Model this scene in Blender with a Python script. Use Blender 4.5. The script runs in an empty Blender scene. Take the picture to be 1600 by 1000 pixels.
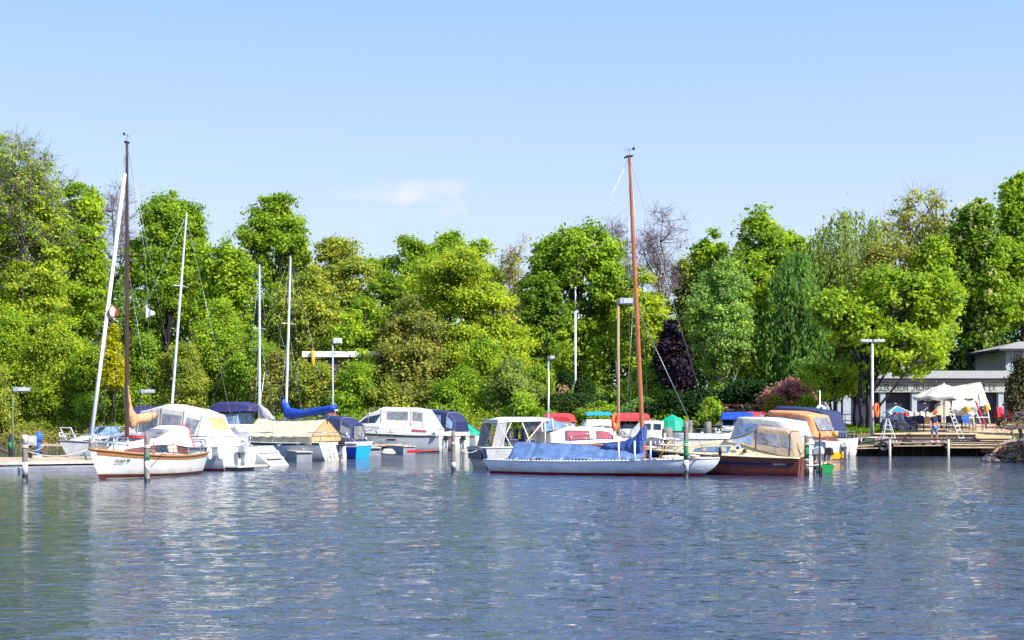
import bpy, math, random
import numpy as np
from mathutils import Vector, Matrix
R = math.radians
SC = bpy.context.scene
COL = SC.collection
# ---------------------------------------------------------------- camera, sky, sun, exposure
F, H, HR = 2222.0, 1.9, 660.0          # focal length in photo pixels, eye height (m), horizon row of the 1600x1000 photo
cam_d = bpy.data.cameras.new('camera'); cam = bpy.data.objects.new('camera', cam_d); COL.objects.link(cam)
cam_d.sensor_width = 36.0; cam_d.lens = 36.0 * F / 1600.0; cam_d.shift_y = (HR - 500.0) / 1600.0
cam_d.clip_start = 0.2; cam_d.clip_end = 3000
cam.location = (0, 0, H); cam.rotation_euler = (R(90), 0, 0)
SC.camera = cam
SUN = Vector((0.77 * math.cos(R(41)), -0.64 * math.cos(R(41)), math.sin(R(41)))).normalized()
w = bpy.data.worlds.new('World'); SC.world = w; w.use_nodes = True
nt = w.node_tree; nt.nodes.clear()
sky = nt.nodes.new('ShaderNodeTexSky'); sky.sky_type = 'NISHITA'; sky.sun_disc = False
sky.sun_elevation = R(41); sky.sun_rotation = math.atan2(SUN.x, SUN.y)
sky.air_density = 1.0; sky.dust_density = 0.6; sky.ozone_density = 2.0; sky.altitude = 0
bg = nt.nodes.new('ShaderNodeBackground'); bg.inputs['Strength'].default_value = 0.108
outw = nt.nodes.new('ShaderNodeOutputWorld')
# one thin cloud: a soft patch of the sky by direction, broken up by noise
tc = nt.nodes.new('ShaderNodeTexCoord')
mp = nt.nodes.new('ShaderNodeMapping'); mp.vector_type = 'POINT'
cd = Vector(((652 - 800) / F, 1.0, (660 - 303) / F)).normalized()
mp.inputs['Location'].default_value = (-cd.x * 17, 0, -cd.z * 60); mp.inputs['Scale'].default_value = (17, 0, 60)
ln = nt.nodes.new('ShaderNodeVectorMath'); ln.operation = 'LENGTH'
nz = nt.nodes.new('ShaderNodeTexNoise'); nz.inputs['Scale'].default_value = 24; nz.inputs['Detail'].default_value = 5
ma = nt.nodes.new('ShaderNodeMath'); ma.operation = 'MULTIPLY_ADD'; ma.inputs[1].default_value = 2.4; ma.inputs[2].default_value = -0.52
sb = nt.nodes.new('ShaderNodeMath'); sb.operation = 'SUBTRACT'; sb.use_clamp = True
m2 = nt.nodes.new('ShaderNodeMath'); m2.operation = 'MULTIPLY'; m2.inputs[1].default_value = 1.0
mx = nt.nodes.new('ShaderNodeMix'); mx.data_type = 'RGBA'; mx.inputs['B'].default_value = (4.9, 4.85, 5.6, 1)
wf = nt.nodes.new('ShaderNodeMix'); wf.data_type = 'RGBA'; wf.inputs['Factor'].default_value = 0.8
sx_ = nt.nodes.new('ShaderNodeSeparateXYZ'); gr = nt.nodes.new('ShaderNodeValToRGB')
nt.links.new(tc.outputs['Generated'], sx_.inputs[0]); nt.links.new(sx_.outputs['Z'], gr.inputs[0]); nt.links.new(gr.outputs[0], wf.inputs['B'])
g_ = gr.color_ramp.elements; g_[0].position = 0.0; g_[0].color = (4.3, 4.6, 5.3, 1); g_[1].position = 1.0; g_[1].color = (.9, 2.1, 4.8, 1)
e_ = g_.new(.13); e_.color = (3.5, 4.15, 5.4, 1); e_ = g_.new(.29); e_.color = (2.05, 3.35, 5.5, 1); e_ = g_.new(.55); e_.color = (1.5, 2.85, 5.6, 1)
nt.links.new(tc.outputs['Generated'], mp.inputs['Vector']); nt.links.new(mp.outputs[0], ln.inputs[0])
mpn = nt.nodes.new('ShaderNodeMapping'); mpn.inputs['Scale'].default_value = (1, 1, 2.2)
nt.links.new(tc.outputs['Generated'], mpn.inputs['Vector']); nt.links.new(mpn.outputs[0], nz.inputs['Vector'])
nt.links.new(nz.outputs['Fac'], ma.inputs[0]); nt.links.new(ma.outputs[0], sb.inputs[0])
ml = nt.nodes.new('ShaderNodeMath'); ml.operation = 'MULTIPLY'; ml.inputs[1].default_value = 0.85
nt.links.new(ln.outputs['Value'], ml.inputs[0]); nt.links.new(ml.outputs[0], sb.inputs[1])
sb.inputs[0].default_value = 1
nt.links.new(sb.outputs[0], m2.inputs[0]); nt.links.new(m2.outputs[0], mx.inputs['Factor'])
nt.links.new(sky.outputs[0], wf.inputs['A']); nt.links.new(wf.outputs['Result'], mx.inputs['A'])
nt.links.new(mx.outputs['Result'], bg.inputs['Color']); nt.links.new(bg.outputs[0], outw.inputs[0])
sd = bpy.data.lights.new('sun', 'SUN'); sd.energy = 5.0; sd.angle = R(0.5); sd.color = (1.0, 0.95, 0.86)
sun = bpy.data.objects.new('sun', sd); COL.objects.link(sun); sun.location = (60, -30, 60)
sun.rotation_euler = (-SUN).to_track_quat('-Z', 'Y').to_euler()
SC.view_settings.view_transform = 'Standard'; SC.view_settings.look = 'None'
SC.view_settings.exposure = 0.85; SC.view_settings.gamma = 1.0
SC.cycles.max_bounces = 6; SC.cycles.transparent_max_bounces = 6; SC.cycles.caustics_reflective = False

# ---------------------------------------------------------------- helpers
def X(px, D): return (px - 800.0) / F * D
def Z(row, D): return H + (HR - row) / F * D
def DW(row, z=0.0): return (H - z) * F / (row - HR)       # distance of a point of height z seen at this row
def WL(px, row, z=0.0):
    D = DW(row, z); return Vector((X(px, D), D, z))

def mat(name, col, rough=0.5, metal=0.0, var=0.12, vs=3.0, bump=0.0, bs=20.0, spec=0.5, stretch=(1, 1, 1), coat=0.0, emit=None):
    m = bpy.data.materials.new(name); m.use_nodes = True
    n = m.node_tree; b = n.nodes['Principled BSDF']
    b.inputs['Roughness'].default_value = rough; b.inputs['Metallic'].default_value = metal
    b.inputs['Specular IOR Level'].default_value = spec; b.inputs['Coat Weight'].default_value = coat
    b.inputs['Coat Roughness'].default_value = 0.1
    t = n.nodes.new('ShaderNodeTexCoord'); mpp = n.nodes.new('ShaderNodeMapping'); mpp.inputs['Scale'].default_value = stretch
    n.links.new(t.outputs['Object'], mpp.inputs['Vector'])
    no = n.nodes.new('ShaderNodeTexNoise'); no.inputs['Scale'].default_value = vs; no.inputs['Detail'].default_value = 5; no.inputs['Roughness'].default_value = .65
    n.links.new(mpp.outputs[0], no.inputs['Vector'])
    mr = n.nodes.new('ShaderNodeMapRange'); mr.inputs['From Min'].default_value = .3; mr.inputs['From Max'].default_value = .7
    mr.inputs['To Min'].default_value = 1 - var * 1.5; mr.inputs['To Max'].default_value = 1 + var
    n.links.new(no.outputs['Fac'], mr.inputs['Value'])
    vm = n.nodes.new('ShaderNodeVectorMath'); vm.operation = 'SCALE'; vm.inputs[0].default_value = col[:3]
    n.links.new(mr.outputs[0], vm.inputs['Scale']); n.links.new(vm.outputs[0], b.inputs['Base Color'])
    if bump:
        bn = n.nodes.new('ShaderNodeBump'); bn.inputs['Distance'].default_value = bump; bn.inputs['Strength'].default_value = 1
        n2 = n.nodes.new('ShaderNodeTexNoise'); n2.inputs['Scale'].default_value = bs; n2.inputs['Detail'].default_value = 4
        n.links.new(mpp.outputs[0], n2.inputs['Vector']); n.links.new(n2.outputs['Fac'], bn.inputs['Height'])
        n.links.new(bn.outputs[0], b.inputs['Normal'])
    return m

def leafmat(name, col, trans=0.32):
    m = bpy.data.materials.new(name); m.use_nodes = True
    n = m.node_tree; n.nodes.clear()
    o = n.nodes.new('ShaderNodeOutputMaterial'); b = n.nodes.new('ShaderNodeBsdfPrincipled')
    b.inputs['Roughness'].default_value = 0.6; b.inputs['Specular IOR Level'].default_value = 0.18
    tr = n.nodes.new('ShaderNodeBsdfTranslucent'); mi = n.nodes.new('ShaderNodeMixShader'); mi.inputs[0].default_value = trans
    a = n.nodes.new('ShaderNodeAttribute'); a.attribute_name = 'tint'
    rp = n.nodes.new('ShaderNodeValToRGB')
    c = np.array(col) * np.array([1.12, 1.12, 1.0]) if trans > .2 else np.array(col)
    rp.color_ramp.elements[0].color = (*(c * np.array([.42, .55, .8])), 1)
    rp.color_ramp.elements[1].color = (*np.minimum(.75, c * np.array([1.75, 1.5, 1.2])), 1)
    e = rp.color_ramp.elements.new(.5); e.color = (*c, 1)
    n.links.new(a.outputs['Fac'], rp.inputs[0]); n.links.new(rp.outputs[0], b.inputs['Base Color'])
    g = n.nodes.new('ShaderNodeVectorMath'); g.operation = 'MULTIPLY'; g.inputs[1].default_value = (1.35, 1.25, .6)
    n.links.new(rp.outputs[0], g.inputs[0]); n.links.new(g.outputs[0], tr.inputs['Color'])
    n.links.new(b.outputs[0], mi.inputs[1]); n.links.new(tr.outputs[0], mi.inputs[2]); n.links.new(mi.outputs[0], o.inputs[0])
    return m

def tag(o, label=None, cat=None, group=None, kind=None):
    if label: o['label'] = label
    if cat: o['category'] = cat
    if group: o['group'] = group
    if kind: o['kind'] = kind
    return o

def thing(name, label, cat, loc=(0, 0, 0), rz=0.0, group=None):
    o = bpy.data.objects.new(name, None); COL.objects.link(o); o.location = loc; o.rotation_euler = (0, 0, rz)
    o.empty_display_size = .3
    return tag(o, label, cat, group)

def copy_tree(o, parent=None):
    c = o.copy(); COL.objects.link(c); c.parent = parent
    for ch in list(o.children): copy_tree(ch, c)
    return c

class MB:
    def __init__(s): s.v = []; s.f = []; s.mi = []
    def add(s, vs, fs, mi=0):
        k = len(s.v); s.v += [tuple(p) for p in vs]
        s.f += [tuple(i + k for i in f) for f in fs]; s.mi += [mi] * len(fs); return s
    def box(s, c, d, rz=0.0, mi=0, M=None, taper=1.0):
        x, y, z = d[0] / 2, d[1] / 2, d[2] / 2; out = []
        for k, (a, b, e) in enumerate([(-1,-1,-1),(1,-1,-1),(1,1,-1),(-1,1,-1),(-1,-1,1),(1,-1,1),(1,1,1),(-1,1,1)]):
            t = taper if e > 0 else 1.0
            p = Vector((a * x * t, b * y * t, e * z))
            if M is not None: p = M @ p
            elif rz: p = Matrix.Rotation(rz, 3, 'Z') @ p
            out.append(p + Vector(c))
        return s.add(out, [(0,3,2,1),(4,5,6,7),(0,1,5,4),(1,2,6,5),(2,3,7,6),(3,0,4,7)], mi)
    def bar(s, a, b, w, h=None, mi=0):
        a, b = Vector(a), Vector(b); d = b - a; q = d.to_track_quat('X', 'Z').to_matrix()
        return s.box((a + b) / 2, (d.length, w, h or w), M=q, mi=mi)
    def tube(s, pts, r, n=6, mi=0, cap=True):
        pts = [Vector(p) for p in pts]; rs = r if isinstance(r, (list, tuple)) else [r] * len(pts)
        k = len(s.v); up = None
        for i, p in enumerate(pts):
            d = (pts[min(i + 1, len(pts) - 1)] - pts[max(i - 1, 0)])
            d = d.normalized() if d.length > 1e-9 else Vector((0, 0, 1))
            if up is None: up = d.orthogonal().normalized()
            a = (up - d * up.dot(d)); a = a.normalized() if a.length > 1e-6 else d.orthogonal().normalized(); up = a; b = d.cross(a)
            for j in range(n):
                t = 2 * math.pi * j / n; s.v.append(tuple(p + (a * math.cos(t) + b * math.sin(t)) * rs[i]))
        for i in range(len(pts) - 1):
            for j in range(n):
                s.f.append((k + i*n + j, k + i*n + (j+1) % n, k + (i+1)*n + (j+1) % n, k + (i+1)*n + j)); s.mi.append(mi)
        if cap:
            s.f.append(tuple(k + j for j in reversed(range(n)))); s.mi.append(mi)
            e = k + (len(pts) - 1) * n; s.f.append(tuple(e + j for j in range(n))); s.mi.append(mi)
        return s
    def cyl(s, c, r, h, n=14, r2=None, mi=0):
        c = Vector(c); return s.tube([c, c + Vector((0, 0, h))], [r, r if r2 is None else r2], n, mi)
    def torus(s, c, R0, r, axis='y', n=18, m=8, mi=0, arc=1.0):
        k = len(s.v)
        for i in range(n):
            t = 2 * math.pi * i / n
            for j in range(m):
                q = 2 * math.pi * j / m; rr = R0 + r * math.cos(q); a, b, e = rr * math.cos(t), rr * math.sin(t), r * math.sin(q)
                p = {'y': (a, e, b), 'x': (e, a, b), 'z': (a, b, e)}[axis]
                s.v.append((p[0] + c[0], p[1] + c[1], p[2] + c[2]))
        for i in range(n):
            for j in range(m):
                s.f.append((k + i*m + j, k + ((i+1) % n)*m + j, k + ((i+1) % n)*m + (j+1) % m, k + i*m + (j+1) % m)); s.mi.append(mi)
        return s
    def grid(s, fn, nu, nv, mi=0, u=(0, 1), v=(0, 1)):
        k = len(s.v)
        for i in range(nu + 1):
            for j in range(nv + 1):
                s.v.append(tuple(fn(u[0] + (u[1]-u[0]) * i / nu, v[0] + (v[1]-v[0]) * j / nv)))
        for i in range(nu):
            for j in range(nv):
                a = k + i * (nv + 1) + j; s.f.append((a, a + nv + 1, a + nv + 2, a + 1)); s.mi.append(mi)
        return s
    def ball(s, c, r, n=12, m=8, mi=0):
        rr = r if isinstance(r, (tuple, list)) else (r, r, r)
        def fn(u, v):
            t = 2 * math.pi * u; q = math.pi * (v - .5)
            return (c[0] + rr[0]*math.cos(q)*math.cos(t), c[1] + rr[1]*math.cos(q)*math.sin(t), c[2] + rr[2]*math.sin(q))
        return s.grid(fn, n, m, mi)
    def build(s, name, m, parent=None, smooth=False, loc=None, bevel=0):
        me = bpy.data.meshes.new(name); me.from_pydata(s.v, [], s.f)
        ms = m if isinstance(m, (list, tuple)) else [m]
        for q in ms: me.materials.append(q)
        if len(ms) > 1: me.polygons.foreach_set('material_index', s.mi)
        if smooth: me.polygons.foreach_set('use_smooth', [True] * len(me.polygons))
        o = bpy.data.objects.new(name, me); COL.objects.link(o)
        if parent is not None: o.parent = parent
        if loc is not None: o.location = loc
        if bevel:
            b = o.modifiers.new('bevel', 'BEVEL'); b.width = bevel; b.segments = 2; b.limit_method = 'ANGLE'
        return o

def textmesh(name, s, size, m, parent, M, ext=0.004, sx=1.0, align='CENTER', shear=0.0):
    c = bpy.data.curves.new(name, 'FONT'); c.body = s; c.size = size; c.extrude = ext; c.align_x = align; c.shear = shear
    c.resolution_u = 3
    t = bpy.data.objects.new(name, c); COL.objects.link(t)
    bpy.context.view_layer.update()
    me = bpy.data.meshes.new_from_object(t.evaluated_get(bpy.context.evaluated_depsgraph_get()))
    bpy.data.objects.remove(t); bpy.data.curves.remove(c)
    me.transform(Matrix.Diagonal((sx, 1, 1, 1))); me.transform(M); me.materials.clear(); me.materials.append(m)
    o = bpy.data.objects.new(name, me); COL.objects.link(o); o.parent = parent
    return o

def npmesh(name, V, Fq, m, parent=None, tint=None, smooth=False):
    me = bpy.data.meshes.new(name); nv, nf, k = len(V), len(Fq), Fq.shape[1]
    me.vertices.add(nv); me.vertices.foreach_set('co', np.ascontiguousarray(V, dtype=np.float32).ravel())
    me.loops.add(nf * k); me.loops.foreach_set('vertex_index', np.ascontiguousarray(Fq, dtype=np.int32).ravel())
    me.polygons.add(nf); me.polygons.foreach_set('loop_start', np.arange(nf, dtype=np.int32) * k)
    me.polygons.foreach_set('loop_total', np.full(nf, k, dtype=np.int32))
    if smooth: me.polygons.foreach_set('use_smooth', np.ones(nf, dtype=bool))
    me.materials.append(m)
    if tint is not None:
        a = me.attributes.new('tint', 'FLOAT', 'FACE'); a.data.foreach_set('value', np.ascontiguousarray(tint, dtype=np.float32))
    me.update(calc_edges=True)
    o = bpy.data.objects.new(name, me); COL.objects.link(o)
    if parent is not None: o.parent = parent
    return o

# ---------------------------------------------------------------- materials
M = {}
M['gel'] = mat('white gelcoat', (.68, .68, .67), .28, var=.07, vs=1.5, coat=.3)
M['gel_old'] = mat('weathered gelcoat', (.52, .53, .54), .4, var=.12, vs=2.5)
M['cream'] = mat('cream gelcoat', (.84, .72, .42), .35, var=.05, vs=2)
M['brownhull'] = mat('oxblood hull', (.22, .055, .035), .4, var=.2, vs=4)
M['black'] = mat('black rubber', (.012, .012, .014), .5, var=.3)
M['navyboot'] = mat('navy antifouling', (.012, .02, .09), .5, var=.2)
M['redboot'] = mat('red boot top', (.33, .015, .025), .5, var=.2)
M['brownboot'] = mat('brown boot top', (.12, .035, .028), .5, var=.2)
M['silver'] = mat('silver grey hull', (.86, .88, .92), .3, metal=.0, var=.10, vs=3, stretch=(.4, 1, 3), bump=.01, bs=3)
M['bluehull'] = mat('blue hull', (.006, .035, .30), .25, var=.1)
M['cyan'] = mat('cyan transom', (.02, .38, .75), .35, var=.05)
M['yellow'] = mat('yellow gelcoat', (.62, .33, .015), .35, var=.1)
M['greenhull'] = mat('green hull', (.01, .25, .06), .35, var=.15)
M['orange'] = mat('orange plastic', (.85, .12, .02), .45, var=.1)
M['red'] = mat('red paint', (.55, .02, .03), .4, var=.15)
M['teak'] = mat('varnished wood', (.42, .19, .06), .3, var=.25, vs=6, stretch=(.2, 4, 4), coat=.5)
M['teakdark'] = mat('dark brown wood', (.14, .05, .035), .35, var=.25, vs=6, stretch=(.3, 3, 3))
M['mastwood'] = mat('varnished spar', (.36, .10, .03), .25, var=.3, vs=5, stretch=(3, 3, .3), coat=.6)
M['mastbrown'] = mat('dark brown spar', (.055, .022, .018), .3, var=.2, stretch=(3, 3, .3), coat=.4)
M['alu'] = mat('anodised aluminium', (.55, .57, .62), .35, metal=.75, var=.06)
M['alubright'] = mat('pale aluminium', (.72, .74, .78), .4, metal=.4, var=.06)
M['steel'] = mat('stainless steel', (.62, .63, .66), .2, metal=.9, var=.08)
M['wire'] = mat('rigging wire', (.35, .36, .38), .35, metal=.6, var=.1)
M['rope'] = mat('pale rope', (.62, .58, .48), .8, var=.2, vs=30)
M['canvas_w'] = mat('white canvas', (.60, .575, .52), .75, var=.10, vs=3, bump=.03, bs=3)
M['canvas_c'] = mat('cream canvas', (.62, .53, .37), .8, var=.08, vs=3, bump=.04, bs=2.6)
M['canvas_t'] = mat('tan canvas', (.52, .32, .16), .8, var=.15, vs=5, bump=.06, bs=4)
M['canvas_b'] = mat('taupe canvas', (.36, .27, .19), .8, var=.15, vs=3, bump=.04, bs=4)
M['canvas_n'] = mat('navy canvas', (.018, .028, .10), .7, var=.15, vs=3, bump=.04, bs=3)
M['canvas_p'] = mat('violet blue canvas', (.028, .028, .12), .7, var=.15, vs=3, bump=.03, bs=3)
M['canvas_blue'] = mat('faded blue tarpaulin', (.10, .18, .37), .65, var=.18, vs=1.6, bump=.09, bs=2.2)
M['canvas_steel'] = mat('steel blue sail cloth', (.035, .085, .29), .65, var=.18, vs=3, bump=.06, bs=5)
M['canvas_royal'] = mat('royal blue sail cover', (.006, .06, .42), .6, var=.15, vs=3, bump=.06, bs=5)
M['canvas_r'] = mat('red canvas', (.50, .04, .045), .7, var=.12, bump=.03, bs=3)
M['canvas_g'] = mat('green tarpaulin', (.0, .33, .20), .6, var=.12, bump=.05, bs=3)
M['canvas_o'] = mat('salmon canvas', (.72, .27, .11), .75, var=.1, bump=.03, bs=3)
M['canvas_gray'] = mat('grey canvas', (.34, .33, .35), .75, var=.12, bump=.04, bs=4)
M['glass'] = mat('tinted glass', (.02, .03, .05), .05, var=.4, vs=4, spec=.8)
M['glassblue'] = mat('pale glazing', (.16, .24, .36), .06, var=.35, vs=3, spec=.8)
M['vinyl'] = mat('clear vinyl', (.22, .22, .24), .12, var=.45, vs=2.6, bump=.03, bs=3, spec=.8)
M['vinylblue'] = mat('blue tinted vinyl', (.25, .36, .55), .12, var=.35, vs=3, bump=.04, bs=4, spec=.8)
M['curtain'] = mat('red curtain', (.33, .07, .11), .8, var=.35, vs=12, stretch=(3, 3, .2))
M['curtainb'] = mat('violet curtain', (.10, .10, .30), .8, var=.4, vs=12, stretch=(3, 3, .2))
M['curtainc'] = mat('cream curtain', (.60, .50, .38), .8, var=.2, vs=12, stretch=(3, 3, .2))
M['pontoon'] = mat('pontoon float', (.25, .26, .30), .6, var=.2, vs=2, bump=.01, bs=8)
M['concrete'] = mat('pale concrete', (.48, .44, .40), .8, var=.2, vs=4, bump=.01, bs=20)
M['plank'] = mat('weathered planks', (.50, .38, .26), .85, var=.25, vs=5, stretch=(.5, 6, 1), bump=.015, bs=12)
M['plankdark'] = mat('dark timber', (.09, .065, .055), .85, var=.35, vs=5, stretch=(.5, 4, 1), bump=.01)
M['pile'] = mat('grey timber pile', (.22, .19, .17), .85, var=.35, vs=6, stretch=(3, 3, .5), bump=.02, bs=10)
M['pilewhite'] = mat('bleached band on pile', (.62, .60, .52), .85, var=.3, vs=8)
M['pilegreen'] = mat('green band on pile', (.03, .24, .09), .7, var=.3, vs=8)
M['algae'] = mat('wet dark foot', (.012, .014, .012), .4, var=.4)
M['lampgray'] = mat('grey lamp housing', (.34, .36, .42), .5, var=.1)
M['lampwhite'] = mat('white lamp glass', (.50, .51, .53), .3, var=.05)
M['polegreen'] = mat('green brown pole', (.13, .15, .06), .7, var=.3)
M['poleblack'] = mat('dark pole', (.02, .022, .03), .6, var=.3)
M['polewood'] = mat('pale wooden pole', (.33, .22, .14), .8, var=.25, stretch=(3, 3, .3))
M['white'] = mat('white paint', (.80, .80, .78), .45, var=.06)
M['whitewall'] = mat('pale blue-grey render', (.34, .39, .46), .85, var=.12, vs=2, bump=.004)  # clubhouse front's deep shade put into the tone; house and rail share it
M['warmwall'] = mat('warm white render', (.78, .76, .68), .85, var=.1, vs=2)
M['roofgray'] = mat('grey roofing felt', (.30, .29, .28), .9, var=.15, vs=3, stretch=(1, 1, 1))
M['dark'] = mat('dark eave', (.02, .018, .03), .7, var=.3)
M['door'] = mat('dark blue doors', (.012, .012, .05), .5, var=.35, vs=2, stretch=(6, 1, .3))
M['signboard'] = mat('sign board', (.36, .38, .37), .7, var=.1)  # lowered likewise, so the front's shade is part of the board colour
M['letter'] = mat('black lettering', (.01, .015, .015), .6, var=.1)
M['brownletter'] = mat('brown lettering', (.28, .15, .04), .6, var=.1)
M['brick'] = mat('terracotta', (.45, .10, .05), .8, var=.3, vs=8)
M['stone'] = mat('fieldstone', (.24, .17, .15), .9, var=.45, vs=3, bump=.05, bs=5)
M['stonecap'] = mat('sandstone cap', (.60, .48, .30), .85, var=.15, vs=4)
M['rock'] = mat('bank rocks', (.16, .145, .15), .9, var=.4, vs=2, bump=.05, bs=6)
M['skin'] = mat('skin', (.55, .28, .20), .6, var=.05)
M['shirt'] = mat('dark navy shirt', (.012, .014, .05), .8, var=.2)
M['jeans'] = mat('blue denim', (.10, .17, .36), .8, var=.25, vs=8)
M['redcap'] = mat('red cap', (.65, .03, .015), .7, var=.1)
M['hair'] = mat('dark hair', (.03, .02, .015), .8, var=.2)
M['bluecloth'] = mat('bright blue fabric', (.015, .12, .58), .6, var=.15)
M['bark'] = mat('brown bark', (.085, .06, .045), .9, var=.4, vs=6, bump=.03, bs=8, stretch=(1, 1, .4))
M['barkdark'] = mat('dark wet bark', (.03, .024, .028), .9, var=.4, vs=6, bump=.03, bs=8, stretch=(1, 1, .4))
M['barkpale'] = mat('pale bark', (.30, .24, .21), .9, var=.35, vs=6, bump=.02, bs=8, stretch=(1, 1, .4))
M['birchbark'] = mat('birch bark', (.48, .45, .42), .8, var=.5, vs=5, stretch=(1, 1, 4))
M['twig'] = mat('purple grey twigs', (.17, .13, .15), .9, var=.3)
M['twigy'] = mat('yellow brown twigs', (.24, .17, .08), .9, var=.3)
for k_ in ('gel', 'gel_old', 'silver'):       # brown scum line just above the water on the hulls
    n_ = M[k_].node_tree; b_ = n_.nodes['Principled BSDF']; src_ = b_.inputs['Base Color'].links[0].from_socket
    t_ = n_.nodes.new('ShaderNodeTexCoord'); s_ = n_.nodes.new('ShaderNodeSeparateXYZ'); n_.links.new(t_.outputs['Object'], s_.inputs[0])
    q_ = n_.nodes.new('ShaderNodeTexNoise'); q_.inputs['Scale'].default_value = 2.5; q_.inputs['Detail'].default_value = 4; n_.links.new(t_.outputs['Object'], q_.inputs['Vector'])
    a_ = n_.nodes.new('ShaderNodeMath'); a_.operation = 'MULTIPLY_ADD'; a_.inputs[1].default_value = -.45; n_.links.new(q_.outputs['Fac'], a_.inputs[0]); n_.links.new(s_.outputs['Z'], a_.inputs[2])
    r_ = n_.nodes.new('ShaderNodeMapRange'); r_.inputs['From Min'].default_value = -.22; r_.inputs['From Max'].default_value = .12; r_.inputs['To Min'].default_value = .75; r_.inputs['To Max'].default_value = 0; n_.links.new(a_.outputs[0], r_.inputs['Value'])
    x_ = n_.nodes.new('ShaderNodeMix'); x_.data_type = 'RGBA'; x_.inputs['B'].default_value = (.30, .26, .17, 1); n_.links.new(r_.outputs[0], x_.inputs['Factor']); n_.links.new(src_, x_.inputs['A']); n_.links.new(x_.outputs['Result'], b_.inputs['Base Color'])
L = {}
for k, c in dict(lime=(.35, .45, .05), bright=(.29, .42, .045), mid=(.24, .37, .04), deep=(.15, .26, .03), dark=(.022, .065, .014),
                 olive=(.31, .37, .07), brown=(.27, .30, .08), gray=(.24, .33, .09), birch=(.27, .42, .12), blue=(.14, .27, .07),
                 yellow=(.42, .42, .012), purple=(.018, .009, .022), juniper=(.07, .07, .025), pink=(.62, .30, .33), gold=(.30, .24, .03),
                 litter=(.075, .055, .06), hedge=(.035, .075, .012), grass=(.15, .28, .02), dry=(.34, .24, .12), flower=(.85, .82, .55), redfl=(.5, .02, .05)).items():
    L[k] = leafmat('leaves ' + k, c, .12 if k in ('purple', 'juniper', 'hedge', 'dry', 'litter') else .54)
# ---------------------------------------------------------------- terrain and water
_sx = np.array([-140, -62, -50, -36, -18, -9, -2, 4, 9, 14.5, 18.5, 21, 25.5, 27.2, 27.8, 21.0, 17.6, 17.6])
SH = [(-200, 128), (-62, 122), (-44, 116), (-33, 112), (-20, 106), (-10, 102), (-3, 100), (4, 97), (9, 93), (14, 89), (18, 85.5), (22, 83.5), (27.0, 82.0), (200, 82)]
def shore(x): return float(np.interp(x, [p[0] for p in SH], [p[1] for p in SH]))
def lump(x, y): return .18 * math.sin(x * .31 + 1.3) * math.cos(y * .27) + .10 * math.sin(x * .9 + y * .5) + .06 * math.sin(x * 2.1 - y * 1.7)
def smooth(t): t = min(1, max(0, t)); return t * t * (3 - 2 * t)
def spit(y): return 33.5 - 9.8 * max(0, 1 - abs((y - 68) / 26) ** 3) + max(0, y - 70) * .35
def ter(x, y):
    d = y - shore(x)
    wl = [(-3, -1.2), (0, -.25), (.6, .25), (2.5, 1.0), (12, 3.2), (26, 4.8), (45, 5.6), (300, 7)]
    wr = [(-3, -1.2), (-.2, -.3), (0, .9), (.6, 1.22), (13, 1.72), (30, 2.6), (300, 6)]
    a = float(np.interp(d, *zip(*wl))); b = float(np.interp(d, *zip(*wr)))
    k = smooth((x - 6) / 8); z = a * (1 - k) + b * k
    if d > .5: z += lump(x, y) * (1 - k * .85) * min(1, d / 3)
    # the spit of the right-hand bank that comes nearer
    e = x - spit(y) if y < 84 else -9
    if e > -2: z = max(z, float(np.interp(e, [-2, 0, .5, 2, 6, 40], [-1.2, -.15, .35, .95, 1.25, 1.6])) + lump(x * 2, y * 2) * .4)
    return z
def ground_mat():
    m = mat('grassy bank', (.05, .09, .02), .95, var=.4, vs=.8, bump=.05, bs=6)
    n = m.node_tree; b = n.nodes['Principled BSDF']
    src = b.inputs['Base Color'].links[0].from_socket
    no = n.nodes.new('ShaderNodeTexNoise'); no.inputs['Scale'].default_value = .45; no.inputs['Detail'].default_value = 6
    t = n.nodes.new('ShaderNodeTexCoord'); n.links.new(t.outputs['Object'], no.inputs['Vector'])
    r = n.nodes.new('ShaderNodeValToRGB'); r.color_ramp.elements[0].position = .46; r.color_ramp.elements[1].position = .62
    n.links.new(no.outputs['Fac'], r.inputs[0])
    mi = n.nodes.new('ShaderNodeMix'); mi.data_type = 'RGBA'; mi.inputs['B'].default_value = (.20, .12, .07, 1)
    n.links.new(r.outputs[0], mi.inputs['Factor']); n.links.new(src, mi.inputs['A']); n.links.new(mi.outputs['Result'], b.inputs['Base Color'])
    return m
xs = np.concatenate([np.linspace(-400, -90, 12), np.arange(-85, 60, 1.0), np.linspace(65, 400, 12)])
ys = np.concatenate([np.arange(36, 150, .8), np.linspace(152, 700, 16)])
V = np.array([(x, y, ter(x, y)) for x in xs for y in ys]); ny = len(ys)
ii, jj = np.meshgrid(np.arange(len(xs) - 1), np.arange(ny - 1), indexing='ij'); a = (ii * ny + jj).ravel()
g = npmesh('ground', V, np.stack([a, a + ny, a + ny + 1, a + 1], 1), ground_mat(), smooth=True); tag(g, kind='structure')

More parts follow.
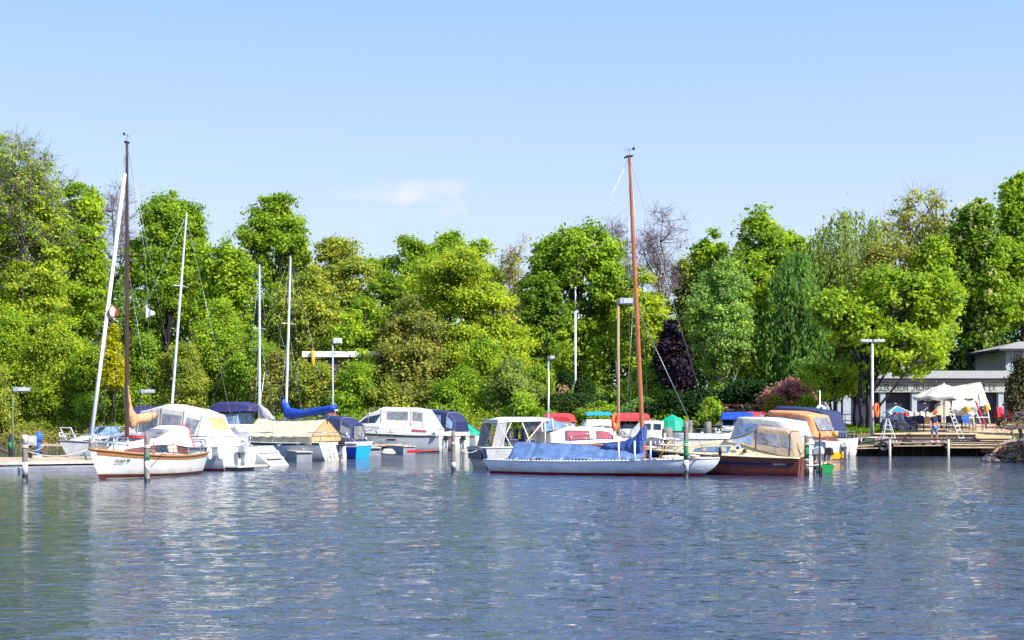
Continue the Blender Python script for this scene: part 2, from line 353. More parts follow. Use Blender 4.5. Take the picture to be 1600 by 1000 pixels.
def water_mat():
    m = bpy.data.materials.new('lake water'); m.use_nodes = True; n = m.node_tree; b = n.nodes['Principled BSDF']
    b.inputs['Base Color'].default_value = (.036, .053, .108, 1); b.inputs['Roughness'].default_value = .03
    b.inputs['IOR'].default_value = 1.333; b.inputs['Specular IOR Level'].default_value = .5
    t = n.nodes.new('ShaderNodeTexCoord')
    def noise(sc, det, st, rot=0, dist=0):
        mp_ = n.nodes.new('ShaderNodeMapping'); mp_.inputs['Scale'].default_value = st; mp_.inputs['Rotation'].default_value = (0, 0, rot)
        n.links.new(t.outputs['Object'], mp_.inputs['Vector'])
        q = n.nodes.new('ShaderNodeTexNoise'); q.inputs['Scale'].default_value = sc; q.inputs['Detail'].default_value = det
        q.inputs['Roughness'].default_value = .55; q.inputs['Distortion'].default_value = dist
        n.links.new(mp_.outputs[0], q.inputs['Vector']); return q.outputs['Fac']
    a1 = noise(3.6, 3, (.75, 1.25, 1), .25, .4); a2 = noise(1.3, 2, (.6, 1.2, 1), -.3); a3 = noise(9.0, 2, (.8, 1.2, 1), .5)
    big = noise(.09, 3, (.35, 1, 1), 0)
    def mth(op, x, y):
        q = n.nodes.new('ShaderNodeMath'); q.operation = op
        for i, s in enumerate((x, y)):
            if isinstance(s, (int, float)): q.inputs[i].default_value = s
            else: n.links.new(s, q.inputs[i])
        return q.outputs[0]
    h = mth('ADD', mth('MULTIPLY', a1, WAVE[0]), mth('MULTIPLY', a2, WAVE[1])); h = mth('ADD', h, mth('MULTIPLY', a3, WAVE[2]))
    mr = n.nodes.new('ShaderNodeMapRange'); mr.inputs['From Min'].default_value = .35; mr.inputs['From Max'].default_value = .65
    mr.inputs['To Min'].default_value = .65; mr.inputs['To Max'].default_value = 1.25; n.links.new(big, mr.inputs['Value'])
    h = mth('MULTIPLY', h, mr.outputs[0])
    sx2 = n.nodes.new('ShaderNodeSeparateXYZ'); n.links.new(t.outputs['Object'], sx2.inputs[0])
    ln_ = mth('ADD', sx2.outputs['X'], mth('MULTIPLY', sx2.outputs['Y'], .27)); mr2 = n.nodes.new('ShaderNodeMapRange'); mr2.inputs['From Min'].default_value = -1.2; mr2.inputs['From Max'].default_value = 3
    mr2.inputs['To Min'].default_value = .35; mr2.inputs['To Max'].default_value = 1.0; n.links.new(ln_, mr2.inputs['Value']); h = mth('MULTIPLY', h, mr2.outputs[0])
    bn = n.nodes.new('ShaderNodeBump'); bn.inputs['Strength'].default_value = 1; bn.inputs['Distance'].default_value = 1
    n.links.new(h, bn.inputs['Height']); n.links.new(bn.outputs[0], b.inputs['Normal'])
    return m
WAVE = (.046, .060, .012)
wxs = np.concatenate([np.linspace(-400, -60, 8), np.linspace(-45, -27, 6), np.arange(-26, 26.01, .09), np.linspace(27, 45, 6), np.linspace(60, 400, 8)])
wys = np.concatenate([np.linspace(-60, 0, 4), np.linspace(3, 7.5, 4), np.arange(8, 62, .07), np.linspace(63, 80, 6), np.linspace(100, 210, 5)])
GX, GY = np.meshgrid(wxs, wys, indexing='ij'); GZ = np.zeros_like(GX); wr = np.random.default_rng(77)
for k in range(70):       # a short chop running slightly across the basin
    lam = .30 * (5.5 ** (wr.random() ** 1.5)); an_ = R(90 + 20) + wr.normal() * .62; kk_ = 2 * math.pi / lam
    GZ += .0094 * lam ** .85 / 4.2 * np.sin(kk_ * (GX * math.cos(an_) + GY * math.sin(an_)) + wr.random() * 6.28)
patch_ = .75 + .35 * np.sin(GX * .21 + 1.1 * np.sin(GY * .13)) * np.sin(GY * .17 + GX * .06 + 2)
fade = np.clip((26 - np.abs(GX)) / 4, 0, 1) * np.clip((GY - 8) / 2, 0, 1) * np.clip((62 - GY) / 14, 0, 1)
GZ *= fade * patch_ * (.35 + .65 * np.clip((GX + .27 * GY + 1.2) / 4.2, 0, 1)); GZ -= .004
na, nb = len(wxs), len(wys); ia, ja = np.meshgrid(np.arange(na - 1), np.arange(nb - 1), indexing='ij'); a = (ia * nb + ja).ravel()
wo = npmesh('water', np.stack([GX.ravel(), GY.ravel(), GZ.ravel()], 1), np.stack([a, a + nb, a + nb + 1, a + 1], 1), water_mat(), smooth=True); tag(wo, kind='structure')

# ---------------------------------------------------------------- foliage machinery
def unit(a): return a / (np.linalg.norm(a, axis=1, keepdims=True) + 1e-9)
def leaves(C, rc, n, size, rng, flat=.65, droop=0.0, up=.5, hollow=.35, col=None, outc=None):
    K = len(C); rc = np.broadcast_to(np.asarray(rc, float), (K,))
    idx = np.repeat(np.arange(K), n); N = len(idx)
    d = unit(rng.normal(size=(N, 3))); r = rc[idx] * np.minimum(1.9, np.abs(rng.normal(size=N)) * .55 + hollow)
    off = d * r[:, None]; off[:, 2] *= flat
    if droop:
        st_ = rng.integers(0, 9, N); sdir = rng.normal(size=(K, 9, 3)) * np.array([.75, .75, .4]); ss_ = sdir[idx, st_]
        off = ss_ * rc[idx][:, None] + rng.normal(size=(N, 3)) * .06; off[:, 2] -= rc[idx] * (droop * (.5 + np.abs(ss_[:, 0]))) * rng.random(N)
    p = C[idx] + off
    nr = unit(d * .4 + np.array([0, 0, up]) + rng.normal(size=(N, 3)) * .62)
    if outc is not None: nr = unit(nr + unit(p - outc) * .35)
    t = unit(np.cross(nr, rng.normal(size=(N, 3)))); b = np.cross(nr, t)
    if droop: t = unit(t * .5 + np.array([0, 0, -1.0])); b = unit(np.cross(nr, t))
    s = size * (.6 + .8 * rng.random(N)); a = (t * s[:, None] * .5); b = b * s[:, None] * (.22 if droop else .34)
    V = np.stack([p - a, p + b - a * .1, p + a, p - b - a * .1], 1).reshape(-1, 3)
    Fq = np.arange(N * 4).reshape(N, 4)
    tint = np.clip(.5 + rng.normal(size=K)[idx] * .16 + rng.normal(size=N) * .16, 0, 1)
    return V, Fq, tint
def segs(P0, P1, R0, R1, n=4):
    P0, P1 = np.asarray(P0, float), np.asarray(P1, float); R0, R1 = np.asarray(R0, float), np.asarray(R1, float)
    d = unit(P1 - P0); ref = np.where(np.abs(d[:, 2:3]) > .9, np.array([[1., 0, 0]]), np.array([[0, 0, 1.]]))
    a = unit(np.cross(d, ref)); b = np.cross(d, a); N = len(P0); rings = []
    for P, Rr in ((P0, R0), (P1, R1)):
        for j in range(n):
            t = 2 * math.pi * j / n; rings.append(P + (a * math.cos(t) + b * math.sin(t)) * Rr[:, None])
    V = np.stack(rings, 1).reshape(-1, 3); base = (np.arange(N) * 2 * n)[:, None]
    Fq = np.concatenate([base + np.array([j, (j + 1) % n, n + (j + 1) % n, n + j]) for j in range(n)], 0)
    return V, Fq
def bez(a, b, c, n):
    t = np.linspace(0, 1, n)[:, None]; return (1 - t) ** 2 * a + 2 * t * (1 - t) * b + t * t * c

def tree(name, label, cat, px, top, bot, w, D, leaf, kind='broad', dens=1.0, size=.27, seed=0, bark='bark', base_px=None, fork=1, tr=None, group=None, limbs=16, hollow=.35, z0=None, flowers=None, twig=None, clr=None, ky=.8, lim=None):
    rng = np.random.default_rng(1000 + seed * 7 + int(px))
    bx = X(px if base_px is None else base_px, D); gz = ter(bx, D) if z0 is None else z0
    root = thing(name, label, cat, (bx, D, gz), 0, group)
    cz0, cz1 = Z(bot, D) - gz, Z(top, D) - gz; c = np.array([X(px, D) - bx, 0, (cz0 + cz1) / 2])
    w = w * (1.22 if kind in ('broad', 'weep') and w < 160 else 1.08); rx = w / 2 / F * D; rad = np.array([rx, rx * ky, max(.3, (cz1 - cz0) / 2)])
    # lobed crown: clump centres on the shells of overlapping lobes
    nl = int(np.clip(11 * (rad[2] / rad[0]) ** .7, 9, 24))
    lc = unit(rng.normal(size=(nl, 3)) * np.array([1.25, .8, 1])) * (.42 + .34 * rng.random((nl, 1))); lc[0] = (0, 0, .55); lc[1] = (.05, 0, -.5)
    lr = .26 + .18 * rng.random(nl); lr[0] = .40; lr[1] = .5
    area = rad[0] * rad[2] * math.pi
    rcb = float(np.clip(.13 * min(rad[0], rad[2]) + .24, .28, .85)) if clr is None else clr
    K = int(np.clip(area / (rcb ** 2) * 2.0, 14, 420))
    if kind == 'bush': K = int(K * 1.1)
    if leaf is None or dens < .2: K = int(K * .5)
    li = rng.integers(0, nl, K); dr = unit(rng.normal(size=(K, 3)) + np.array([0, -.15, .1]))
    q = lc[li] + dr * (lr[li] * (.35 + .65 * rng.random(K) ** .4))[:, None]
    m = np.linalg.norm(q, axis=1); q = q / np.maximum(1, m / 1.0)[:, None]
    if kind == 'cone': q[:, :2] *= (1.05 - .85 * (q[:, 2:3] + 1) / 2)
    if kind == 'bush': q[:, 2] = np.abs(q[:, 2] + .5) * 1.0 - .5
    C = c + q * (rad - rcb * .55)
    # wood
    P0, P1, R0, R1 = [], [], [], []
    tr_ = (.035 * (cz1) * .5 + .06 if tr is None else tr)
    if kind == 'bush': tr_ = .06
    def path(pts, r0, r1):
        n = len(pts) - 1
        for i in range(n):
            P0.append(pts[i]); P1.append(pts[i + 1] + (pts[i + 1] - pts[i]) * .06); R0.append(r0 + (r1 - r0) * i / n); R1.append(r0 + (r1 - r0) * (i + 1) / n)
    stems = []
    for f in range(fork):
        off = np.array([(f - (fork - 1) / 2) * rad[0] * .5 * (1 if fork > 1 else 0), rng.normal() * .3, 0])
        topp = c + off + np.array([0, 0, rad[2] * (.55 if kind != 'bush' else .1)])
        mid = np.array([off[0] * .25 + rng.normal() * .15 * rad[0] * .5, 0, max(.5, cz0 * .8)])
        pts = bez(np.array([(f - (fork - 1) / 2) * tr_ * 1.2, 0, -.3]), mid, topp, 12)
        pts[1:-1] += rng.normal(size=(10, 3)) * np.array([.06, .06, 0]) * (cz1 * .12)
        stems.append(pts); path(pts, tr_ * (1 if fork == 1 else .8), tr_ * .15)
    LP = [np.concatenate(stems)]
    nlm = limbs if kind != 'bush' else 7
    fr_ = np.exp(-C[:, 1] / (rad[1] * .5 + .1)); fr_ /= fr_.sum()
    for e in rng.choice(K, min(nlm, K), replace=False, p=fr_):
        st = stems[rng.integers(0, fork)]; tgt = C[e]
        lo = np.searchsorted(st[:, 2], max(st[1, 2], tgt[2] - rad[2] * .6 - rx * .35)); k0 = int(np.clip(lo, 1, 9))
        s0 = st[k0]; md = (s0 + tgt) / 2 + np.array([0, 0, -.10 * np.linalg.norm(tgt - s0)]) + rng.normal(size=3) * .12 * rx
        pts = bez(s0, md, tgt, 8); path(pts, tr_ * (.46 - .025 * k0), .04); LP.append(pts[2:])
    LPc = np.concatenate(LP)
    for e in range(K):
        dd = np.linalg.norm(LPc - C[e], axis=1) + np.maximum(0, LPc[:, 2] - C[e][2]) * 1.5; j = int(np.argmin(dd)); s0 = LPc[j]
        md = (s0 + C[e]) / 2 + rng.normal(size=3) * .1 * dd[j]; path(bez(s0, md, C[e], 4), .035, .012)
        if twig:
            for _ in range(twig):
                ed = C[e] + unit(rng.normal(size=(1, 3)))[0] * rcb * (1.5 if twig > 4 else 1) * np.array([1, 1, .8]) + np.array([0, 0, rcb * .3]); path(np.stack([C[e], (C[e] + ed) / 2 + rng.normal(size=3) * .08, ed]), .016, .007)
                if twig > 4:
                    e2 = ed + unit(rng.normal(size=(1, 3)))[0] * rcb * .8 + np.array([0, 0, rcb * .4]); path(np.stack([(C[e] + ed) / 2, e2]), .011, .006)
    Vw, Fw = segs(P0, P1, R0, R1, 5)
    npmesh('trunk', Vw, Fw, M[bark], root, smooth=True)
    if leaf is None: return root
    n = int(np.clip(dens * 9.5 * rcb ** 2 / (size ** 2 * .34), 10, 900))
    cn = C; rr = rcb * (.55 + .85 * rng.random(K))
    Vl, Fl, tl = leaves(cn, rr, n, size, rng, flat=.62 if kind in ('broad',) else .85, droop=2.6 if kind == 'weep' else 0, hollow=hollow, outc=c)
    if lim is not None: keep = Vl.reshape(-1, 4, 3)[:, 0, 2] > lim - gz
    else: keep = Vl.reshape(-1, 4, 3)[:, 0, 2] > .02
    Vl = Vl.reshape(-1, 4, 3)[keep].reshape(-1, 3); tl = tl[keep]; Fl = np.arange(len(Vl)).reshape(-1, 4)
    npmesh('crown', Vl, Fl, L[leaf], root, tl)
    if flowers:
        fi = rng.choice(K, int(K * 1.6), replace=True); fc = C[fi] + unit(rng.normal(size=(len(fi), 3)) + np.array([0, -.6, .6])) * rcb * .9
        Vf, Ff, tf = leaves(fc, .13, 14, .13, rng, flat=2.0); npmesh('blossom', Vf, Ff, L[flowers], root, tf)
    return root

def bare(name, label, cat, px, top, bot, w, D, wood='twig', seed=0, leaf=None, levels=6, base_px=None, spread=.5, leafn=4, tr=None, split=3, crook=.10, group=None, lsize=.22):
    rng = np.random.default_rng(500 + seed); bx = X(px if base_px is None else base_px, D); gz = ter(bx, D)
    root = thing(name, label, cat, (bx, D, gz), 0, group)
    ht = Z(top, D) - gz; cb = max(1.0, Z(bot, D) - gz); tr = tr or .012 * ht + .05
    P0, P1, R0, R1, tips = [], [], [], [], []
    def grow(p, d, ln, r, lv):
        n = 3; q = p
        for i in range(n):
            d = d + rng.normal(size=3) * crook + np.array([0, 0, .05]); d /= np.linalg.norm(d)
            e = q + d * ln / n; P0.append(q); P1.append(e + d * .02); ra = r * (1 - .3 * i / n); rb = r * (1 - .3 * (i + 1) / n); R0.append(ra); R1.append(rb); q = e
        if lv <= 0: tips.append(q); return
        k = split if rng.random() < .6 else split - 1
        for j in range(max(2, k)):
            sd = unit(rng.normal(size=(1, 3)))[0]; sd -= d * sd.dot(d); sd /= np.linalg.norm(sd) + 1e-9
            nd = d * (1 - spread * .55) + sd * spread * (.5 + .8 * rng.random()) * (1 if j else .45); nd /= np.linalg.norm(nd)
            grow(q, nd, ln * (.66 + .22 * rng.random()), r * (.72 if j == 0 else .52), lv - 1)
    q = np.array([0, 0, -.3]); tx = (X(px, D) - bx)
    st = np.array([tx * .6, 0, cb]); n = 5; pts = bez(q, np.array([rng.normal() * .2, 0, cb * .6]), st, n + 1)
    for i in range(n): P0.append(pts[i]); P1.append(pts[i + 1]); R0.append(tr * (1 - .35 * i / n)); R1.append(tr * (1 - .35 * (i + 1) / n))
    rem = ht - cb
    for j in range(5):
        a = rng.random() * 6.28; s = .12 if j == 0 else .55
        d = np.array([math.cos(a) * s, math.sin(a) * s, 1.0]); d /= np.linalg.norm(d)
        grow(st, d, rem * .30, tr * (.6 if j == 0 else .42), levels - 1)
    # fit the crown to its measured height and width
    A = np.array(P0 + P1); hi = A[:, 2].max(); wx = max(1e-3, np.abs(A[:, 0] - st[0]).max())
    def fit(B):
        B = np.array(B); k = B[:, 2] > cb; B[k, 2] = cb + (B[k, 2] - cb) * (ht - cb) / (hi - cb)
        B[k, 0] = st[0] + (B[k, 0] - st[0]) * (w / 2 / F * D) / wx + (tx * .4) * np.clip((B[k, 2] - cb) / (ht - cb), 0, 1); return B
    Vw, Fw = segs(fit(P0), fit(P1), np.maximum(R0, .013), np.maximum(R1, .011), 4)
    npmesh('trunk', Vw, Fw, M[wood], root, smooth=True)
    if leaf:
        T = fit(tips); Vl, Fl, tl = leaves(T, .45, leafn, lsize, rng, flat=.9); npmesh('crown', Vl, Fl, L[leaf], root, tl)
    return root
# ---------------------------------------------------------------- boats
def lerp(a, b, t): return a + (b - a) * t
def sec_interp(S, u):
    n = len(S) - 1; t = min(max(u, 0), 1) * n; i = min(int(t), n - 1); t -= i
    return [lerp(a, b, t) for a, b in zip(S[i], S[i + 1])]
def loft_fn(S, vs=.36, r=.5, off=0.0):
    # S rows: x, half width at foot, half width at shoulder, foot z, roof z, crown
    def fn(u, v):
        x, hb, ht, z0, z1, cr = sec_interp(S, u)
        k = v if v <= .5 else 1 - v; sg = 1 if v <= .5 else -1
        h = max(1e-3, z1 - z0)
        if k < vs: t = k / vs; y, z = lerp(hb, ht, t), z0 + (h - cr) * t
        else:
            t = (k - vs) / (.5 - vs); a = t * math.pi / 2
            y, z = ht * (math.cos(a) ** r), z1 - cr + cr * (math.sin(a) ** r)
        return Vector((x, sg * (y + off), z + off * (1 if k >= vs else 0)))
    return fn
class Boat:
    xs = 1.0; zs = 1.0; z00 = .9
    def __init__(s, name, label, cat, bow, stern, L=None, group=None, roll=0.0):
        bow, stern = Vector(bow), Vector(stern); d = (bow - stern); d.z = 0
        mid = (bow + stern) / 2 if L is None else stern + d.normalized() * L / 2
        s.L = d.length if L is None else L; s.ang = math.atan2(d.y, d.x)
        s.root = thing(name, label, cat, (mid.x, mid.y, 0), s.ang, group)
        if roll: s.root.rotation_euler = (roll, 0, s.ang)
        y = Vector((-math.sin(s.ang), math.cos(s.ang), 0)); s.cs = 1 if y.dot(Vector((0, 0, 0)) - mid) > 0 else -1
    def hull(s, B, fb, fs, rake=.7, srake=.05, tw=.8, m='gel', boot='navyboot', bz=.10, topstripe=None, sag=.06, draft=.35, full=2.2, tm=None, deck='gel', rail='black', over=0.0, spoon=0, n=26, wlk=.82, stz=None, wl_full=1.5, railr=.025):
        L = s.L; s.B, s.fb, s.fs = B, fb, fs
        rows = [-draft, -.12, .0, bz, bz + .001]; top = 8
        def sheer(u): return lerp(fs, fb, u ** 1.8) - sag * math.sin(math.pi * u)
        def hw(u, full=full): return B / 2 * ((tw + (1 - tw) * math.sin(min(1, u / .42) * math.pi / 2)) if u < .42 else max(0, 1 - ((u - .42) / .58) ** full))
        def pt(u, k, off=0.0):     # k: 0 keel .. 1 sheer, waterline at .25
            zs = sheer(u)
            if k <= .25: z = lerp(-draft * (1 - .5 * u ** 2), 0.0, k / .25); f = k / .25
            else: z = lerp(0.0, zs, (k - .25) / .75); f = 1
            t = max(0, (k - .25) / .75)
            xb = L / 2 + over - (rake * (1 - t) if not spoon else rake * (1 - t) ** spoon)
            xst = -L / 2 - srake * t + (srake * .4 if k < .25 else 0)
            if k < .25: xb -= .25 * (1 - k / .25); 
            x = xst + u * (xb - xst)
            yw = hw(u, wl_full) * wlk * (1 if u > .42 else 1) * (f ** .6 if k <= .25 else 1)
            y = yw if k <= .25 else lerp(hw(u, wl_full) * wlk, hw(u), t ** .75)
            return Vector((x, y + off, z))
        s.pt, s.sheer, s.hw = pt, sheer, hw
        ks = [0, .12, .25]; bk = .25 + .75 * bz / max(.2, fs); ks += [min(.9, bk)]
        st0 = len(ks) - 1; kk = [lerp(ks[-1], 1, (i + 1) / 7) for i in range(7)]; ks += kk
        mb = MB(); nk = len(ks)
        mats = [M[m], M[boot], M[topstripe] if topstripe else M[m], M[tm] if tm else M[m]]
        for sd in (1, -1):
            k0 = len(mb.v)
            for i in range(n + 1):
                for k in ks:
                    p = pt(i / n, k); mb.v.append((p.x, sd * p.y, p.z))
            for i in range(n):
                for j in range(nk - 1):
                    a = k0 + i * nk + j; q = (a, a + nk, a + nk + 1, a + 1); mb.f.append(q if sd < 0 else q[::-1])
                    mb.mi.append(1 if j < st0 else (2 if j == nk - 2 else 0))
        hullo = mb.build('hull', mats[:3], s.root, smooth=True)
        tb = MB(); A = [pt(0, k) for k in ks]
        def tfn(u, v):
            p = sec_interp([tuple(a) for a in A], u); return (p[0] - .004, p[1] * (1 - 2 * v), p[2])
        tb.grid(tfn, 10, 4)
        tb.build('transom', mats[3], s.root)
        db = MB()
        db.grid(lambda u, v: (lambda p: (p.x * .995, p.y * .97 * (1 - 2 * v), p.z + .04 * (1 - (1 - 2 * v) ** 2) - .006))(pt(u, 1)), n, 6)
        db.build('deck', M[deck], s.root, smooth=True)
        if rail:
            rb = MB()
            for sd in (1, -1): rb.tube([(lambda p: (p.x, sd * (p.y + .012), p.z))(pt(i / n, 1)) for i in range(n + 1)], railr, 5)
            rb.build('rub_rail', M[rail], s.root, smooth=True)
        return hullo
    def strip(s, name, m, u0, u1, k0, k1, off=.012, side=None, nu=14, nv=2):
        side = s.cs if side is None else side; mb = MB()
        def fn(u, v):
            p = s.pt(u, v, off); return (p.x, side * p.y, p.z)
        mb.grid(fn, nu, nv, u=(u0, u1), v=(k0, k1)); return mb.build(name, M[m], s.root, smooth=True)
    def loft(s, name, S, m, vs=.36, r=.5, parent=None, nu=3, ends=True, smooth=True):
        S = [tuple(q) if len(q) == 6 else tuple(q) + (.12,) for q in S]
        S = [(q[0] * s.xs, q[1], q[2], s.z00 + (q[3] - s.z00) * s.zs if q[3] > s.z00 else q[3], s.z00 + (q[4] - s.z00) * s.zs if q[4] > s.z00 else q[4], q[5]) for q in S]
        fn = loft_fn(S, vs, r); mb = MB(); n = (len(S) - 1) * nu; nv = 24
        vl = [vs * i / 4 for i in range(4)] + [vs + (.5 - vs) * i / 8 for i in range(9)]; vl = vl + [1 - q for q in vl[:-1][::-1]]
        k0 = 0
        for i in range(n + 1):
            for v in vl: mb.v.append(tuple(fn(i / n, v)))
        w_ = len(vl)
        for i in range(n):
            for j in range(w_ - 1):
                a = i * w_ + j; mb.f.append((a, a + w_, a + w_ + 1, a + 1)); mb.mi.append(0)
        if ends:
            mb.f.append(tuple(range(w_))); mb.mi.append(0); mb.f.append(tuple(reversed([n * w_ + j for j in range(w_)]))); mb.mi.append(0)
        o = mb.build(name, M[m], parent or s.root, smooth=False)
        me = o.data; me.polygons.foreach_set('use_smooth', [len(p.vertices) == 4 for p in me.polygons])
        o['_'] = 0; del o['_']
        return o, fn, S
    def pane(s, name, lf, m, u0, u1, v0, v1, both=True, parent=None, off=.012, nu=6, nv=4, slant=0.0):
        fn = loft_fn(lf[2], off=off); res = None
        for sd in ((0, 1) if both else ((0,) if s.cs > 0 else (1,))):
            mb = MB()
            def g(a, b):
                uu = u0 + (u1 - u0) * a + slant * (b - .5) * (1 if True else 1)
                vv = v0 + (v1 - v0) * b; return fn(min(1, max(0, uu)), vv if sd == 0 else 1 - vv)
            mb.grid(g, nu, nv); res = mb.build(name, M[m], parent or lf[0], smooth=True)
        return res
    def front(s, name, lf, m, u0, u1, v0=.40, v1=.60, off=.014, parts=1):
        for k in range(parts):
            a, b = lerp(v0, v1, (k + .04) / parts), lerp(v0, v1, (k + .96) / parts); fn = loft_fn(lf[2], off=off)
            mb = MB(); mb.grid(lambda u, v: fn(u, v) + Vector((0, 0, .01)), 3, 4, u=(u0, u1), v=(a, b)); mb.build(name, M[m], lf[0], smooth=True)
    def tubes(s, name, lst, r, m, n=6, parent=None):
        mb = MB()
        for q in lst: mb.tube(q, r, n)
        return mb.build(name, M[m], parent or s.root, smooth=True)
    def pulpit(s, h=.5, u=.78, m='steel', name='pulpit', r=.02):
        P_ = [s.pt(q, 1) for q in (u, u + .08, u + .15, .985)]; lst = []
        for k in (h, h * .5): lst.append([(p.x, p.y * .95, p.z + k) for p in P_] + [(P_[-1].x + .08, 0, P_[-1].z + k)] + [(p.x, -p.y * .95, p.z + k) for p in P_[::-1]])
        for p in P_[:3]:
            for sd in (1, -1): lst.append([(p.x, sd * p.y * .93, p.z), (p.x, sd * p.y * .95, p.z + h)])
        lst.append([(P_[-1].x, 0, P_[-1].z), (P_[-1].x + .07, 0, P_[-1].z + h)])
        return s.tubes(name, lst, r, m)
    def rails(s, u0=.1, u1=.8, h=.5, k=5, m='steel', r=.014):
        for sd in (1, -1):
            pts = [s.pt(lerp(u0, u1, i / (k - 1)), 1) for i in range(k)]
            for p in pts: s.tubes('stanchion', [[(p.x, sd * p.y * .94, p.z), (p.x, sd * p.y * .94, p.z + h)]], r * 1.2, m, 5)
            s.tubes('guard_wire', [[(p.x, sd * p.y * .94, p.z + h * q) for p in pts] for q in (1, .55)], .008, m, 4)
    def mast(s, x, z0, top, m='alu', r=.06, spread=None, lean=(0, 0), stays=True, vane=True, bowx=None, sternx=None):
        a = Vector((x, 0, z0)); b = Vector((x + lean[0], lean[1], top)); h = top - z0
        mo = s.tubes('mast', [[a, a.lerp(b, .5), b]], r, m, 8)
        mb = MB(); mb.tube([a, a.lerp(b, .6), b], [r, r * .95, r * .6], 10); me = mo.data; mo.data = mb.build('tmp', M[m]).data; bpy.data.objects.remove(bpy.data.objects['tmp'])
        bw, st = s.L / 2 if bowx is None else bowx, -s.L / 2 if sternx is None else sternx
        if stays:
            w = [[b, (bw, 0, s.sheer(1) + .05)], [b, (st, 0, s.sheer(0) + .1)]]
            sp = spread or .6
            for sd in (1, -1):
                c = a.lerp(b, .62) + Vector((0, sd * sp, 0)); w.append([b, c, (x - .1, sd * s.B * .46, s.sheer(.5))])
                w.append([a.lerp(b, .6), (x - .4, sd * s.B * .46, s.sheer(.5))])
            s.tubes('rigging', w, .006, 'wire', 4)
        if spread:
            c = a.lerp(b, .62); s.tubes('spreader', [[c + Vector((0, -spread, -.02)), c, c + Vector((0, spread, -.02))]], .018, m, 6)
        if vane:
            v = MB(); v.tube([b, b + Vector((0, 0, .3))], .008, 4); v.tube([b + Vector((-.16, 0, .26)), b + Vector((.16, 0, .26))], .008, 4)
            v.box(b + Vector((.17, 0, .28)), (.10, .012, .09)); v.box(b + Vector((0, 0, .02)), (.22, .08, .06)); v.build('wind_vane', M['black'], s.root)
        return a, b
    def outboard(s, x, y, z, m='black', h=.75, rz=0):
        mb = MB(); mb.box((0, 0, .28), (.34, .26, .26), taper=.8); mb.box((0, 0, .42), (.26, .2, .05), taper=.7)
        o = mb.build('outboard_motor', M[m], s.root, loc=(x, y, z), bevel=.03)
        g = MB(); g.box((.0, 0, -.15), (.14, .09, .62), taper=1.2); g.box((.02, 0, -.45), (.28, .12, .1)); g.box((.0, 0, -.26), (.24, .16, .03)); g.box((.2, 0, .05), (.08, .22, .28)); g.build('leg', M['pontoon'], o)
    def fender(s, u, side=None, m='white', z=None, ln=.55, r=.11):
        side = s.cs if side is None else side; p = s.pt(u, 1); zz = p.z - .25 if z is None else z
        mb = MB(); y = side * (p.y + r + .02)
        mb.tube([(p.x, y, zz + ln * .55), (p.x, y, zz + ln * .42), (p.x, y, zz + ln * .3), (p.x, y, zz - ln * .3), (p.x, y, zz - ln * .45)], [r * .25, r * .7, r, r, r * .3], 10)
        o = mb.build('fender', M[m], s.root, smooth=True); s.tubes('fender_line', [[(p.x, y, zz + ln * .5), (p.x, side * p.y, p.z + .05)]], .008, 'rope', 4, o)
    def cover(s, name, pts, m, n=10):       # a fabric roll along a path: (x, z, half width, half height)
        mb = MB(); N = len(pts); k = 26
        S = [sec_interp(pts, i / k) for i in range(k + 1)]
        rng = random.Random(len(pts) * 7 + int(s.L * 10))
        for i, (x, z, a, b) in enumerate(S):
            f = 1 + .12 * math.sin(i * 1.9) + rng.uniform(-.05, .05)
            for j in range(n):
                t = 2 * math.pi * j / n; g = 1 + .10 * math.sin(3 * t + i * .8)
                mb.v.append((x, a * math.cos(t) * g * f, z + b * math.sin(t) * g * (.95 + .05 * f)))
        for i in range(k):
            for j in range(n):
                mb.f.append((i*n + j, i*n + (j+1) % n, (i+1)*n + (j+1) % n, (i+1)*n + j)); mb.mi.append(0)
        mb.f.append(tuple(reversed(range(n)))); mb.f.append(tuple(k*n + j for j in range(n))); mb.mi += [0, 0]
        return mb.build(name, M[m], s.root, smooth=True)
    def text(s, txt, x, z, y, size, m='letter', shear=0.0, tilt=0.0, name='lettering', yaw=0.0):
        rot = Matrix.Rotation(R(90) - tilt, 4, 'X') if s.cs < 0 else Matrix.Rotation(math.pi, 4, 'Z') @ Matrix.Rotation(R(90) - tilt, 4, 'X')
        rot = Matrix.Rotation(yaw * s.cs, 4, 'Z') @ rot
        return textmesh(name, txt, size, M[m], s.root, Matrix.Translation((x, s.cs * y, z)) @ rot, shear=shear)
def heading(px, row, phi, L, cpx=None):      # stern and bow points from the stern's waterline pixel and the angle away from the line of sight
    st = WL(px, row); a = math.atan2(st.y, st.x) + R(phi); return st + Vector((math.cos(a), math.sin(a), 0)) * L, st
def S6(*rows): return [tuple(r) if len(r) == 6 else tuple(r) + (.12,) for r in rows]
GB = 'boats moored in the marina'
# --- white sloop with brown mast (left foreground)
b = Boat('sailing_boat', 'white wooden-railed sloop with tall dark brown mast and white furled headsail', 'sailboat', WL(147, 749), WL(288, 740.5), group=GB)
b.L += .5
b.hull(2.25, 1.02, .80, rake=.55, srake=.28, tw=.62, m='gel', boot='brownboot', bz=.13, sag=.13, deck='gel', rail='teak', railr=.045, spoon=1.2)
b.strip('rail_plank', 'teak', .02, .97, .86, .965, off=.016); b.strip('rail_plank', 'teak', .02, .97, .86, .965, off=.016, side=-b.cs)
b.strip('waterline_band', 'gel_old', 0, .96, .245, .27, off=.012)
cl = b.loft('cabin', S6((-1.9, .72, .66, .72, 1.15, .1), (-1.0, .84, .74, .76, 1.36, .12), (.2, .80, .68, .80, 1.34, .12), (1.0, .62, .50, .86, 1.20, .1), (1.7, .34, .2, .90, .98, .03)), 'gel')
b.pane('side_panel', cl, 'teakdark', .02, .93, .03, .27, nu=18)
